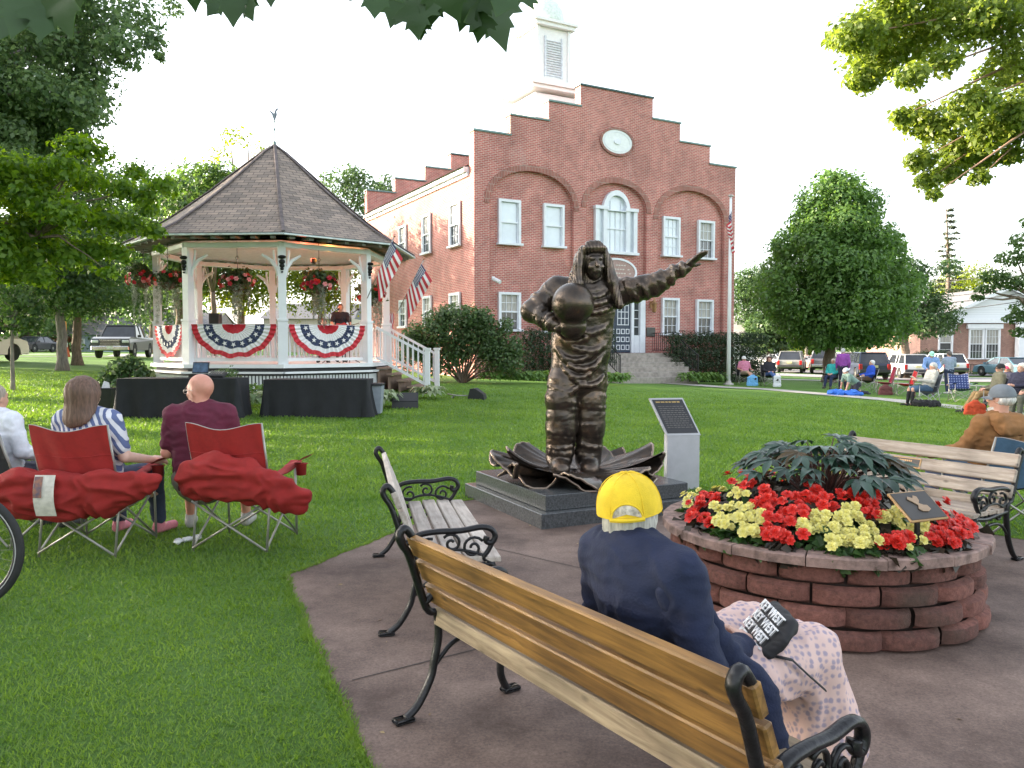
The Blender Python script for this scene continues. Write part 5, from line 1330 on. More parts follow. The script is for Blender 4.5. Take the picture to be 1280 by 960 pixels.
# ------------------------------------------------------------------ folding chairs
def camp_chair(label, loc, yaw, col, grp=None, W=.62, arms=True, frame=None, plaid=False, hb=.92, cup=False):
    t = thing('camp_chair', label, 'camp chair', loc, yaw, grp); fm = frame or STEEL; w = W/2
    m = cl('canvas_%02d%02d%02d' % tuple(int(99*k) for k in col), col) if not plaid else PLAID
    mb = MB()
    mb.grid(lambda s, q: Vector((w*(2*s-1)*.97, -.02+.5*q, .43-.07*math.sin(math.pi*s)*math.sin(math.pi*min(1, q+.15))+.03*q)), 10, 8)
    mb.grid(lambda s, q: Vector((w*(2*s-1)*.97, -.015+.5*q, .415-.07*math.sin(math.pi*s)*math.sin(math.pi*min(1, q+.15))+.03*q)), 10, 8)
    obj('seat', mb, m, t, True)
    def bk(s, q, o=0): return Vector((w*(2*s-1), -.03-.15*q-.05*math.sin(math.pi*s)+.012*math.sin(s*19+q*5)*math.sin(math.pi*q)+o, .42+(hb-.42)*q-.05*math.sin(math.pi*s)**2*q*q+.0))
    mb = MB(); mb.grid(lambda s, q: bk(s, q), 14, 8); mb.grid(lambda s, q: bk(1-s, q, -.012), 14, 8)
    bo = obj('backrest', mb, m, t, True)
    obj('piping', MB().tube([bk(0, q/6, -.006) for q in range(7)]+[bk(s/12, 1, -.006) for s in range(1, 12)]+[bk(1, 1-q/6, -.006) for q in range(7)], .006, 6), M('piping_grey', (.3, .27, .25), .6), bo)
    obj('seam', MB().tube([bk(s_/12, .62, -.015) for s_ in range(13)], .003, 5), m, bo)
    for sx in (-1, 1):
        for (a, b_) in (((sx*w, -.12, 0), (sx*w, -.02, .56)), ((sx*w, .5, 0), (sx*w, .48, .62))):
            obj('leg', MB().tube([a, b_], .0095, 8), fm, t, True)
        obj('back_pole', MB().tube([(sx*w, -.02, .40), (sx*w, -.18, hb)], .0095, 8), fm, t, True)
        if arms:
            obj('armrest', MB().grid(lambda s, q: Vector((sx*(w+.05*(2*q-1)), -.06+.58*s, .60+.04*s-.03*math.sin(math.pi*s))), 8, 2).grid(lambda s, q: Vector((sx*(w-.05*(2*q-1)), -.06+.58*s, .592+.04*s-.03*math.sin(math.pi*s))), 8, 2), m, t, True)
    mb = MB()
    for y_ in (-.12, .5):
        mb.tube([(-w, y_, .03), (w, y_*.9, .40)], .009, 8); mb.tube([(w, y_-.02, .03), (-w, y_*.9-.02, .40)], .009, 8)
    for sx in (-1, 1):
        mb.tube([(sx*w, -.12, .03), (sx*w, .46, .42)], .009, 8); mb.tube([(sx*w, .5, .03), (sx*w, -.04, .42)], .009, 8)
    obj('cross_brace', mb, fm, t, True)
    return t
def plaidmat():
    m, nt, b, out = _new('blue_plaid'); tc = N(nt, 'ShaderNodeTexCoord'); last = None
    w = []
    for d in ('X', 'Z'):
        wv_ = N(nt, 'ShaderNodeTexWave', Scale=4.0); wv_.bands_direction = d; nt.links.new(tc.outputs['Object'], wv_.inputs['Vector']); w.append(wv_)
    mx = N(nt, 'ShaderNodeMath', operation='ADD'); nt.links.new(w[0].outputs['Fac'], mx.inputs[0]); nt.links.new(w[1].outputs['Fac'], mx.inputs[1])
    rp = N(nt, 'ShaderNodeValToRGB'); rp.color_ramp.interpolation = 'CONSTANT'; e = rp.color_ramp.elements; e[0].color = (.03, .05, .16, 1); e[1].position = .82; e[1].color = (.25, .3, .5, 1)
    mh = N(nt, 'ShaderNodeMath', operation='MULTIPLY'); mh.inputs[1].default_value = .55; nt.links.new(mx.outputs[0], mh.inputs[0]); nt.links.new(mh.outputs[0], rp.inputs[0]); nt.links.new(rp.outputs[0], b.inputs['Base Color']); b.inputs['Roughness'].default_value = .85
    return m
PLAID = plaidmat()
# ------------------------------------------------------------------ benches
def bench(label, A, B, slat, DS=.86, flip=False, ht=.80, plaque=False, seatmat=None):
    """A, B: top back corners (world); sitter's left end is A"""
    A = Vector(A); B = Vector(B); A.z = B.z = 0; x = (B-A).normalized(); y = Vector((-x.y, x.x, 0)); L = (B-A).length
    c = (A+B)/2+y*.17; c.z = H(c.x, c.y)+.012; t = thing('park_bench', label, 'bench', c, math.atan2(x.y, x.x)); h = L/2
    seatmat = seatmat or slat
    for i in range(4):
        yy = (.035+.112*i)*DS/.9; obj('seat_slat', MB().box((0, yy+.04, .405-.006*abs(i-1.4)), (L-.03, .096*DS/.88, .034), bev=.006), seatmat, t)
    tilt = math.atan2(.14, .36)
    for i in range(3):
        k = (i+.5)/3; yy = -.02-.13*k-.012; zz = .475+.33*k
        sl = obj('back_slat', MB().box((0, yy, zz), (L-.01, .034, .098), ROT(x=math.degrees(tilt)), bev=.006), slat, t)
        if plaque and i == 1:
            r = ROT(x=math.degrees(tilt)); o = Vector((plaque, yy+.02, zz))
            p = obj('bench_plaque', MB().box(o, (.26, .012, .085), r, bev=.004), M('plaque_gold', (.4, .25, .12), .4, .6), sl)
            obj('plaque_face', MB().box(o+r@Vector((0, .007, 0)), (.24, .004, .067), r), M('plaque_dark', (.06, .05, .045), .5, .2), p)
            mb = MB()
            for q, w_ in ((.015, .14), (-.012, .19)):
                for k_ in range(int(w_/.016)):
                    mb.box(o+r@Vector((-(k_+.5)*.016+w_/2, .0095, q)), (.011, .002, .013), r)
            obj('plaque_text', mb, M('plaque_gold', (.4, .25, .12)), p)
    obj('back_slat', MB().box((0, -.035, .427), (L-.04, .026, .078), bev=.005), seatmat, t)
    for s in (-1, 1):
        X = s*(h-.03)
        def P(pts): return [Vector((X, a, b)) for a, b in pts]
        def sm(pts, n=5):
            out = []; pts = [((a*DS if a > 0 else a), b-(.075 if a > -.11 and .5 < b < .7 else .045 if a > 0 and .42 < b <= .5 else .025 if a > .2 and b > .3 else 0)) for a, b in pts]
            for i in range(len(pts)-1):
                p0 = Vector(pts[max(i-1, 0)]); p1 = Vector(pts[i]); p2 = Vector(pts[i+1]); p3 = Vector(pts[min(i+2, len(pts)-1)])
                for k in range(n):
                    u = k/n; out.append(.5*((2*p1)+(p2-p0)*u+(2*p0-5*p1+4*p2-p3)*u*u+(3*p1-p0-3*p2+p3)*u**3))
            return [(q.x, q.y) for q in out]+[tuple(pts[-1])]
        ax = (1, 0, 0)
        mb = MB()
        up_ = sm([(-.155, .79), (-.19, .83), (-.215, .80), (-.2, .76), (-.165, .70), (-.09, .55), (-.04, .44), (-.03, .34), (-.05, .24), (-.07, .16), (-.13, .06), (-.19, .012)])
        mb.tube(P(up_), .017, 8, flat=(ax, 1.25)); mb.box((X, -.2, .012), (.055, .09, .022), bev=.006)
        obj('leg', mb, IRON, t, True)
        mb = MB(); mb.tube(P(sm([(-.03, .385), (.12, .372), (.3, .382), (.47, .40)])), .016, 8, flat=(ax, 1.2))
        mb.tube(P(sm([(.455, .40), (.475, .33), (.44, .2), (.43, .1), (.47, .03), (.5, .012)])), .017, 8, flat=(ax, 1.25)); mb.box((X, .51*DS, .012), (.055, .09, .022), bev=.006)
        mb.tube(P(sm([(-.06, .2), (.05, .29), (.2, .31), (.35, .28), (.44, .2)])), .011, 6)
        obj('leg', mb, IRON, t, True)
        mb = MB()
        mb.tube(P(sm([(-.1, .57), (-.02, .625), (.1, .64), (.25, .64), (.38, .655), (.45, .64), (.475, .60), (.45, .565), (.415, .575), (.42, .60)])), .017, 8, flat=(ax, 1.35))
        mb.tube(P(sm([(.455, .40), (.40, .45), (.43, .52), (.46, .57)])), .014, 8, flat=(ax, 1.2))
        def spiral(cy, cz, r, t0, turns, dr=1):
            pts = []
            for k in range(22):
                u = k/21; a = t0+dr*turns*2*math.pi*u; rr = r*(1-.8*u); pts.append(((cy+rr*math.cos(a))*DS, cz-.065+rr*math.sin(a)*.85))
            mb.tube(P(pts), .0085, 6, flat=(ax, 1.3))
        spiral(.04, .53, .075, 1.2, 1.3); spiral(.19, .56, .065, 2.5, 1.3, -1); spiral(.19, .45, .05, -1.2, 1.2); spiral(.33, .53, .075, 0.6, 1.4); spiral(.33, .43, .04, 3, 1.1, -1); spiral(.09, .43, .04, .4, 1.1, -1)
        mb.tube(P(sm([(-.05, .45), (.05, .48), (.13, .50), (.25, .5), (.38, .47), (.45, .43)])), .009, 6, flat=(ax, 1.3))
        obj('armrest', mb, IRON, t, True)
    return t, x, y, L
b1, b1x, b1y, b1L = bench('yellow slatted park bench seen from behind in the foreground', ath(507, 670, .8), ath(945, 862, .8), WOODY, DS=.68, seatmat=woodmat('mid_slat', (.16, .11, .065), (.4, .31, .2), .7))
b2, b2x, b2y, b2L = bench('weathered grey slatted park bench standing empty left of the statue', ath(477, 566, .8), ath(489, 618, .8), WOODG)
# (sitter's left end for bench two is the far end; keep the same order as the photo)
b3A, b3B = at(1278, 573, 5.75), at(1060, 546, 7.0)
b3, b3x, b3y, b3L = bench('weathered park bench with a small brass plaque behind the flower planter', b3A, b3B, WOODM, plaque=.12)
# ------------------------------------------------------------------ pedestal and bronze
PF = ath(677, 662, .012); PLt = Vector((-.56, 8.45, 0)); ex = (PLt-Vector((PF.x, PF.y, 0))).normalized(); ey = Vector((ex.y, -ex.x, 0)); PS = 1.75
pc = Vector((PF.x, PF.y, 0))+(ex+ey)*PS/2
ped = thing('pedestal', 'two tier dark polished granite plinth under the bronze astronaut', 'pedestal', (pc.x, pc.y, .0), math.atan2(ey.y, ey.x))
obj('lower_tier', MB().box((0, 0, .07), (PS, PS, .15), bev=.006), GRANITE, ped); obj('upper_tier', MB().box((0, 0, .215), (PS-.18, PS-.18, .14), bev=.006), GRANITE, ped)
PZ = .285
def bronze():
    m, nt, b, out = _new('bronze'); tc = N(nt, 'ShaderNodeTexCoord')
    nz = N(nt, 'ShaderNodeTexNoise', Scale=7.0, Detail=8.0, Roughness=.7); nt.links.new(tc.outputs['Object'], nz.inputs['Vector'])
    rp = N(nt, 'ShaderNodeValToRGB'); e = rp.color_ramp.elements; e[0].position = .35; e[0].color = (.045, .04, .036, 1); e[1].position = .78; e[1].color = (.2, .12, .07, 1)
    e2 = rp.color_ramp.elements.new(.55); e2.color = (.085, .065, .05, 1)
    nt.links.new(nz.outputs['Fac'], rp.inputs[0])
    g = N(nt, 'ShaderNodeNewGeometry'); mr = N(nt, 'ShaderNodeMapRange'); mr.inputs['From Min'].default_value = .51; mr.inputs['From Max'].default_value = .60; nt.links.new(g.outputs['Pointiness'], mr.inputs['Value'])
    mx = N(nt, 'ShaderNodeMixRGB'); nt.links.new(mr.outputs[0], mx.inputs[0]); nt.links.new(rp.outputs[0], mx.inputs[1]); mx.inputs[2].default_value = (.3, .23, .18, 1)  # paler tone on raised folds paints highlights into the bronze
    nt.links.new(mx.outputs[0], b.inputs['Base Color']); b.inputs['Metallic'].default_value = .75; b.inputs['Roughness'].default_value = .27
    n2 = N(nt, 'ShaderNodeTexNoise', Scale=55.0, Detail=4.0); nt.links.new(tc.outputs['Object'], n2.inputs['Vector'])
    bp = N(nt, 'ShaderNodeBump', Strength=.25, Distance=.01); nt.links.new(n2.outputs['Fac'], bp.inputs['Height']); nt.links.new(bp.outputs[0], b.inputs['Normal'])
    return m
BRONZE = bronze(); SD = pc.y
def st(u, v, dy=0): p = at(u, v, SD+dy); return V3(p.x, p.y, p.z)
statue = thing('bronze_statue', 'bronze statue of a long-haired astronaut holding a helmet with one arm raised', 'statue', (pc.x, pc.y, PZ))
s = SDF()
hpv = st(723, 468, .02); wst = st(727, 425, .02); cst = st(733, 385, 0); nk = st(738, 352, -.02)
Fy = V3(0, 1, 0)
s.cone(hpv, wst, .285, .275, .08, (Fy, .68)).cone(wst, cst, .275, .27, .08, (Fy, .7)).cone(cst, st(736, 366), .25, .2, .08, (Fy, .62))
shR, shL = st(696, 362, .02), st(773, 366, .0); s.cone(shR, shL, .115, .11, .08)
s.cone(nk+V3(0, 0, -.06), nk+V3(0, 0, .06), .1, .085, .04)
s.cone(st(723, 362, -.02), st(748, 362, -.02), .12, .12, .05)      # neck ring of the suit
# right arm (picture left) bent round the helmet
elR = st(666, 389, -.06); wrR = st(694, 407, -.3); s.chain([shR, elR, wrR], [.122, .108, .062], .06)
elL = st(815, 357, -.1); wrL = st(858, 334, -.2); s.chain([shL, elL, wrL], [.13, .105, .05], .06)
s.chain([wrL+(elL-wrL)*.16, wrL+(elL-wrL)*.08], [.066, .062], .01)
# legs
for hx, kx, ax_, dy in ((705, 702, 699, -.02), (738, 737, 735, .06)):
    hp, kn, an = st(hx, 478, dy), st(kx, 520, dy-.03), st(ax_, 572, dy)
    s.chain([hp, kn], [.165, .15], .03); s.chain([kn, an], [.152, .13], .015)
    s.cone(st(kx, 498, dy-.03), st(kx, 501, dy-.03), .162, .162, .012); s.cone(st(kx, 531, dy-.02), st(kx, 534, dy-.02), .16, .16, .012)
    s.cone(an+V3(0, -.02, -.04), an+V3(0, -.17, -.1), .1, .09, .04)
fr = random.Random(5)
def arcf(cx, cy, rx, ry, z0, t0, t1, sag, tilt, r, n=7):
    s.chain([V3(cx+rx*math.sin(t), cy-ry*math.cos(t), z0+sag*((2*i/n-1)**2)+tilt*(2*i/n-1)) for i in range(n+1) for t in [t0+(t1-t0)*i/n]], [.72*r*(.35+.65*math.sin(math.pi*(i+.3)/(n+.6))) for i in range(n+1)], .03)
tcx = lambda z: pc.x+.03+.05*(z-1.3)
for z0, a0, a1, sg, tl in ((1.30, -.8, .7, .16, .02), (1.38, -1.0, .9, .17, -.02), (1.47, -1.1, .75, .15, .03), (1.56, -.9, 1.1, .13, -.02), (1.66, -1.1, .5, .10, .03), (1.22, -.6, 1.0, .12, -.03), (1.75, -.2, 1.1, .07, .05), (1.14, -1.2, .2, .06, .08)):
    arcf(tcx(z0), pc.y+.0, .272, .185, z0, a0, a1, sg, tl, .024)
for z0, rr_, r3 in ((2.02, .215, .026), (2.09, .185, .026), (2.15, .155, .024), (2.2, .13, .022), (1.94, .23, .022)):
    arcf(st(736, 360)[0], pc.y-.03, rr_, rr_*.8, z0, -1.35, 1.35, .09, .01, r3, 9)
def ringf(a, b, ra, rb, n, t_lo=.1, t_hi=.95):
    a, b = Vector(a), Vector(b); ax = (b-a).normalized(); e1 = ax.cross(Vector((0, 1, .3))).normalized(); e2 = ax.cross(e1)
    for k in range(n):
        t = t_lo+(t_hi-t_lo)*(k+fr.uniform(-.25, .25)+.5)/n; R0 = ra+(rb-ra)*t; w0 = fr.uniform(0, 6.28); sp_ = fr.uniform(2.0, 4.2); tl = fr.uniform(-.05, .05)
        s.chain([V3(*(a.lerp(b, t)+(e1*math.cos(q)+e2*math.sin(q))*R0*.97+ax*tl*math.sin(q+k))) for q in [w0+sp_*i/7 for i in range(8)]], [.004, .009, .013, .016, .016, .013, .009, .004], .022)
ringf(shL, elL, .128, .106, 9, .2); ringf(elL, wrL, .104, .06, 9); ringf(shR, elR, .12, .108, 6, .3); ringf(elR, wrR, .106, .066, 8)
for hx, kx, ax_, dy in ((705, 702, 699, -.02), (738, 737, 735, .06)):
    ringf(st(hx, 478, dy), st(kx, 518, dy-.03), .16, .15, 6, .0, .9); ringf(st(kx, 522, dy-.03), st(ax_, 568, dy), .15, .13, 8, .2, 1)
def sdisp(v, n):
    v = Vector(v); a = 0
    z = v.z; x = v.x-pc.x
    q = v*7.0
    fold = 1-2*abs(noise.noise(Vector((q.x*.7+.8*noise.noise(q*.5), q.y*.6, q.z*1.25))))
    f2 = 1-2*abs(noise.noise(Vector((q.x*1.7, q.y*1.3, q.z*2.6+3))))
    g_ = v*4.2; dg = 1-2*abs(noise.noise(Vector((g_.x*1.2+g_.z*.55, g_.y, g_.z*.9-g_.x*.4))))
    a += .006*dg+.003*fold+.002*f2
    if x > .55:    # bellows wrinkles on the raised arm
        t = (v-Vector(shL)).dot((Vector(wrL)-Vector(shL)).normalized()); a += .006*math.sin(t*50+5*noise.noise(q*.5))
    if x < -.32 and z > 1.6:
        t = (v-Vector(elR)).length; a += .006*math.sin(t*48+5*noise.noise(q*.5))
    if 1.75 < z < 2.28 and abs(x-.12) < .3 and n[1] < -.2:   # draped collar folds
        r = math.hypot(x-.17, (z-2.32)*1.0); a += 0
    return a
suit = sculpt('space_suit', s, .0105, BRONZE, statue, disp=sdisp, world=True)
def hdisp(v, n):
    q = Vector(v); w_ = noise.noise(Vector((q.x*8, q.y*8, q.z*3)))
    return .003*math.sin((q.x*1.0+q.y*.5+w_*.07)*190)+.002*noise.noise(Vector((q.x*50, q.y*50, q.z*6)))
# head, hair, hands and helmet
hm = headm(180+12, 4, 3); hc = st(741, 331, -.12); HS = 1.5
s = SDF(); head_sdf(s, hc, hm, HS); s.cone(hc+V3(0, .05, -.1), nk+V3(0, 0, -.05), .08, .09, .03)
hd = sculpt('head', s, .009, BRONZE, statue, world=True)
def Th(x, y, z): return hc+np.array(hm)@V3(x, y, z)*HS
mb = MB()
for q in (-1, 1):
    mb.tube([Th(q*.018, .081, .003), Th(q*.032, .084, .007), Th(q*.048, .076, .003)], .0035, 5)
mb.tube([Th(-.028, .083, -.046), Th(-.015, .091, -.053), Th(0, .095, -.056), Th(.015, .091, -.053), Th(.028, .083, -.046)], .0025, 5)
obj('facial_features', mb, M('bronze_dark', (.09, .065, .05), .35, .7), hd, True, world=True)
s = SDF(); mmh = np.array(hm)
s.ell(Th(0, -.03, .04), V3(.092, .1, .098)*HS, .03, hm); s.cut(Th(0, .052, .0), mmh@V3(0, 1, -.62)); sculpt('hair', s, .008, BRONZE, statue, disp=lambda v, n: hdisp(v, n), world=True); s = SDF()
for a, pts in enumerate((((-.065, .02, .09), (-.1, .012, .0), (-.118, .03, -.12), (-.15, .05, -.28)), ((.065, .02, .09), (.1, .012, .0), (.118, .02, -.12), (.17, .04, -.27)), ((.06, -.06, .06), (.11, -.06, -.06), (.16, -.04, -.17), (.24, -.02, -.26)),
                         ((-.06, -.06, .06), (-.1, -.06, -.06), (-.13, -.04, -.17), (-.17, -.02, -.27)))):
    s.chain([Th(*p) for p in pts], [.035*HS, .034*HS, .036*HS, .028*HS], .03)
s.cone(Th(0, -.08, .03), Th(0, -.1, -.2), .1*HS, .11*HS, .05)
[s.chain([Th(x_*.6, .05, .122), Th(x_, .078-abs(x_)*.3, .1), Th(x_*1.12, .088-abs(x_)*.45, .074)], [.026*HS, .018*HS, .006*HS], .02) for x_ in (-.056, -.036, -.018, .002, .022, .04, .058)]
sculpt('hair', s, .008, BRONZE, statue, disp=hdisp, world=True)
s = SDF(); s.cone(wrL+(elL-wrL)*.1, wrL, .042, .038); hand(s, wrL-(elL-wrL)*.0, st(884, 311, -.28)-wrL, V3(.35, -.35, -.85), 1.5, .1, 1); sculpt('hand', s, .0065, BRONZE, statue, world=True)
s = SDF(); hand(s, wrR+V3(.02, -.04, -.03), V3(.95, -.2, .06), V3(-.1, .55, .8), 1.5, .22, 1); sculpt('hand', s, .0065, BRONZE, statue, world=True)
hl = st(716, 380, -.36)
s = SDF(); s.ell(hl, V3(.205, .215, .205), .01); s.cone(hl+V3(0, .02, -.15), hl+V3(.0, .03, -.2), .13, .14, .02)
hel = sculpt('helmet', s, .012, BRONZE, statue, world=True)
mb = MB()
def hs_(a, e, r=.213): return tuple(hl+V3(math.cos(e)*math.sin(a), -math.cos(e)*math.cos(a), math.sin(e))*r)
mb.tube([hs_(-.9+1.8*i/16, .75-.9*((i/16-.5)*2)**2) for i in range(17)], .007, 6); mb.tube([hs_(-.9+1.8*i/16, -.15+.0*i) for i in range(17)], .005, 6)
mb.tube([hs_(.35, 1.3-.12*i) for i in range(8)], .008, 6); mb.ell(hs_(.2, .05, .21), (.035, .02, .03), 8); mb.tube([hs_(.1+.03*i, .12+.05*math.sin(i)) for i in range(8)], .012, 6)
obj('helmet_trim', mb, BRONZE, hel, True, world=True)
mb = MB(); zp = [st(731, 400, -.225), st(733, 425, -.24), st(734, 450, -.235), st(732, 470, -.225)]
mb.tube([Vector(p) for p in zp], .016, 6)
for u, v in ((711, 432), (744, 430), (752, 404)): mb.lathe([(.04, 0), (.045, .02), (.03, .035), (.012, .035)], tuple(st(u, v, -.21)), 12, Matrix.Rotation(R_(90), 3, 'X'))
mb.box(tuple(st(760, 405, -.19)), (.16, .03, .1), bev=.01)
mb.tube([tuple(wrR+V3(.0, .065*math.cos(a), .065*math.sin(a))*1.15) for a in [6.283*i/14 for i in range(14)]], .016, 6, closed=True)
obj('suit_fittings', mb, BRONZE, suit, True, world=True)
# ruffled lily leaf base
s_lab = 'ruffled bronze petals'
bc = Vector((pc.x-.0, pc.y, PZ))
for k, (az, L_, w_, rise_, sd) in enumerate(((196, .86, .78, .16, 1), (158, .66, .7, .18, 2), (240, .8, .85, .08, 3), (292, .78, .9, .06, 4), (340, .8, .8, .12, 6), (18, .82, .75, .18, 7), (70, .6, .7, .14, 8), (115, .6, .7, .14, 9))):
    d = Vector((math.cos(R_(az)), math.sin(R_(az)), 0)); q_ = Vector((-d.y, d.x, 0)); mb = MB()
    def lf(a, b, o=0):
        r = L_*b*(1-.16*abs(2*a-1)**2.2+.06*math.sin(a*13+sd)); wd = w_*math.sin(min(1, b*1.25)*math.pi/2)**.8; x = (2*a-1)*wd*.62
        z = .02+rise_*1.25*b**1.6+.075*b*b*math.sin(a*11+sd*2)+.012*b*math.sin(a*26+sd)+.006*math.sin(a*80)-.03*b**4*(1+math.sin(a*9+sd))
        return bc+d*r+q_*x+Vector((0, 0, max(.012, z)+o+.05*(1-b)))
    mb.grid(lambda a, b: lf(a, b), 40, 14); mb.grid(lambda a, b: lf(1-a, b, -.022), 40, 14)
    mb.tube([lf(i/40, 1, -.011) for i in range(41)], .013, 6)
    obj('petal', mb, BRONZE, statue, True, world=True)
# ------------------------------------------------------------------ plaque stand
gq = at(853, 609, 8.75); g0 = gp(gq.x, 8.75); ps = thing('plaque_stand', 'pale grey post with a slanted dark inscription plaque beside the statue', 'sign', g0, R_(10))
tz = at(853, 543, 8.75).z-g0.z
GREYP = M('grey_stand', (.42, .42, .44), .6, var=.06)
obj('post', MB().box((0, .03, tz/2), (.385, .1, tz), bev=.006), GREYP, ps)
sl = Vector((-.13, .20, at(835, 498, 8.95).z-at(853, 543, 8.75).z)); xx = Vector((1, 0, 0)); nn = xx.cross(sl).normalized()
def slab(mb, x0, x1, a, b, d0, d1):
    P_ = lambda x, k, d: Vector((0, -.02, tz))+xx*x+sl*k-nn*(-d)
    vs = [P_(x, k, d) for d in (d0, d1) for x, k in ((x0, a), (x1, a), (x1, b), (x0, b))]
    return mb.add(vs, [(0, 1, 2, 3), (7, 6, 5, 4), (0, 4, 5, 1), (1, 5, 6, 2), (2, 6, 7, 3), (3, 7, 4, 0)])
pn_ = obj('plaque_backing', slab(MB(), -.2, .2, -.02, 1.02, 0, -.03), GREYP, ps)
obj('plaque', slab(MB(), -.18, .18, .04, .97, .006, -.004), M('plaque_black', (.02, .02, .022), .35), pn_)
mb = MB()
for r in range(13):
    k = .88-r*.058
    if r == 1: continue
    x = -.15
    while x < .13:
        w = rg.uniform(.02, .05)
        if r == 0: w *= 1.3
        slab(mb, x, min(.15, x+w), k, k+(.035 if r == 0 else .02), .009, .005); x += w+.01
    if r == 0: obj('plaque_heading', mb, M('gold_letter', (.4, .27, .1), .5, .3), pn_); mb = MB()
obj('plaque_text', mb, M('dull_letter', (.13, .12, .11), .5, .3), pn_)
# ------------------------------------------------------------------ round planter
PCX, PCY, PR_, PH = 1.93, 4.92, .93, .5
pl = thing('planter', 'round raised planter of rough red-brown wall blocks full of begonias', 'planter', (PCX, PCY, .01))
def blockmat():
    m, nt, b, out = _new('wall_block'); tc = N(nt, 'ShaderNodeTexCoord'); g = N(nt, 'ShaderNodeNewGeometry')
    rp = N(nt, 'ShaderNodeValToRGB'); e = rp.color_ramp.elements; e[0].color = (.1, .043, .033, 1); e[1].color = (.21, .085, .065, 1); nt.links.new(g.outputs['Random Per Island'], rp.inputs[0])
    nz = N(nt, 'ShaderNodeTexNoise', Scale=30.0, Detail=8.0, Roughness=.75); nt.links.new(tc.outputs['Object'], nz.inputs['Vector'])
    mr = N(nt, 'ShaderNodeMapRange'); mr.inputs['From Min'].default_value = .3; mr.inputs['From Max'].default_value = .7; mr.inputs['To Min'].default_value = .5; mr.inputs['To Max'].default_value = 1.5; nt.links.new(nz.outputs['Fac'], mr.inputs['Value'])
    vm = N(nt, 'ShaderNodeVectorMath', operation='SCALE'); nt.links.new(rp.outputs[0], vm.inputs[0]); nt.links.new(mr.outputs[0], vm.inputs['Scale'])
    n3 = N(nt, 'ShaderNodeTexNoise', Scale=3.0, Detail=8.0); nt.links.new(tc.outputs['Object'], n3.inputs['Vector'])
    m3 = N(nt, 'ShaderNodeMapRange'); m3.inputs['From Min'].default_value = .56; m3.inputs['From Max'].default_value = .75; m3.inputs['To Max'].default_value = .6; nt.links.new(n3.outputs['Fac'], m3.inputs['Value'])
    mx = N(nt, 'ShaderNodeMixRGB'); nt.links.new(m3.outputs[0], mx.inputs[0]); nt.links.new(vm.outputs[0], mx.inputs[1]); mx.inputs[2].default_value = (.045, .04, .028, 1)
    nt.links.new(mx.outputs[0], b.inputs['Base Color']); b.inputs['Roughness'].default_value = .9
    bp = N(nt, 'ShaderNodeBump', Strength=1.0, Distance=.012); nt.links.new(nz.outputs['Fac'], bp.inputs['Height']); nt.links.new(bp.outputs[0], b.inputs['Normal'])
    return m
mb = MB(); NBk = 16; ch_ = .112
for c in range(4):
    R0 = PR_-.035+.012*(3-c)*1.2
    for k in range(NBk):
        a0 = 2*math.pi*(k+(.5 if c % 2 else 0)+rg.uniform(-.02, .02))/NBk; da = 2*math.pi/NBk*.975; z0 = c*ch_; jit = rg.uniform(-.006, .006)
        def bf(s_, t_):
            e = 1-abs(2*s_-1)**5; f = 1-abs(2*t_-1)**6*.9
            r = R0-.05+(.035*e+.02)*f+jit+.012*(1-(2*s_-1)**2); r += .006*noise.noise(Vector((s_*6+k*3, t_*4, c*5)))
            a = a0+da*s_; return Vector((r*math.cos(a), r*math.sin(a), z0+ch_*(.02+.96*t_)))
        mb.grid(bf, 10, 6)
obj('block_wall', mb, blockmat(), pl, 'auto'); obj('core', MB().lathe([(PR_-.09, .0), (PR_-.09, PH-.06)], (0, 0, 0), 48), M('block_core', (.04, .025, .02), .95), pl)
mb = MB(); NC = 15
for k in range(NC):
    a0 = 2*math.pi*k/NC+.1; a1 = a0+2*math.pi/NC*.985; R1 = PR_+.03+rg.uniform(-.006, .006); R2 = PR_-.2; z0 = PH-.055+rg.uniform(-.002, .002); z1 = PH+.003*rg.uniform(-1, 1); e = .007
    def q(r, a, z): return Vector((r*math.cos(a), r*math.sin(a), z))
    am = (a0+a1)/2
    top = [q(R2, a0, z1), q(R1-e, a0+.004, z1), q(R1-e, am, z1), q(R1-e, a1-.004, z1), q(R2, a1, z1)]
    midr = [q(R2, a0, z1-.004), q(R1, a0, z1-e), q(R1, am, z1-e), q(R1, a1, z1-e), q(R2, a1, z1-.004)]
    bot = [q(R2, a0, z0), q(R1, a0, z0), q(R1, am, z0), q(R1, a1, z0), q(R2, a1, z0)]
    n = len(mb.v); mb.v += [tuple(p) for p in top+midr+bot]; mb.f.append(tuple(n+i for i in range(5)))
    for L0, L1 in ((0, 5), (5, 10)):
        for i in range(5): j = (i+1) % 5; mb.f.append((n+L0+j, n+L0+i, n+L1+i, n+L1+j))
    mb.f.append(tuple(n+10+i for i in range(5))[::-1])
obj('cap_stones', mb, M('cap_stone', (.24, .16, .135), .85, var=.4, scale=14, bump=.4, bscale=150), pl)
SOIL = M('dark_soil', (.025, .018, .013), .95, var=.4, scale=30, bump=.6, bscale=50)
def moundz(r): return PH-.03+.30*max(0, 1-(r/.84)**2)
obj('soil', MB().lathe([(.76, PH-.06), (.6, PH+.06), (.4, PH+.14), (.2, PH+.19), (.001, PH+.2)], (0, 0, 0), 32), SOIL, pl, True)
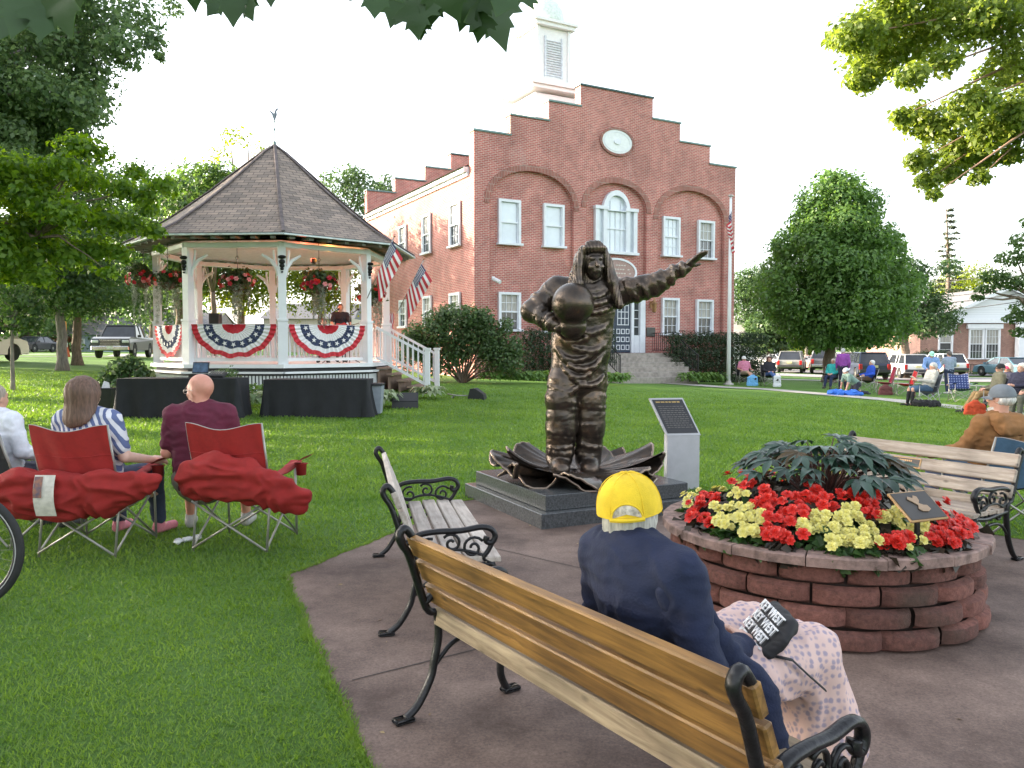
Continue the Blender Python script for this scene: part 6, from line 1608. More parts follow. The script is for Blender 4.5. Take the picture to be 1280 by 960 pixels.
def blossom(col_m, R=.034, seed=0):
    mb = MB(); rr = random.Random(seed)
    for lay, (n, r, el, z) in enumerate(((6, 1.0, 12, 0), (5, .78, 38, .15), (4, .5, 62, .25))):
        for k in range(n):
            a = 2*math.pi*(k+.4*lay)/n+rr.uniform(-.15, .15); d = Vector((math.cos(a), math.sin(a), 0)); s_ = Vector((-d.y, d.x, 0)); e = R_(el)
            f = d*math.cos(e)+Vector((0, 0, math.sin(e))); L = R*r; w = L*.55; o = Vector((0, 0, R*z))
            pts = [o, o+f*L*.5+s_*w*.8, o+f*L*.95+s_*w*.5, o+f*L*1.05-Vector((0, 0, L*.12)), o+f*L*.95-s_*w*.5, o+f*L*.5-s_*w*.8, o+f*L*.55-Vector((0, 0, L*.12))]
            mb.add(pts, [(0, 1, 6), (1, 2, 6), (2, 3, 6), (3, 4, 6), (4, 5, 6), (5, 0, 6)])
    me = bpy.data.meshes.new('blossom'); me.from_pydata(mb.v, [], mb.f); me.materials.append(col_m); me.update(); return me
REDB = M('red_petal', (.62, .025, .015), .45, var=.2, scale=40); YELB = M('yellow_petal', (.8, .72, .18), .45, var=.08, scale=40, col2=(.66, .62, .25))
BLm = {('r', i): blossom(REDB, .037, i) for i in range(2)}; BLm.update({('y', i): blossom(YELB, .032, 5+i) for i in range(2)})
LFG = leafmat('begonia_green', (.03, .075, .02), (.06, .13, .03), .25); LFD = leafmat('begonia_bronze', (.02, .018, .012), (.05, .035, .02), .2)
def z3(x, y): return 800+x/2.667, 520+y/2.667
CLU = [('y', 'pale yellow begonia at the far left rim of the planter', [(215, 240), (185, 268), (160, 292), (230, 215)]), ('y', 'pale yellow begonia spreading up the left of the planter under red blooms', [(300, 205), (265, 215), (330, 195), (285, 190)]),
       ('r', 'red begonia behind the yellow ones at upper left of the planter', [(370, 180), (330, 175), (400, 175), (345, 230), (360, 240)]), ('r', 'red begonia near the left rim between yellow clumps', [(220, 265), (195, 300), (245, 285), (205, 360), (175, 315), (190, 345)]),
       ('y', 'large yellow begonia in front left of the planter', [(330, 265), (265, 310), (300, 310), (345, 310), (380, 325), (290, 365), (255, 350), (240, 375), (350, 350), (400, 350), (370, 400), (335, 385), (320, 335)]),
       ('r', 'large red begonia at the centre front below the dark leaves', [(450, 290), (425, 305), (490, 325), (530, 290), (510, 350), (555, 330), (470, 345), (545, 270), (440, 265), (575, 280), (600, 300)]), ('r', 'red begonia hugging the front rim left of centre', [(430, 400), (480, 410), (415, 385), (450, 385), (465, 425)]),
       ('y', 'small yellow begonia at the front between two red ones', [(590, 350), (560, 375), (610, 360), (580, 335), (600, 380)]), ('y', 'biggest yellow begonia mound at the front of the planter', [(650, 400), (690, 330), (720, 390), (760, 430), (690, 435), (735, 350), (770, 400), (700, 370), (660, 350), (740, 455), (655, 440), (780, 440), (720, 320), (765, 365), (690, 405), (675, 455), (640, 375)]),
       ('r', 'red begonia row right of centre under the dark leaves', [(600, 262), (680, 270), (720, 262), (765, 262), (775, 300), (750, 300), (735, 275), (785, 340), (760, 330)]), ('y', 'yellow begonia beside the little plaque', [(820, 350), (850, 330), (860, 355), (880, 380)]),
       ('r', 'small red begonia at the front right rim', [(880, 440), (865, 425), (900, 430), (890, 455)]), ('y', 'yellow begonia in front of the little plaque', [(915, 400), (930, 415), (905, 385), (940, 370), (925, 435)]),
       ('r', 'red begonia at the right end of the planter', [(1000, 300), (985, 275), (1020, 340), (1050, 345), (1075, 370), (1010, 370), (1040, 380), (1020, 410), (1060, 425), (1095, 415), (1040, 430), (1085, 355), (995, 345), (1070, 400)])]
for ci, (c, lab, pts) in enumerate(CLU):
    W = []
    for (px_, py_) in pts:
        u, v = z3(px_, py_); h = .6
        for _ in range(24):
            p = ath(u, v, h); r = math.hypot(p.x-PCX, p.y-PCY); h = h*.5+.5*(moundz(min(r, .8))+.07)
        dr = Vector((p.x-PCX, p.y-PCY, 0))
        if dr.length > .84: p = Vector((PCX, PCY, p.z))+dr.normalized()*.84; p.z = h
        W.append(p)
    m0 = sum(W, Vector())/len(W); t = thing('begonia', lab, 'flower', (m0.x, m0.y, moundz(math.hypot(m0.x-PCX, m0.y-PCY))-.05))
    leaves('foliage', [((p.x, p.y, p.z-.085), (.1, .1, .07), 46) for p in W], LFD if c == 'r' else LFG, t, .07, 1, shell=.2, aspect=.8)
    for wi, p in enumerate(W):
        for k in range(5):
            if k and rg.random() < .12: continue
            q = p+Vector((rg.gauss(0, .034), rg.gauss(0, .034), rg.uniform(-.012, .035))) if k else p
            o = bpy.data.objects.new('blossom', BLm[(c, rg.randrange(2))]); COL.objects.link(o); o.parent = t
            o.location = q-t.location; tl = Vector((q.x-PCX, q.y-PCY, 0))*.9+Vector((rg.uniform(-.4, .4), rg.uniform(-.8, .1), 1))
            o.rotation_euler = tl.to_track_quat('Z', 'Y').to_euler(); s_ = rg.uniform(.62, 1.22); o.scale = (s_,)*3
fl_ = leaves('ground_foliage', [((PCX+.62*math.cos(a), PCY+.62*math.sin(a), moundz(.62)-.07), (.16, .16, .06), 120) for a in [6.283*i/18 for i in range(18)]]+[((PCX+.35*math.cos(a), PCY+.35*math.sin(a), moundz(.35)-.05), (.18, .18, .07), 120) for a in [6.283*i/10 for i in range(10)]], LFD, None, .07, 1, shell=.2, aspect=.8)
tag(fl_, 'dark low leaves filling the soil between the begonias', 'foliage', kind='stuff')
for ci, (x, y, c, lab) in enumerate(((-.2, .62, 'r', 'red begonia at the back of the planter, left'), (.3, .58, 'y', 'yellow begonia at the back of the planter, right'))):
    t = thing('begonia', lab, 'flower', (PCX+x, PCY+y, moundz(.6)-.03)); leaves('foliage', [((t.location.x, t.location.y, t.location.z+.04), (.12, .12, .07), 100)], LFG, t, .07, 1, shell=.2)
    for k in range(8):
        o = bpy.data.objects.new('blossom', BLm[(c, k % 2)]); COL.objects.link(o); o.parent = t; o.location = (rg.gauss(0, .07), rg.gauss(0, .07), .1); o.rotation_euler = (rg.uniform(-.4, .4), rg.uniform(-.4, .4), 0)
# dark palmate plant
def palm_leaf(mb, c, d, nrm, S, rr):
    d = Vector(d).normalized(); nrm = (Vector(nrm)-d*Vector(nrm).dot(d)).normalized(); lat = d.cross(nrm)
    for ang, L in ((0, 1.0), (36, .92), (-36, .92), (75, .72), (-75, .72), (118, .42), (-118, .42)):
        a = R_(ang+rr.uniform(-5, 5)); e = d*math.cos(a)+lat*math.sin(a); s_ = e.cross(nrm); L2 = L*S; w = L2*.17
        n0 = len(mb.v); pts = []
        prof_ = ((0, .1), (.22, .5), (.5, 1.0), (.68, .85), (.85, .45))
        for t_, k in prof_:
            b = Vector(c)+e*L2*t_-nrm*(.28*L2*t_*t_)
            pts += [b+s_*w*k+nrm*w*k*.35, b, b-s_*w*k+nrm*w*k*.35]
        pts.append(Vector(c)+e*L2-nrm*.34*L2); mb.v += [tuple(p) for p in pts]
        for i in range(4):
            a_ = n0+i*3; mb.f += [(a_, a_+1, a_+4, a_+3), (a_+1, a_+2, a_+5, a_+4)]
        a_ = n0+12; mb.f += [(a_, a_+1, n0+15), (a_+1, a_+2, n0+15)]
pt = thing('foliage_plant', 'tall dark glossy plant with hand-shaped leaves in the middle of the planter', 'plant', (PCX+.03, PCY, PH+.13))
DKL = leafmat('dark_palmate', (.012, .03, .02), (.04, .08, .055), .06, .28); DKB = leafmat('bronze_palmate', (.05, .035, .012), (.1, .06, .02), .2, .35)
mbl, mbb, mbs = MB(), MB(), MB()
for i in range(88):
    a = rg.uniform(0, 6.283); rr_ = .47*math.sqrt(rg.random()); hz_ = (.43-.26*(rr_/.52)**1.8)*rg.uniform(.7, 1.0)
    c = Vector((rr_*math.cos(a)*1.0, rr_*math.sin(a), hz_)); d = Vector((math.cos(a), math.sin(a), rg.uniform(-.25, .25)))
    nr = Vector((math.cos(a)*.5+rg.uniform(-.2, .2), math.sin(a)*.5-.25, 1)); palm_leaf(mbb if (i % 8 == 0 and hz_ > .22) else mbl, c, d, nr, rg.uniform(.11, .175), rg)
    mbs.tube([Vector((c.x*.15, c.y*.15, 0)), c*.6+Vector((0, 0, .05)), c], [.006, .005, .003], 5)
obj('dark_leaves', mbl, DKL, pt, True); obj('young_leaves', mbb, DKB, pt, True); obj('stalks', mbs, M('stalk', (.08, .03, .025), .5), pt)
# little bronze plaque on a stake
q0 = ath(1147, 634, .75); sp_ = thing('memorial_plaque', 'small dark square plaque on a stake in the right side of the planter', 'plaque', (q0.x, q0.y, PH+.05), R_(22))
r_ = ROT(x=38); obj('stake', MB().beam((0, 0, 0), (0, 0, .2), .02, .02), IRON, sp_)
pb = obj('plaque_plate', MB().box((0, 0, .205), (.27, .2, .014), r_, bev=.004), M('plaque_gold', (.4, .25, .12)), sp_)
obj('plaque_face', MB().box(Vector((0, 0, .205))+r_@Vector((0, 0, .006)), (.25, .18, .008), r_), M('plaque_dark2', (.045, .04, .035), .4, .3), pb)
mb = MB(); o_ = Vector((0, 0, .205))+r_@Vector((0, 0, .0115))
rel = [(-.03, .02), (-.055, .045), (-.04, .065), (-.01, .05), (.01, .07), (.03, .06), (.025, .03), (.005, .01), (.03, -.005), (.055, -.01), (.06, -.04), (.03, -.055), (-.01, -.05), (-.03, -.03), (-.01, -.005)]
mb.poly(rel, f=lambda a, b, d: tuple(o_+r_@Vector((a*.9, b*.9, d))), d0=0, d1=.004); obj('relief', mb, M('plaque_gold2', (.35, .24, .15), .4, .5), pb)
# ------------------------------------------------------------------ people near the camera
def txt(body, size, m, parent, mat4, name='lettering', ext=.001, align='CENTER'):
    cu_ = bpy.data.curves.new('t', 'FONT'); cu_.body = body; cu_.size = size; cu_.extrude = ext; cu_.align_x = align; cu_.align_y = 'CENTER'; cu_.resolution_u = 2; cu_.offset = size*.02
    o = bpy.data.objects.new('t', cu_); COL.objects.link(o); bpy.context.view_layer.update(); dg = bpy.context.evaluated_depsgraph_get()
    me = bpy.data.meshes.new_from_object(o.evaluated_get(dg)); bpy.data.objects.remove(o); me.materials.clear(); me.materials.append(m); me.transform(mat4); 
    o = bpy.data.objects.new(name, me); COL.objects.link(o); o.parent = parent; return o
yaw1 = b1.rotation_euler.z
J = seat_pose(seat=.39, lean=17, kz=.50, kout=.13, arms='lap', fwd=.06); J['head'] = J['head']+V3(-.09, .0, -.045); J['neck'] = J['neck']+V3(-.05, 0, 0); [J.__setitem__(k_+n_, J[k_+n_]+V3(0, .17 if k_ != 'knee' else .12, 0)) for k_ in ('knee', 'ankle', 'toe') for n_ in 'RL']
J['elR'] = J['shR']+V3(.09, .02, -.27); J['elL'] = J['shL']+V3(-.08, .06, -.26)
wpos = b1.location+b1x*(WX := .27)+b1y*.19; wpos.z = .012
wc = dict(skin=SKIN2, shirt=(.006, .012, .042), hem=.05, neckcut=.03, hair='shaggy', haircol=(.42, .4, .36), bulk=1.14, look=(44, 3, -5), shoes=(.6, .58, .55), seed=4)
wm, J = figure('elderly woman in yellow cap and navy sweater sitting on the front bench', wpos, yaw1, J, wc, h=.009)
hm_ = headm(44, 3, -5)
cp0 = cap(wm, J['head'], hm_, 1.16, M('yellow_cap', (.72, .5, .025), .9, var=.12, scale=14, bump=.3, bscale=260), 1)
# back opening of the cap: dark arch and strap, and stitched seams
T_ = lambda x, y, z: Vector(J['head'])+(hm_@Vector((x, y, z)))*1.16
mb = MB(); 
for k in range(6):
    a = math.pi*2*k/6; mb.tube([T_(.0915*math.cos(a)*math.cos(e)**.85, .1075*math.sin(a)*math.cos(e)**.85-.016, .014+.108*math.sin(e)**.92) for e in [i*math.pi/2/8 for i in range(9)]], .0014, 4)
obj('cap_seam', mb, M('yellow_stitch', (.76, .52, .02), .8), cp0)
mb = MB(); P_ = []
for i in range(15):
    a = math.pi*i/14; xx_ = .042*math.cos(a); zz2 = .016+.04*math.sin(a); yy2 = -.016-.109*math.sqrt(max(0, 1-(xx_/.091)**2))*math.cos(math.asin(min(1, max(0, (zz2-.014)/.11))))**.85
    P_.append(T_(xx_, yy2-.001, zz2))
c0_ = T_(0, -.126, .03); mb.add([c0_]+P_, [(0, i+1, i+2) for i in range(14)]); obj('cap_opening', mb, M('hair_in_cap', (.5, .45, .38), .8, var=.4, scale=60), cp0)
obj('cap_strap', MB().tube([T_(.046*math.cos(a_), -.016-.112*math.cos(.5*math.cos(a_)), .013) for a_ in [math.pi*i/8 for i in range(9)]], .006, 6, flat=((0, 0, 1), 1.2)).tube(P_, .0035, 5), M('yellow_cap', (.85, .6, .02)), cp0)
# skirt
def skirtmat():
    m, nt, b, out = _new('floral_skirt'); tc = N(nt, 'ShaderNodeTexCoord'); vo = N(nt, 'ShaderNodeTexVoronoi', Scale=42.0); vo.inputs['Randomness'].default_value = .5
    mp = N(nt, 'ShaderNodeMapping'); mp.inputs['Rotation'].default_value = (.3, .5, .6); nt.links.new(tc.outputs['Object'], mp.inputs[0]); nt.links.new(mp.outputs[0], vo.inputs['Vector'])
    nz = N(nt, 'ShaderNodeTexNoise', Scale=90.0); nt.links.new(tc.outputs['Object'], nz.inputs['Vector'])
    ad = N(nt, 'ShaderNodeMath', operation='MULTIPLY_ADD'); ad.inputs[1].default_value = .35; nt.links.new(nz.outputs['Fac'], ad.inputs[0]); nt.links.new(vo.outputs['Distance'], ad.inputs[2])
    rp = N(nt, 'ShaderNodeValToRGB'); e = rp.color_ramp.elements; e[0].position = .44; e[0].color = (.17, .15, .25, 1); e[1].position = .66; e[1].color = (.56, .38, .34, 1)
    nt.links.new(ad.outputs[0], rp.inputs[0]); n2 = N(nt, 'ShaderNodeTexNoise', Scale=6.0); nt.links.new(tc.outputs['Object'], n2.inputs['Vector'])
    mx = N(nt, 'ShaderNodeMixRGB'); mx.inputs[0].default_value = .25; nt.links.new(rp.outputs[0], mx.inputs[1]); mx.inputs[2].default_value = (.7, .55, .5, 1)
    nt.links.new(mx.outputs[0], b.inputs['Base Color']); b.inputs['Roughness'].default_value = .85; return m
s = SDF(); s.cone(J['pelvis']+V3(0, .02, .03), J['pelvis']+V3(0, .1, 0), .185, .19, .05)
for n, q in (('R', 1), ('L', -1)):
    s.cone(J['hip'+n]+V3(q*.02, 0, 0), J['knee'+n]+V3(0, .01, 0), .125, .098, .06); s.cone(J['knee'+n]+V3(0, .01, -.01), J['ankle'+n]+V3(q*.03, -.01, .10), .1, .13, .06)
s.cone(J['kneeR']+V3(0, -.02, -.02), J['kneeL']+V3(0, -.02, -.02), .075, .075, .05); s.cone((J['kneeR']+J['kneeL'])/2, (J['ankleR']+J['ankleL'])/2+V3(0, -.02, .18), .09, .11, .06)
s.cut(V3(0, 0, .19), V3(0, -.15, -1)); s.cut(J['waist']+V3(0, 0, -.05), V3(0, 0, 1))
sculpt('skirt', s, .010, skirtmat(), wm, disp=folds(.012, 9, 5, (1.3, 1, .7)))
# sweater hanging open over the bench end
s = SDF(); s.cone(J['shR']+V3(.02, -.03, -.05), V3(.3, .05, .55), .06, .05, .05, (V3(.8, -.6, 0), .5)); s.cone(V3(.3, .05, .55), V3(.36, .06, .42), .06, .055, .04, (V3(.8, -.6, 0), .5));
sculpt('sweater_drape', s, .009, bpy.data.materials['cloth_000104'], wm, disp=folds(.008, 10, 9))
# bag on her lap, with its lettering
Lp = (J['kneeR']+J['hipR'])/2+V3(.0, .08, .13)
bagm = M('black_print_cloth', (.012, .012, .014), .7, var=.2)
bag = thing('handbag', 'black cloth bag with white KEY WEST lettering on the woman’s lap'.replace('’', "'"), 'bag', wpos+Matrix.Rotation(yaw1, 3, 'Z')@Vector(Lp), yaw1)
bm_ = ROT(z=-35, x=48)
s = SDF(); mmb = np.array(bm_)
for a in (-.05, 0, .05): s.ell(mmb@V3(0, a, 0), V3(.125, .045, .028), .03, bm_)
s.cone(mmb@V3(-.09, -.06, 0), mmb@V3(.09, -.06, 0), .022, .022, .02); s.cone(mmb@V3(-.09, .07, 0), mmb@V3(.09, .07, 0), .022, .022, .02)
bb_ = sculpt('bag_body', s, .007, bagm, bag, disp=folds(.004, 18))
for r in range(4):
    m4 = Matrix.Translation(bm_@Vector((.012*(r % 2)-.006, .058-.042*r, .0345)))@bm_.to_4x4(); txt('KEY WEST', .046, M('white_print', (.8, .8, .8), .7), bag, m4, ext=.0025)
obj('strap', MB().tube([bm_@Vector((.1, -.05, .0)), Vector((.12, -.03, -.05)), Vector((.14, .02, -.10)), Vector((.17, .08, -.16))], .012, 6, flat=((.3, .2, 1), .25)), bagm, bag, True)
# ------------------------------------------------------------------ red folding chairs, their sitters and the carry bags
REDC = (.3, .016, .014)
def redchair(u, v, label, yaw):
    g = ground(u, v); return camp_chair(label, (g.x, g.y+.12, g.z), R_(yaw), REDC, 'red folding chairs on the lawn', W=.60, hb=1.02), g
rc1, g1 = redchair(97, 697, 'red folding chair of the woman in the striped top', -3)
rc2, g2 = redchair(289, 691, 'red folding chair of the bald man', -6)
for rc, lab in ((rc1, 'cup'), (rc2, 'cup')):
    hl_ = thing('cup_holder', 'x', 'x'); bpy.data.objects.remove(hl_)
    m = cl('canvas_420202', REDC)
    obj('cup_pocket', MB().lathe([(.04, -.09), (.045, 0), (.06, .005)], (.40, .36, .63), 14).grid(lambda s_, t_: Vector((.31+.17*s_, .2+.26*t_, .64+.02*s_+.05*s_*s_)), 6, 4), cl('canvas_%02d%02d%02d' % tuple(int(99*k) for k in REDC), REDC), rc, True)
    obj('logo_patch', MB().grid(lambda s_, q: Vector((-.07+.1*s_, -.175-.002, .84+.012*q)), 6, 1), M('patch_tan', (.4, .2, .15), .8), rc)
J1 = seat_pose(seat=.40, lean=10, kz=.50, kout=.16, arms='rest', reach=.02); J1['wrR'] = V3(.33, .22, .62)
p1 = Vector((g1.x+.02, g1.y+.26, g1.z))
w1, J1 = figure('brown-haired woman in a blue and white striped top seen from behind in a red chair', p1, R_(-8), J1, dict(skin=SKIN2, shirt=(.3, .33, .45), sleeve='short', pants=(.03, .04, .08), hair='long', haircol=(.11, .06, .04), bulk=1.18, shoes=(.6, .2, .25), look=(-6, 0, 0)), h=.011)
def stripes(name, c1, c2, sc=26):
    m, nt, b, out = _new(name); tc = N(nt, 'ShaderNodeTexCoord'); mp = N(nt, 'ShaderNodeMapping'); mp.inputs['Rotation'].default_value = (0, .5, 0); nt.links.new(tc.outputs['Object'], mp.inputs[0])
    wv_ = N(nt, 'ShaderNodeTexWave', Scale=7.5, Distortion=.5); nt.links.new(mp.outputs[0], wv_.inputs['Vector']); rp = N(nt, 'ShaderNodeValToRGB'); rp.color_ramp.interpolation = 'CONSTANT'
    e = rp.color_ramp.elements; e[0].color = c4(c1); e[1].position = .5; e[1].color = c4(c2); nt.links.new(wv_.outputs['Fac'], rp.inputs[0]); nt.links.new(rp.outputs[0], b.inputs['Base Color']); b.inputs['Roughness'].default_value = .85; return m
w1.scale = (1.1,)*3
for c in w1.children:
    if c.name.startswith('shirt'): c.data.materials[0] = stripes('striped_cloth', (.1, .13, .26), (.6, .6, .64))
J2 = seat_pose(seat=.40, lean=4, kz=.52, kout=.2, arms='lap', reach=.05)
p2 = Vector((g2.x-.33, g2.y+.3, g2.z))
m2_, J2 = figure('bald man with glasses and maroon shirt turning left in a red chair', p2, R_(9), J2, dict(skin=M('ruddy_skin', (.55, .25, .18), .45, var=.1, scale=12), shirt=(.1, .01, .03), sleeve='short', pants=(.2, .18, .14), legs='short', bulk=1.2, glasses=True, look=(62, -6, 0), shoes=(.4, .38, .36), hem=.1), h=.011)
m2_.scale = (1.12,)*3
def softbag(label, pts, r, tilt=.6):
    c = sum((Vector(p) for p in pts), Vector())/len(pts); t = thing('carry_bag', label, 'chair bag', c, 0, 'red chair carry bags')
    s = SDF(); s.chain([V3(*(Vector(p)-c)) for p in pts], r, .05, (V3(0, 1, .2), tilt)); sculpt('bag_body', s, .011, cl('canvas_bag_red', (.27, .013, .011)), t, disp=folds(.03, 6, 2, (.7, 1, 1.6))); return t
Yb = g1.y-.12
cb1 = softbag('long red carry bag with a printed label hanging behind the left red chair', [at(-14, 618, Yb), at(30, 617, Yb), at(80, 620, Yb), at(130, 617, Yb), at(188, 602, Yb)], [.13, .165, .17, .155, .07])
L_ = at(59, 619, Yb-.115)-cb1.location
lb_ = obj('printed_label', MB().grid(lambda s_, t_: L_+Vector((-.075+.15*s_, -.05*math.cos((t_-.5)*2.5)+.0, -.15+.30*t_)), 4, 8), M('label_white', (.6, .56, .5), .6, var=.15, scale=20), cb1)
obj('label_picture', MB().grid(lambda s_, t_: L_+Vector((-.07+.06*s_, -.05*math.cos((t_*.5)*2.5)-.008, -.01+.15*t_)), 4, 6), M('label_picture', (.35, .15, .08), .6, var=.6, scale=26, col2=(.1, .08, .12)), lb_)
Yb2 = g2.y-.12
cb2 = softbag('red carry bag sagging across the back of the right red chair', [at(244, 600, Yb2), at(270, 597, Yb2), at(310, 603, Yb2), at(345, 616, Yb2), at(372, 625, Yb2)], [.14, .17, .155, .12, .105])
# napkins on the lawn
for k, (u, v) in enumerate(((223, 681), (234, 679), (247, 676))):
    g = ground(u, v); s = SDF()
    for _ in range(4): s.ell(V3(rg.gauss(0, .012), rg.gauss(0, .012), .018), V3(.028, .025, .018), .005)
    o = sculpt('napkin', s, .005, M('paper_white', (.75, .75, .76), .8), None, disp=folds(.008, 35, k)); o.location = g+Vector((0, 0, .012)); tag(o, ['crumpled white napkin on the lawn, nearest the left red chair', 'crumpled white napkin in the middle of three on the lawn', 'crumpled white napkin under the bald man\'s red chair'][k], 'napkin', 'crumpled napkins')
# sitter at the left edge and the bicycle
gL = ground(-30, 690); camp_chair('black folding chair cut off by the left edge', (gL.x, gL.y+.3, gL.z), R_(-25), (.02, .02, .024), None)
J3 = seat_pose(seat=.46, lean=6, arms='rest'); J3['wrR'] = V3(.3, .3, .66)
figure('person in a white long-sleeved top cut off by the left edge', (gL.x-.04, gL.y+.42, gL.z), R_(-20), J3, dict(shirt=(.7, .72, .78), pants=(.03, .03, .05), hair='short', haircol=(.3, .25, .2), bulk=1.15), h=.012)
pY = 4.75; wc_ = at(-50, 688, pY); WR = .355; bk_ = thing('bicycle', 'dark bicycle whose front wheel enters at the left edge', 'bicycle', (wc_.x, pY, H(wc_.x, pY)), R_(4)); wz = WR
def wheel(x):
    r_ = obj('wheel', MB().tube([(x+(WR-.03)*math.cos(a), 0, wz+(WR-.03)*math.sin(a)) for a in [6.2832*i/48 for i in range(48)]], .012, 8, closed=True), M('rim_black', (.03, .03, .03), .4), bk_, True)
    obj('tyre', MB().tube([(x+WR*math.cos(a), 0, wz+WR*math.sin(a)) for a in [6.2832*i/56 for i in range(56)]], .024, 10, closed=True), RUBBER, r_, True)
    obj('reflective_band', MB().tube([(x+(WR-.018)*math.cos(a), -.021, wz+(WR-.018)*math.sin(a)) for a in [6.2832*i/56 for i in range(56)]], .003, 6, closed=True), M('band_grey', (.4, .4, .4), .4), r_, True)
    mb = MB()
    for i in range(28): a = 6.2832*i/28; a2 = a+(.5 if i % 2 else -.5); mb.tube([(x+.02*math.cos(a2), .02*(1 if i % 4 < 2 else -1), wz+.02*math.sin(a2)), (x+(WR-.035)*math.cos(a), 0, wz+(WR-.035)*math.sin(a))], .0012, 4)
    mb.tube([(x, -.04, wz), (x, .04, wz)], .018, 8); obj('spokes', mb, STEEL, r_)
wheel(0); wheel(-1.05)
mb = MB(); fork = [(0, 0, wz), (-.1, 0, .62), (-.16, 0, .86)]; mb.tube(fork, .015, 8); mb.tube([(-.14, 0, .8), (-.68, 0, .8)], .018, 8); mb.tube([(-.12, 0, .68), (-.6, 0, .32)], .02, 8); mb.tube([(-.72, 0, .92), (-.6, 0, .32)], .017, 8); mb.tube([(-.6, 0, .32), (-1.05, .02, wz)], .012, 8); mb.tube([(-.68, 0, .8), (-1.05, .02, wz)], .011, 8)
obj('frame', mb, M('bike_paint', (.02, .025, .04), .3), bk_, True); obj('handlebar', MB().tube([(-.1, -.28, 1.0), (-.16, -.1, .98), (-.18, 0, .9), (-.16, .1, .98), (-.1, .28, 1.0)], .012, 8), BLACKP, bk_, True)
s = SDF(); s.cone(V3(-.62, 0, .95), V3(-.82, 0, .96), .03, .07, .03, (V3(0, 0, 1), .4)); sculpt('saddle', s, .01, BLACKP, bk_)
# ------------------------------------------------------------------ man in tan hoodie behind the right bench
hx, hy = at(1243, 500, 6.75).x, 6.75
J = seat_pose(seat=.42, lean=13, arms='rest', kout=.16); J['elL'] = J['shL']+V3(-.09, .12, -.24); J['head'] = J['head']+V3(0, 0, .03); J['wrL'] = V3(-.27, .4, .62)
hoc = (.26, .12, .04)
hp_, J = figure('man in a tan hooded jacket and grey cap seen from behind the right bench', (hx+.03, hy+.12, H(hx, hy)), R_(14), J, dict(shirt=hoc, pants=(.1, .12, .2), cap=(.16, .18, .2), capback=1, hair='fringe', haircol=(.6, .58, .55), bulk=1.12, look=(22, -2, 0), shoes=(.2, .18, .15), beard=True), h=.011)
s = SDF(); nk_ = J['neck']; s.cone(nk_+V3(-.1, -.08, -.02), nk_+V3(.1, -.08, -.02), .06, .06, .04).cone(nk_+V3(-.08, -.12, -.09), nk_+V3(.08, -.12, -.09), .06, .06, .05).cone(nk_+V3(-.1, .02, -.02), nk_+V3(-.1, -.08, -.02), .045, .055, .03).cone(nk_+V3(.1, .02, -.02), nk_+V3(.1, -.08, -.02), .045, .055, .03)
sculpt('hood', s, .011, cl('cloth_%02d%02d%02d' % tuple(int(99*k) for k in hoc), hoc), hp_, disp=folds(.012, 9, 3))
camp_chair('blue canvas folding chair of the man in the tan jacket', (hx+.09, hy-.12, H(hx, hy)), R_(6), (.06, .12, .2), None, W=.58, hb=.86)
# ------------------------------------------------------------------ far sitters and standers on the right
def P2(u, Y): x = at(u, 440, Y).x; return gp(x, Y)
BLKC = (.03, .03, .035)
p = P2(930, 34.2); camp_chair('dark folding chair of the man in the pink shirt', p, R_(180), BLKC, None)
figure('man in pink shirt and white cap sitting cross-legged beside the flagpole', p+Vector((0, -.15, 0)), R_(184), seat_pose(cross=True, arms='rest'), dict(shirt=(.55, .2, .3), sleeve='short', pants=(.35, .28, .2), legs='short', cap=(.7, .7, .68), hair='fringe', haircol=(.5, .5, .5), bulk=1.1, look=(0, -5, 0)), h=.02)
p = P2(961, 33.8); camp_chair('dark folding chair of the woman in the black top', p, R_(180), BLKC, None)
figure('dark-haired woman in black top and jeans sitting right of the man in pink', p+Vector((0, -.15, 0)), R_(172), seat_pose(cross=True), dict(shirt=(.02, .02, .03), pants=(.06, .12, .3), hair='long', haircol=(.08, .03, .02), look=(0, -4, 0)), h=.02)
def tote(label, u, Y, w, hh, col, name='tote_bag'):
    p = P2(u, Y); s = SDF(); s.cone(V3(-w/2, 0, .05), V3(w/2, 0, .05), .06, .06, .03); s.cone(V3(-w/2*.9, 0, hh-.06), V3(w/2*.9, 0, hh-.06), .045, .045, .03); s.cone(V3(0, 0, .1), V3(0, 0, hh-.1), w*.5, w*.45, .04, (V3(0, 1, 0), .3))
    for q in (-1, 1): s.cone(V3(q*w/2, 0, .06), V3(q*w/2*.9, 0, hh-.06), .05, .04, .03)
    t = thing(name, label, 'bag', p); o = sculpt('bag_body', s, .015, cl('bagc_%02d%02d%02d' % tuple(int(99*k) for k in col), col), t, disp=folds(.015, 8)); obj('handle', MB().tube([(-.08, 0, hh-.04), (-.05, 0, hh+.1), (.05, 0, hh+.1), (.08, 0, hh-.04)], .008, 5), cl('bagc_%02d%02d%02d' % tuple(int(99*k) for k in col), col), t)
tote('light blue tote bag between the two seated people by the flagpole', 941, 33.4, .38, .4, (.15, .4, .7)); tote('white plastic bag right of the woman in black', 972, 33.0, .22, .48, (.7, .72, .75))
p = P2(1041, 33.5); camp_chair('dark folding chair of the person in teal by the maple', p, R_(150), BLKC, None)
figure('person in teal jacket and navy trousers seated left of the purple top', p+Vector((-.05, -.1, 0)), R_(140), seat_pose(reach=.1), dict(shirt=(.03, .4, .38), pants=(.02, .03, .08), hair='short', haircol=(.55, .5, .45)), h=.02)
figure('woman in a purple hooded top standing with her back half turned', P2(1054, 33), R_(-25), stand_pose(arms='down'), dict(shirt=(.28, .07, .36), pants=(.03, .03, .06), hair='short', haircol=(.5, .5, .5), bulk=1.08, look=(-25, -10, 0), hem=.14), h=.02)
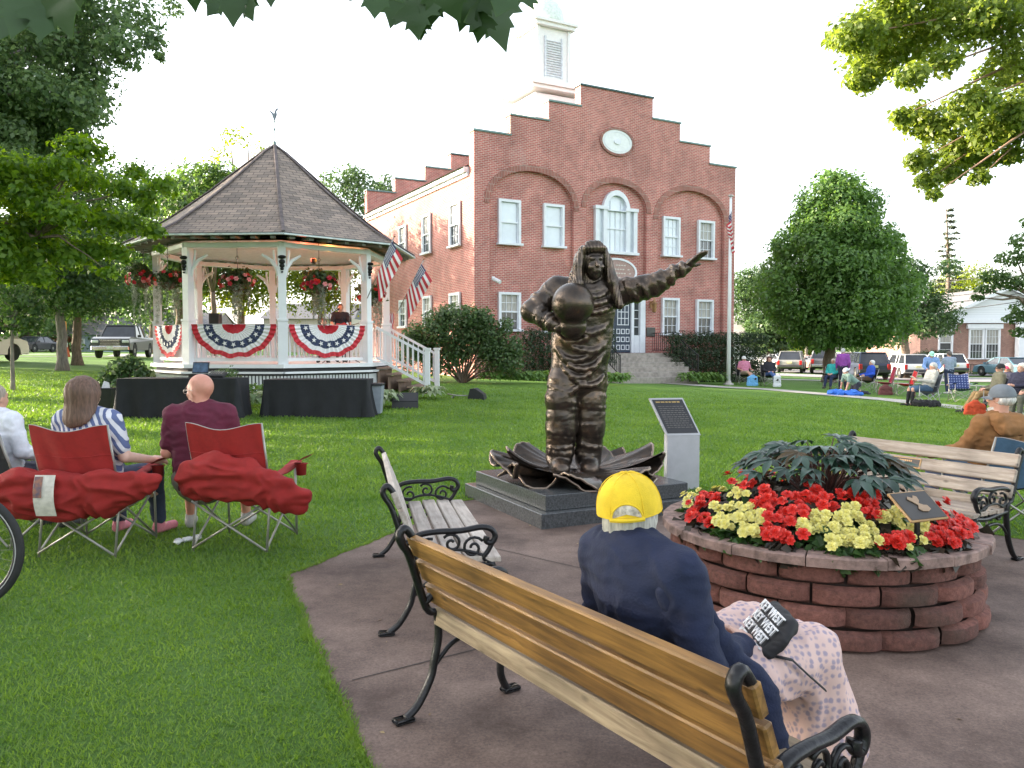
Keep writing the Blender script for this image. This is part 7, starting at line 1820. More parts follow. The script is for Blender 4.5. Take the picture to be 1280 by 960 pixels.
J = stand_pose(); pel = V3(0, -.25, .42); J = seat_pose(seat=.32, lean=-52, arms='lap'); 
for n, q in (('R', 1), ('L', -1)): J['knee'+n] = V3(q*.14, .1, .1); J['ankle'+n] = V3(q*.13, -.36, .09); J['toe'+n] = V3(q*.14, -.46, .05); J['el'+n] = J['sh'+n]+V3(q*.05, .06, -.26); J['wr'+n] = J['sh'+n]+V3(q*.02, .12, -.50); J['hd'+n] = V3(0, .3, -1)
figure('man in a grey-green shirt and white cap kneeling over a blue blanket', P2(1071, 28.2), R_(95), J, dict(shirt=(.2, .3, .26), sleeve='short', pants=(.03, .03, .05), cap=(.65, .68, .72), capback=-1, hair='fringe', haircol=(.1, .08, .07), look=(0, -35, 0), bulk=1.1), h=.016)
def cloth_heap(label, u, Y, w, d, hh, col, name, cat):
    p = P2(u, Y); s = SDF()
    for _ in range(14): s.ell(V3(rg.uniform(-w, w)/2, rg.uniform(-d, d)/2, rg.uniform(.02, hh*.6)), V3(rg.uniform(.1, .22), rg.uniform(.1, .2), rg.uniform(.05, .12)), .04)
    s.cut(V3(0, 0, 0), V3(0, 0, -1)); o = sculpt(name, s, .02, cl('heap_%02d%02d%02d' % tuple(int(99*k) for k in col), col), None, disp=folds(.05, 5, 3)); o.location = p; tag(o, label, cat)
cloth_heap('crumpled bright blue blanket on the grass under the kneeling man', 1057, 27.4, 1.0, .5, .22, (.03, .14, .55), 'blanket', 'blanket')
p = P2(1090, 31.5); camp_chair('dark folding chair under the man in the blue jacket', p, R_(85), BLKC, None)
figure('white-haired man in a bright blue jacket seated facing left', p+Vector((-.12, 0, 0)), R_(88), seat_pose(lean=14, arms='rest', reach=.1), dict(shirt=(.02, .08, .5), pants=(.15, .1, .07), hair='short', haircol=(.75, .73, .7), bulk=1.15), h=.018)
MAR = (.32, .03, .06)
camp_chair('empty maroon high-backed folding chair right of the blue jacket', P2(1113, 29.5), R_(75), MAR, None, W=.66, hb=1.05); camp_chair('empty bright red folding chair in front of the man in the mint cap', P2(1139, 28.5), R_(75), (.5, .03, .03), None, W=.7)
tote('maroon and tan bag on the grass under the maroon chair', 1108, 28.8, .42, .3, (.18, .06, .06), 'bag')
J = stand_pose(bend=24, arms='fwd'); figure('man in a mint cap and light blue sweatshirt leaning over the red chair', P2(1164, 29.5), R_(160), J, dict(shirt=(.22, .36, .68), pants=(.08, .08, .12), cap=(.4, .75, .62), hair='fringe', haircol=(.6, .6, .6), bulk=1.2, look=(0, -25, 0)), h=.018)
figure('man in a grey-blue hooded top and dark jeans standing with his back to us', P2(1187, 31.5), R_(-6), stand_pose(arms='fwd'), dict(shirt=(.3, .36, .48), pants=(.02, .03, .07), hair='short', haircol=(.12, .1, .09), bulk=1.08, look=(20, -15, 0), shoes=(.5, .5, .5)), h=.018)
camp_chair('empty blue plaid folding chair right of the standing man in jeans', P2(1201, 25.5), R_(170), (.05, .08, .25), None, W=.62, plaid=True)
p = P2(1160, 22.3); camp_chair('grey aluminium folding chair of the man in black socks', p+Vector((.12, 0, 0)), R_(90), (.22, .24, .28), None, W=.58, frame=M('aluminium', (.5, .5, .5), .3, .8), hb=.95)
figure('grey-haired man in a pale jacket, shorts and black knee socks facing left', p+Vector((.0, 0, 0)), R_(90), seat_pose(lean=18, arms='book', reach=.02), dict(shirt=(.45, .44, .4), pants=(.07, .13, .22), legs='short', socks=True, hair='short', haircol=(.55, .54, .52), bulk=1.2, shoes=(.02, .02, .02), hem=.12, look=(0, -12, 0)), h=.015)
cloth_heap('black bag lying on the grass under the aluminium chair', 1158, 22.0, .5, .3, .16, (.015, .015, .018), 'bag', 'bag')
obj_sheet = obj('programme', MB().box((0, 0, 0), (.22, .16, .006), ROT(y=35)), M('paper_white', (.75, .75, .76)), None); obj_sheet.location = p+Vector((-.38, -.02, .80)); tag(obj_sheet, 'white paper in the hands of the man in black socks', 'paper')
p = P2(1246, 19.6); camp_chair('dark folding chair of the man in the camouflage jacket', p+Vector((.1, 0, 0)), R_(80), BLKC, None)
figure('man in camouflage jacket, black cap and khaki trousers with legs stretched left', p, R_(82), seat_pose(lean=10, reach=.22, arms='lap'), dict(shirt=(.16, .15, .1), pants=(.34, .22, .1), cap=(.02, .02, .02), hair='fringe', haircol=(.3, .25, .2), bulk=1.15, shoes=(.03, .03, .03), seed=8), h=.015)
p = P2(1256, 21.2); camp_chair('dark folding chair of the person in the pink cap', p+Vector((.1, .1, 0)), R_(100), BLKC, None)
figure('person in a bright pink cap seated behind the camouflage jacket', p, R_(100), seat_pose(), dict(shirt=(.05, .05, .08), pants=(.03, .03, .05), cap=(.6, .06, .15), hair='long', haircol=(.5, .45, .4)), h=.018)
p = P2(1277, 18.8); camp_chair('dark folding chair of the person with white hair at right', p+Vector((.1, 0, 0)), R_(110), BLKC, None)
figure('white-haired person in a navy fleece leaning on one hand at the right edge', p, R_(112), seat_pose(lean=2, arms='book'), dict(shirt=(.025, .03, .06), pants=(.02, .02, .025), hair='long', haircol=(.7, .66, .6), bulk=1.25), h=.016)
p = P2(1296, 18.0); camp_chair('dark folding chair half outside the right edge', p+Vector((.1, 0, 0)), R_(100), BLKC, None)
figure('person in an olive jacket cut by the right edge beside the white-haired one', p, R_(95), seat_pose(), dict(shirt=(.15, .15, .09), pants=(.1, .1, .08), hair='short', haircol=(.5, .48, .45), bulk=1.15), h=.018)
tote('orange and red bag on the grass under the camouflage man', 1221, 18.9, .42, .28, (.6, .08, .03), 'bag')
# ------------------------------------------------------------------ tables, bins, speakers by the bandstand
def draped_table(label, u0, u1, v1, hh, sd):
    g = ground((u0+u1)/2, v1); w = (u1-u0)/F*g.y*.94; t = thing('draped_table', label, 'table', g+Vector((0, .4, 0)), 0, 'black draped tables'); D = .76
    def fn(s_, t_):
        P = 2*(w+D); d = s_*P; x0, y0 = w/2, D/2
        if d < w: q = Vector((-x0+d, -y0, 0)); n = Vector((0, -1, 0))
        elif d < w+D: q = Vector((x0, -y0+(d-w), 0)); n = Vector((1, 0, 0))
        elif d < 2*w+D: q = Vector((x0-(d-w-D), y0, 0)); n = Vector((0, 1, 0))
        else: q = Vector((-x0, y0-(d-2*w-D), 0)); n = Vector((-1, 0, 0))
        f = (.035+.03*noise.noise(Vector((d*1.1, sd, 0))))*t_*math.sin(d*13+sd+2*noise.noise(Vector((d*.8, sd, 3))))
        fl_ = .05*t_+.05*t_*t_*(1 if abs(n.x) > .5 or min(abs(q.x+x0), abs(q.x-x0)) < .1 else .2)
        return q+n*(fl_+f)+Vector((0, 0, hh-(hh-.01)*t_))
    mb = MB().grid(fn, 220, 10, True); mb.box((0, 0, hh-.004), (w, D, .012))
    obj('tablecloth', mb, BLACKCLOTH, t, True)
    for sx in (-1, 1):
        for sy in (-1, 1): obj('leg', MB().tube([(sx*(w/2-.15), sy*.28, 0), (sx*(w/2-.15), sy*.28, hh-.03)], .014, 6), STEEL, t)
    return t, g, w
t1, tg1, tw1 = draped_table('left black draped table with a laptop in front of the bandstand', 141, 301, 523, .80, 1)
t2, tg2, tw2 = draped_table('right black draped table beside the grey bin', 325, 463, 522, .78, 4)
tz1 = tg1.z+.805
lap = thing('laptop', 'open laptop with a lit screen on the left black table', 'laptop', (at(247, 468, tg1.y+.5).x, tg1.y+.5, tz1), R_(-6))
obj('stand', MB().box((0, 0, .03), (.3, .2, .06), bev=.005), BLACKP, lap)
obj('base', MB().box((0, -.02, .07), (.36, .25, .018), bev=.004), BLACKP, lap); sc_ = obj('screen', MB().box((0, .14, .2), (.36, .014, .24), ROT(x=-15), bev=.004), BLACKP, lap)
obj('display', MB().box((0, .128, .2), (.33, .004, .2), ROT(x=-15)), M('display', (.05, .08, .13), .2, var=.5, scale=9, emit=.15), sc_)
mx_ = thing('mixer', 'small dark mixing desk with flyers beside the laptop', 'mixer', (at(270, 468, tg1.y+.4).x, tg1.y+.45, tz1)); obj('mixer_body', MB().box((0, 0, .05), (.34, .28, .07), ROT(x=14), bev=.01), BLACKP, mx_)
mb = MB()
for i in range(6):
    for j in range(4): mb.lathe([(.009, 0), (.007, .016)], (-.13+.05*i, -.09+.06*j, .085+.015*j), 6)
obj('knobs', mb, STEEL, mx_)
g = ground(469, 518); tb = thing('wheeled_bin', 'grey tapered bin with black lid at the end of the right table', 'bin', g)
mb = MB(); 
for (z, wx) in (): pass
vs = [(-.13, -.13, .03), (.13, -.13, .03), (.13, .15, .03), (-.13, .15, .03), (-.17, -.17, .62), (.17, -.17, .62), (.17, .19, .62), (-.17, .19, .62)]
obj('bin_body', MB().add(vs, [(3, 2, 1, 0), (4, 5, 6, 7), (0, 1, 5, 4), (1, 2, 6, 5), (2, 3, 7, 6), (3, 0, 4, 7)]), M('bin_grey', (.25, .28, .33), .5, var=.08), tb); obj('lid', MB().box((0, .01, .65), (.38, .4, .05), bev=.015).box((0, -.19, .64), (.3, .03, .03)), BLACKP, tb)
g = ground(130, 515); tb = thing('waste_box', 'black open box with white paper sticking out left of the tables', 'bin', g+Vector((0, .1, 0)), R_(8)); obj('bin_body', MB().add([(a*(.8 if c == 0 else 1), b*(.8 if c == 0 else 1), c) for c in (0, .5) for a, b in ((-.16, -.16), (.16, -.16), (.16, .16), (-.16, .16))], [(3, 2, 1, 0), (0, 1, 5, 4), (1, 2, 6, 5), (2, 3, 7, 6), (3, 0, 4, 7), (4, 5, 6, 7)]), BLACKP, tb)
obj('rim', MB().tube([(-.165, -.165, .5), (.165, -.165, .5), (.165, .165, .5), (-.165, .165, .5)], .014, 6, closed=True), BLACKP, tb); obj('paper', MB().add([(-.1, 0, .48), (.08, .02, .5), (.05, .05, .62), (-.04, .02, .66)], [(0, 1, 2, 3)]), M('paper_white', (.75, .75, .76)), tb)
def wedge(label, u, v, w, dp, hh, yaw, nm='stage_monitor'):
    g = ground(u, v); t = thing(nm, label, 'speaker', g+Vector((0, dp/2, 0)), R_(yaw)); 
    pr = [(-dp/2, 0), (dp/2, 0), (dp/2, hh*.75), (dp/4, hh), (-dp/2+.04, hh*.35)] 
    pr = [(-dp/2, 0), (dp/2, 0), (dp/2*.7, hh*.95), (dp*.1, hh), (-dp/2+.02, hh*.42)]
    mb = MB().poly(pr, f=lambda a, b, d: (d, a, b), d0=w/2, d1=-w/2); bo = obj('cabinet', mb, BLACKP, t)
    A_ = Vector((0, -dp/2+.02, hh*.42)); B_ = Vector((0, dp*.1, hh)); n_ = Vector((0, -(B_.z-A_.z), B_.y-A_.y)).normalized()
    mb = MB(); mb.beam(A_.lerp(B_, .08)+n_*.006, A_.lerp(B_, .92)+n_*.006, w*.92, .012, up=(0, 1, 0)); obj('grille', mb, M('grille_black', (.03, .03, .032), .7, var=.4, scale=200), bo); return t
wedge('black wedge monitor speaker on the grass by the bandstand steps', 505, 511, .6, .42, .36, 6)
t = wedge('small black speaker lying on the lawn with a silver lamp bracket', 596, 500, .36, .45, .3, 80)
obj('lamp_bracket', MB().tube([(-.02, .25, .1), (-.02, .55, .1), (-.03, .8, .14)], .04, 8, flat=((0, 0, 1), .4)).tube([(.1, .7, 0), (-.02, .6, .1), (-.14, .75, 0)], .014, 6), STEEL, t, True)
# ------------------------------------------------------------------ hanging baskets and musicians
PINKB = M('pink_petal', (.75, .3, .3), .45, var=.15, scale=40); DKRB = M('deep_red_petal', (.5, .02, .04), .45, var=.15, scale=40)
BLm.update({('p', 0): blossom(PINKB, .05, 11), ('d', 0): blossom(DKRB, .05, 12)})
MOSS = leafmat('grey_moss', (.18, .22, .17), (.34, .38, .32), .2)
def basket(label, u, v, Y, hz2, n=18):
    c = at(u, v, Y); t = thing('hanging_basket', label, 'hanging basket', c, 0, 'flower baskets hanging in the bandstand')
    obj('bowl', MB().lathe([(.03, -.22), (.16, -.14), (.22, 0), (.2, .0)], (0, 0, -.02), 16), M('coir', (.12, .08, .05), .9), t, True); obj('hook', MB().tube([(0, 0, 0), (0, 0, .55), (0, 0, hz2-c.z)], .008, 6).tube([(-.2, 0, 0), (0, 0, .45), (.2, 0, 0)], .004, 5).tube([(0, 0, .62), (.05, 0, .68), (0, 0, .74), (-.05, 0, .68)], .008, 5, closed=True), IRON, t)
    leaves('foliage', [((c.x+rg.gauss(0, .16), c.y+rg.gauss(0, .14), c.z+.12+rg.uniform(-.05, .2)), (.2, .2, .15), 90) for _ in range(8)]+[((c.x, c.y, c.z), (.42, .36, .24), 260)], leafmat('basket_green', (.03, .06, .02), (.08, .12, .04), .3), t, .1, 1, shell=.3)
    mo = []
    for k in range(9):
        a = rg.uniform(0, 6.28); r = rg.uniform(.12, .36); L = rg.uniform(.35, .8)
        for q in range(7): mo.append(((c.x+r*math.cos(a)+.02*math.sin(q*2), c.y+r*math.sin(a), c.z-.1-L*1.25*q/6), (.075*(1.1-q/9), .075*(1.1-q/9), .09), 44))
    leaves('trailing_moss', mo, MOSS, t, .035, 1, shell=.1, aspect=.4)
    for k in range(n+12):
        a = rg.uniform(0, 6.28); e = rg.uniform(-.45, .9); d = Vector((math.cos(a)*math.cos(e), math.sin(a)*math.cos(e), math.sin(e))); key = rg.choice([('r', 0), ('d', 0), ('d', 0), ('p', 0), ('r', 1)])
        o = bpy.data.objects.new('blossom', BLm[key]); COL.objects.link(o); o.parent = t; o.location = Vector((d.x*.46, d.y*.42, d.z*.28+.02)); o.rotation_euler = d.to_track_quat('Z', 'Y').to_euler(); o.scale = (1.7,)*3 if key[0] in 'ry' else (1.3,)*3
basket('begonia basket hanging outside the left post of the bandstand', 180, 350, 22.0, 4.4); basket('begonia basket in the left bay of the bandstand', 210, 352, 20.9, 4.35); basket('begonia basket in the middle bay of the bandstand', 297, 355, 20.6, 4.35)
basket('begonia basket in the right bay of the bandstand', 399, 357, 20.9, 4.35); basket('grey trailing basket beside the flag over the bandstand stair', 464, 372, 22.6, 4.3, 4)
def onfl(u, Y): p = at(u, 440, Y); return Vector((p.x, p.y, FL))
figure('dark-shirted musician standing in the bandstand behind the right basket', onfl(426, 23.2), R_(200), stand_pose(arms='fwd'), dict(shirt=(.02, .02, .025), sleeve='short', pants=(.03, .03, .05), hair='short', haircol=(.08, .05, .04)), h=.016)
figure('seated musician in dark clothes low in the bandstand left of the other', onfl(405, 22.4), R_(190), seat_pose(arms='lap'), dict(shirt=(.03, .03, .05), pants=(.03, .03, .05), hair='short', haircol=(.1, .06, .04)), h=.018)
gt = thing('guitar', 'red electric guitar held by the standing musician', 'guitar', onfl(428, 22.9)+Vector((0, 0, 1.02)), R_(20)); obj('guitar_body', MB().poly([(-.2, 0), (-.16, .12), (-.04, .1), (.06, .14), (.16, .08), (.12, 0), (.16, -.1), (.02, -.11), (-.08, -.15), (-.18, -.1)], f=lambda a, b, d: (a, d, b), d0=-.02, d1=.02), M('guitar_red', (.5, .02, .02), .2), gt); obj('neck', MB().beam((.1, -.02, .01), (.6, -.04, .16), .05, .02), WOODY, gt)
for u, Y, lab in ((437, 22.2, 'black microphone stand in front of the standing musician'), (412, 22.0, 'black microphone stand before the seated musician')):
    m = thing('microphone_stand', lab, 'microphone stand', onfl(u, Y)); mb = MB().tube([(0, 0, 0), (0, 0, 1.35)], .012, 6).tube([(0, 0, 1.35), (.22, .12, 1.5)], .01, 6)
    for k in range(3): mb.tube([(0, 0, .15), (.3*math.cos(k*2.1), .3*math.sin(k*2.1), 0)], .01, 5)
    obj('stand', mb, BLACKP, m); obj('microphone', MB().ell((.23, .13, 1.51), .035, 6), BLACKP, m)
sp2 = thing('loudspeaker', 'black loudspeaker on a pole at the back of the bandstand', 'speaker', onfl(270, 24.8)); obj('cabinet', MB().box((0, 0, 1.25), (.32, .3, .5), bev=.02), BLACKP, sp2); obj('pole', MB().tube([(0, 0, 0), (0, 0, 1.0)], .02, 8), BLACKP, sp2)
fl2 = thing('hanging_flag', 'flag draped on the inner railing beside the stair', 'flag', at(478, 392, 24.5)); flag_parts(fl2, lambda s_, t_: (.35*t_+.02*math.sin(s_*9), .03*math.sin(t_*12), -.75*s_), .8, .4)
# ------------------------------------------------------------------ vehicles
CARGL = glass('car_glass', (.03, .035, .045)); TAIL = M('tail_light', (.45, .02, .02), .2); HEADL = M('head_light', (.7, .72, .75), .1); PLATE = M('number_plate', (.6, .55, .3), .5); CHROME = M('chrome', (.6, .6, .62), .15, .9)
def vehicle(label, loc, yaw, kind, col, name=None, front=False):
    """local +Y is forward; x is the width"""
    nm = {'suv': 'parked_suv', 'pickup': 'parked_pickup', 'car': 'parked_car', 'van': 'parked_van'}[kind]; t = thing(nm, label, {'suv': 'car', 'car': 'car', 'pickup': 'pickup truck', 'van': 'van'}[kind], loc, yaw)
    P = dict(suv=(4.6, 1.86, .32, 1.02, 1.68, (-2.2, -1.75, .55, 1.25), .98), car=(4.5, 1.8, .28, .92, 1.42, (-1.75, -1.0, .35, 1.2), .86), pickup=(5.8, 2.0, .45, 1.2, 1.9, (-.75, -.55, .75, 1.35), 1.22), van=(5.0, 1.95, .3, 1.1, 1.8, (-2.4, -2.15, 1.1, 1.8), 1.0))[kind]
    L, W, zb, zbelt, zt, (r0, r1, f1, f0), zh = P; h = W/2; paint = M('paint_%02d%02d%02d' % tuple(int(99*k) for k in col), col, .35, .1, var=.03, coat=.35)
    wx = (L*.31, -L*.30); wr = .36 if kind != 'pickup' else .42
    # lower body: side outline with wheel arches, extruded over stations across the width
    def outline(k):
        pts = [(-L/2+.03, zb+.12), (-L/2, zb+.3), (-L/2+.0, zbelt-.15), (-L/2+.06, zbelt)]
        if kind == 'pickup': pts += [(r0, zbelt), (f0, zbelt)]
        else: pts += [(r0+.02, zbelt), (f0, zbelt)]
        pts += [(L/2-.5, zh-.02), (L/2-.1, zh-.12), (L/2, zh-.35), (L/2, zb+.25), (L/2-.05, zb+.05)]
        for wy in wx:
            pts.append((wy+wr+.06, zb)); pts += [(wy+(wr+.06)*math.cos(a), wr+(wr+.06)*math.sin(a)) for a in [math.pi*i/8 for i in range(1, 8)]]; pts.append((wy-wr-.06, zb))
        return pts
    ol = outline(0); mb = MB().poly(ol, f=lambda a, b, d: (d*(1 if b < zbelt-.1 else .955), a, b), d0=h, d1=-h); body = obj('body', mb, paint, t)
    obj('underbody', MB().box((0, 0, zb+.12), (W-.3, L-.5, .3)), M('underbody', (.01, .01, .01), .9), t)
    # cabin
    def cab(ins, z0, z1, w0, w1, q=0):
        v = [(-w0, r0-ins, z0), (w0, r0-ins, z0), (w0, f0+ins, z0), (-w0, f0+ins, z0), (-w1, r1-ins*.6, z1), (w1, r1-ins*.6, z1), (w1, f1+ins*.6, z1), (-w1, f1+ins*.6, z1)]
        return MB().add(v, [(3, 2, 1, 0), (4, 5, 6, 7), (0, 1, 5, 4), (1, 2, 6, 5), (2, 3, 7, 6), (3, 0, 4, 7)])
    obj('windows', cab(-.01, zbelt-.02, zt-.06, h*.93, h*.76), CARGL, t)
    mb = MB(); mb.box((0, (r1+f1)/2, zt-.03), (h*1.5, f1-r1+.06, .07), bev=.03)
    for s in (-1, 1):
        for (y0, y1) in ((r0+.02, r1+.02), (f0-.03, f1)): mb.beam((s*h*.925, y0, zbelt-.02), (s*h*.755, y1, zt-.04), .07, .07)
        if kind != 'pickup':
            for yy in ((r1+f1)/2+.1, r1+.75): mb.beam((s*h*.925, yy, zbelt-.02), (s*h*.765, yy, zt-.05), .05, .08, up=(0, 1, 0))
        else: mb.beam((s*h*.93, (r1+f1)/2, zbelt-.02), (s*h*.77, (r1+f1)/2, zt-.05), .05, .08, up=(0, 1, 0))
    obj('cabin_roof', mb, paint, t)
    for wy in wx:
        for s in (-1, 1):
            w_ = obj('wheel', MB().lathe([(wr*.55, -.1), (wr*.94, -.11), (wr, -.07), (wr, .07), (wr*.94, .11), (wr*.55, .1)], (s*(h-.11), wy, wr), 20, Matrix.Rotation(R_(90), 3, 'Y')), RUBBER, t, 'auto')
            obj('rim', MB().lathe([(.001, -.085), (wr*.2, -.1), (wr*.56, -.07), (wr*.58, .07), (.001, .08)], (s*(h-.10), wy, wr), 12, Matrix.Rotation(R_(90), 3, 'Y')), STEEL, w_, 'auto')
    for s in (-1, 1):
        obj('tail_light', MB().box((s*(h-.12), -L/2+.0, zbelt-.22), (.2, .08, .34 if kind in ('suv', 'pickup', 'van') else .18), bev=.02), TAIL, t)
        obj('headlight', MB().box((s*(h-.22), L/2-.04, zh-.28), (.36, .12, .16), bev=.03), HEADL, t)
        obj('mirror', MB().box((s*(h+.08), f0-.25, zbelt+.06), (.2, .09, .14), bev=.02), paint, t)
    obj('rear_bumper', MB().box((0, -L/2-.01, zb+.22), (W-.08, .14, .2), bev=.03), CHROME if kind == 'pickup' else M('bumper_dark', (.04, .04, .045), .6), t); obj('front_bumper', MB().box((0, L/2+.01, zb+.12), (W-.06, .16, .24), bev=.04), CHROME if kind == 'pickup' else paint, t)
    obj('number_plate', MB().box((0, -L/2-.03, zb+.5 if kind != 'pickup' else zb+.24), (.34, .12, .15)), PLATE, t)
    g_ = obj('grille', MB().box((0, L/2-.0, zh-.36), (W*.52, .06, .3), bev=.02), M('grille_dark', (.015, .015, .015), .5), t)
    if front:
        mb = MB()
        for k in range(4): mb.box((0, L/2+.035, zh-.46+k*.075), (W*.5, .02, .022))
        mb.box((0, L/2+.02, zh-.20), (W*.55, .05, .035)); mb.box((0, L/2+.02, zh-.52), (W*.55, .05, .035)); obj('grille_bars', mb, CHROME, g_)
        obj('front_plate', MB().box((0, L/2+.1, zb+.16), (.32, .03, .16)), M('plate_white', (.7, .7, .7), .5), t)
    if kind == 'pickup': obj('cargo_bed', MB().box((0, (-L/2+r0)/2, zbelt-.02), (W-.2, r0+L/2-.15, .06)), M('bed_black', (.02, .02, .02), .9), t)
    return t
SILV, GREYC, WHTC, NAVC = (.42, .43, .44), (.16, .17, .18), (.78, .78, .78), (.02, .03, .06)
tp = gp(-22.7, 46); vehicle('dark grey pickup truck facing us on the side street behind the bandstand', tp, R_(192), 'pickup', (.05, .055, .06), front=True)
vehicle('pale gold van cut off by the left edge on the side street', gp(at(-42, 440, 33).x, 33), R_(-4), 'van', (.45, .42, .36))
vehicle('dark car parked by the porch across the side street at far left', gp(at(43, 440, 70).x, 70), R_(180), 'car', (.03, .03, .04))
for u, Y, yw, kd, col, lab in ((990, 62, -24, 'suv', (.3, .3, .29), 'silver-brown estate car parked left of the grey pickup'), (1030, 62, -20, 'pickup', (.13, .13, .15), 'dark grey pickup parked behind the round maple trunk'), (1083, 50, -12, 'suv', NAVC, 'dark blue car with raised tailgate behind the purple top'),
                               (1132, 56, -6, 'suv', WHTC, 'white SUV parked behind the red folding chairs'), (1178, 60, -5, 'suv', (.75, .75, .74), 'second white SUV half hidden by the standing men'), (1258, 58, 8, 'car', (.08, .17, .22), 'dark teal car parked before the brick house at right'),
                               (965, 70, 30, 'car', (.6, .62, .65), 'white sedan at the left end of the parking row'), (1012, 74, 20, 'car', (.2, .1, .08), 'reddish car in the second parking row'), (1046, 76, 10, 'suv', (.6, .6, .6), 'pale SUV in the second parking row behind the pickup')):
    vehicle(lab, gp(at(u, 440, Y).x, Y, .03), R_(yw), kd, col)
ug = gp(at(1086, 440, 50).x, 47.2)
# ------------------------------------------------------------------ brick house at right and others
BRK2 = brickmat('house_brick', (.36, .17, .12), (.24, .1, .075), (.35, .28, .24), stain=False); SIDING = M('white_siding', (.72, .74, .77), .6, var=.04, scale=4); ROOFG = M('grey_roof', (.16, .16, .17), .85, var=.25, scale=6)
def sidingmat():
    m, nt, b, out = _new('clapboard'); tc = N(nt, 'ShaderNodeTexCoord'); wv_ = N(nt, 'ShaderNodeTexWave', Scale=1.6); wv_.bands_direction = 'Z'; wv_.wave_profile = 'SAW'; nt.links.new(tc.outputs['Object'], wv_.inputs['Vector'])
    rp = N(nt, 'ShaderNodeValToRGB'); e = rp.color_ramp.elements; e[0].color = (.45, .47, .5, 1); e[1].position = .15; e[1].color = (.72, .74, .77, 1); nt.links.new(wv_.outputs['Fac'], rp.inputs[0]); nt.links.new(rp.outputs[0], b.inputs['Base Color']); return m
CLAP = sidingmat()
hY = 66.0; hxl = at(1150, 440, hY).x; hb_ = gp(at(1225, 440, hY).x, hY); hw_ = at(1330, 440, hY).x-hxl
hs2 = thing('brick_house', 'single storey brick building with white clapboard gable at right', 'house', (hxl, hY, hb_.z)); zf = lambda v: at(1200, v, hY).z-hb_.z
eav = zf(401); apz = zf(360); gx = at(1255, 440, hY).x-hxl
obj('wall', MB().box((hw_/2, 5, eav/2), (hw_, 10, eav)), BRK2, hs2)
gl, gr_ = at(1168, 440, hY).x-hxl, 2*gx-(at(1168, 440, hY).x-hxl)
obj('gable', MB().poly([(gl, eav+.01), (gr_, eav+.01), (gx, apz)], f=lambda a, b, d: (a, d, b), d0=-.15, d1=.3), CLAP, hs2)
obj('frieze', MB().box(((gl+gr_)/2, -.2, eav-.02), (gr_-gl+.4, .5, .35)), SIDING, hs2)
mb = MB(); mb.add([(gl-.5, -.6, eav-.05), (gx, -.6, apz+.15), (gx, 10.3, apz+.15), (gl-.5, 10.3, eav-.05)], [(0, 1, 2, 3)]); mb.add([(gr_+.5, -.6, eav-.05), (gx, -.6, apz+.15), (gx, 10.3, apz+.15), (gr_+.5, 10.3, eav-.05)], [(3, 2, 1, 0)])
mb.add([(-.5, -.3, eav), (gl, -.3, eav), (gl, 5, eav+1.9), (0.5, 5, eav+1.9)], [(0, 1, 2, 3)]); obj('roof', mb, ROOFG, hs2)
obj('bargeboard', MB().beam((gl-.5, -.62, eav-.15), (gx, -.62, apz+.05), .3, .1, up=(0, 1, 0)).beam((gr_+.5, -.62, eav-.15), (gx, -.62, apz+.05), .3, .1, up=(0, 1, 0)), SIDING, hs2)
for u0, u1, v0, v1, cc_ in ((1210, 1229, 411, 449, 4), (1230, 1249, 411, 449, 4), (1172, 1190, 411, 446, 1)):
    a, b = at(u0, 440, hY).x-hxl, at(u1, 440, hY).x-hxl; window(hs2, (a+b)/2, zf(v1), zf(v0), b-a, 'dark', cols=cc_, rows=2, depth=-.02, mt=SIDING)
for u0, u1 in ((1207, 1251), (1170, 1193)):
    a, b = at(u0, 440, hY).x-hxl, at(u1, 440, hY).x-hxl; obj('lintel', MB().box(((a+b)/2, -.12, zf(408)), (b-a, .3, .38)), SIDING, hs2)
a = at(1270, 440, hY).x-hxl; obj('porch_column', MB().box((a, -.5, eav/2), (.55, .55, eav), bev=.03), SIDING, hs2); obj('porch_column', MB().box((a+2.6, -.5, eav/2), (.55, .55, eav), bev=.03), SIDING, hs2)
shrub('rounded dark hedge bush before the brick house', [(1150+6*i, 446, 10, 300) for i in range(7)], 63.5, LF_HEDGE, .16, sq=.8)
shrub('small low bush under the brick house window', [(1218, 466, 6, 120), (1225, 466, 5, 120)], 62, LF_SHRUB, .14); shrub('small low bush right of the other under the window', [(1240, 466, 5, 100), (1248, 466, 5, 100)], 62, LF_SHRUB, .14)
mb = MB(); rb = thing('iron_railing', 'low black railing along the foot of the brick house', 'railing', (at(1210, 440, 62.5).x, 62.5, H(28, 62)))
for zz2 in (.1, .8): mb.beam((0, 0, zz2), (8, 0, zz2), .05, .05)
for i in range(33): mb.beam((i*.25, 0, 0), (i*.25, 0, .8), .03, .03)
obj('railing_bars', mb, IRON, rb)
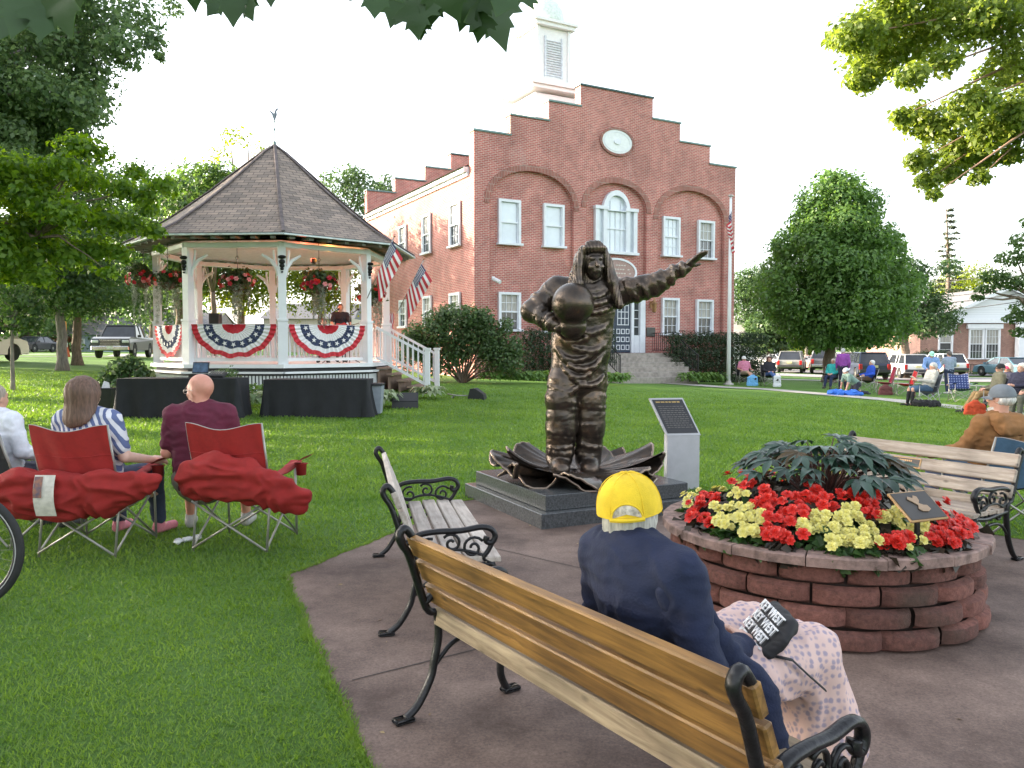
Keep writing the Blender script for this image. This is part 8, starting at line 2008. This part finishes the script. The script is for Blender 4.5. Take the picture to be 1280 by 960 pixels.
def house(label, u0, u1, vt, va, Y, D, wallm, roofm, wins=(), porch=False):
    x0, x1 = at(u0, 440, Y).x, at(u1, 440, Y).x; g = gp((x0+x1)/2, Y); t = thing('house', label, 'house', (x0, Y, g.z)); W = x1-x0; z1 = at((u0+u1)/2, vt, Y).z-g.z; z2 = at((u0+u1)/2, va, Y).z-g.z
    obj('wall', MB().box((W/2, D/2, z1/2), (W, D, z1)), wallm, t); mb = MB(); mb.add([(-.4, -.4, z1-.05), (W+.4, -.4, z1-.05), (W+.1, D/2, z2), (-.1, D/2, z2)], [(0, 1, 2, 3)]); mb.add([(-.4, D+.4, z1-.05), (W+.4, D+.4, z1-.05), (W+.1, D/2, z2), (-.1, D/2, z2)], [(3, 2, 1, 0)])
    for xx_ in (0, W): mb.add([(xx_, 0, z1-.01), (xx_, D, z1-.01), (xx_, D/2, z2-.05)], [(0, 1, 2)])
    obj('roof', mb, roofm, t)
    for k in wins: window(t, W*k, z1*.25, z1*.75, min(1.3, W*.16), 'dark', cols=2, rows=1, depth=-.02, mt=SIDING)
    if porch: obj('porch', MB().box((W*.5, -1.2, z1*.55), (W*.7, 2.4, .18)).box((W*.2, -2.2, z1*.27), (.16, .16, z1*.55)).box((W*.8, -2.2, z1*.27), (.16, .16, z1*.55)).box((W*.5, -1.2, .2), (W*.7, 2.4, .3)), SIDING, t)
    return t
house('white sunlit shed roofed building behind the hedge right of the hall', 908, 975, 418, 396, 84, 10, SIDING, M('pale_roof', (.55, .52, .5), .7), (.3,))
house('red-brown house with a porch beyond the side street at left', 48, 88, 420, 392, 82, 9, M('red_siding', (.3, .08, .05), .7), ROOFG, (.3, .7), True); house('grey house with porch at far left beyond the side street', -10, 40, 412, 380, 80, 9, M('grey_siding', (.3, .3, .32), .7), ROOFG, (.25, .6, .85), True)
house('pale blue house behind the pickup truck left of the bandstand', 92, 130, 418, 392, 78, 9, M('blue_siding', (.35, .42, .5), .7), ROOFG, (.3, .7)); house('white house seen through the bandstand posts', 150, 260, 415, 388, 84, 10, SIDING, ROOFG, (.15, .4, .65, .85)); house('grey roofed house seen right through the bandstand', 330, 440, 398, 376, 88, 10, M('tan_siding', (.45, .4, .33), .7), ROOFG, (.2, .5, .8))
cn = thing('traffic_post', 'orange and white striped marker post beside the side street', 'marker post', ground(83, 446)); obj('post', MB().tube([(0, 0, 0), (0, 0, 2.0)], .05, 8), M('post_orange', (.7, .3, .08), .6), cn); obj('base', MB().lathe([(.2, 0), (.2, .06), (.1, .5), (.07, .6)], (0, 0, 0), 12), M('cone_orange', (.65, .12, .04), .6), cn); obj('white_band', MB().tube([(0, 0, .5), (0, 0, .8)], .085, 10), WHITE, cn)
# utility poles and wires
WP = [(at(560, 440, 78).x, 78), (at(1008, 440, 78).x, 78), (at(1290, 440, 50).x+3, 50)]
for k, (x, y) in enumerate(WP[1:]):
    t = thing('utility_pole', ['wooden utility pole behind the round maple', 'wooden utility pole beyond the right edge'][k], 'utility pole', gp(x, y)); obj('pole', MB().tube([(0, 0, 0), (0, 0, 9.5)], [.16, .11], 8), BARKG, t, True); obj('crossarm', MB().box((0, 0, 8.9), (2.2, .12, .12), ROT(z=50)), BARKG, t)
for k, dz in enumerate((9.2, 8.6, 7.4, 6.9, 6.3)):
    a, b = Vector(gp(*WP[1], dz)), Vector(gp(*WP[2], dz*.92)); c = Vector(gp(at(880, 440, 95).x, 95, dz)); pts = [a.lerp(b, i/16)-Vector((0, 0, 1.0*4*(i/16)*(1-i/16))) for i in range(17)]; pt2 = [c.lerp(a, i/10)-Vector((0, 0, .5*4*(i/10)*(1-i/10))) for i in range(10)]
    tag(obj('overhead_wire', MB().tube(pt2+pts, .028, 5), BLACKP, None, True), ['topmost', 'second highest', 'middle', 'second lowest', 'lowest'][k]+' of the five overhead wires at right', 'wire', 'overhead wires along the street')
# ------------------------------------------------------------------ big maple leaves hanging close to the camera
BIGL = leafmat('near_maple_leaf', (.04, .09, .03), (.08, .15, .045), .4)
def mleaf(S):
    half_ = [(0, -.5), (.06, -.42), (.24, -.5), (.3, -.40), (.22, -.30), (.42, -.22), (.62, -.06), (.52, 0), (.58, .12), (.36, .08), (.26, .12), (.32, .3), (.22, .28), (.1, .45), (0, .62)]
    pts = half_+[(-x, y) for x, y in half_[::-1][1:-1]]; n = len(pts)
    V = [(0, -.12, .03)]+[(x, y, -.10*abs(x)**1.3-.06*max(0, y)) for x, y in pts]
    mb = MB(); tri = tessellate_polygon([[Vector((a, b, 0)) for a, b in pts]])
    for off in (0, -.012): 
        n0 = len(mb.v); mb.v += [(x*S, y*S, (z+off)*S) for x, y, z in V[1:]]; mb.f += [tuple(n0+i for i in (t if off == 0 else t[::-1])) for t in tri]
    mb.tube([(0, -.5*S, 0), (0, -.7*S, .02*S), (.02*S, -.95*S, .06*S)], .012*S, 5); return mb
def bigbranch(label, Y, spec, seed):
    t = thing('maple_branch', label, 'branch', at(spec[0][0], -60, Y)); rr = random.Random(seed); tw = MB()
    for (u, v, px, rot) in spec:
        S = px/F*Y/1.15; c = at(u, v, Y+rr.uniform(-.12, .12))-t.location; m = Matrix.Rotation(R_(rot), 3, 'Y')@Matrix.Rotation(R_(90+rr.uniform(-25, 25)), 3, 'X')@Matrix.Rotation(R_(180), 3, 'Z')@Matrix.Rotation(R_(rr.uniform(-30, 30)), 3, 'Y')
        mb = mleaf(S); mb.v = [tuple(c+m@Vector(v_)) for v_ in mb.v]; obj('leaf', mb, BIGL, t, True)
        tw.tube([c+Vector((0, 0, S*.9)), c+Vector((rr.uniform(-.03, .03), 0, S*1.3)), Vector((c.x*.8, 0, .06))], [.002, .003, .004], 5)
    tw.tube([Vector((-.5, .05, .1)), Vector((0, 0, .06)), Vector((.5, -.05, .03)), Vector((1.1, 0, .08))], .009, 6); obj('twig', tw, BARK, t, True)
bigbranch('large dark maple leaves hanging into the top of the view', 2.1, [(620, 18, 88, -20), (585, 2, 70, 20), (540, 2, 62, 10), (520, 18, 60, -5), (495, 4, 60, 15), (470, -6, 62, 0), (560, -8, 66, -25), (632, -14, 80, 15), (525, 34, 30, 0), (600, 30, 44, 10)], 2)
bigbranch('large maple leaves hanging left of the top centre', 2.3, [(290, -2, 62, 0), (272, 2, 46, 25), (308, 4, 48, -20), (338, -10, 36, 0), (240, -14, 50, 0)], 3)
bigbranch('large maple leaves in the upper left corner', 2.0, [(30, 5, 90, 10), (75, 0, 90, -15), (5, 18, 90, 20), (55, 22, 60, 0), (90, -20, 70, 0)], 4)
# warm stage light glowing under the bandstand ceiling
q = at(392, 322, 22.3); q = Vector((q.x, q.y, 4.05)); sL = thing('stage_light', 'small stage lamp under the bandstand ceiling glowing red and orange', 'lamp', q)
obj('lamp_housing', MB().lathe([(.05, -.1), (.08, -.05), (.08, .05)], (0, 0, 0), 12), BLACKP, sL); obj('lamp_lens', MB().lathe([(.001, .052), (.07, .052)], (0, 0, 0), 12), M('lens_red', (.9, .15, .05), .3, emit=3), sL)
for c_, o_, e_ in (((1, .12, .06), (-.3, 0, .1), 16), ((1, .4, .08), (.4, .1, .1), 12)):
    l_ = bpy.data.lights.new('stage_glow', 'POINT'); l_.energy = e_; l_.color = c_; l_.shadow_soft_size = .05; lo = bpy.data.objects.new('stage_glow', l_); COL.objects.link(lo); lo.location = q+Vector(o_)
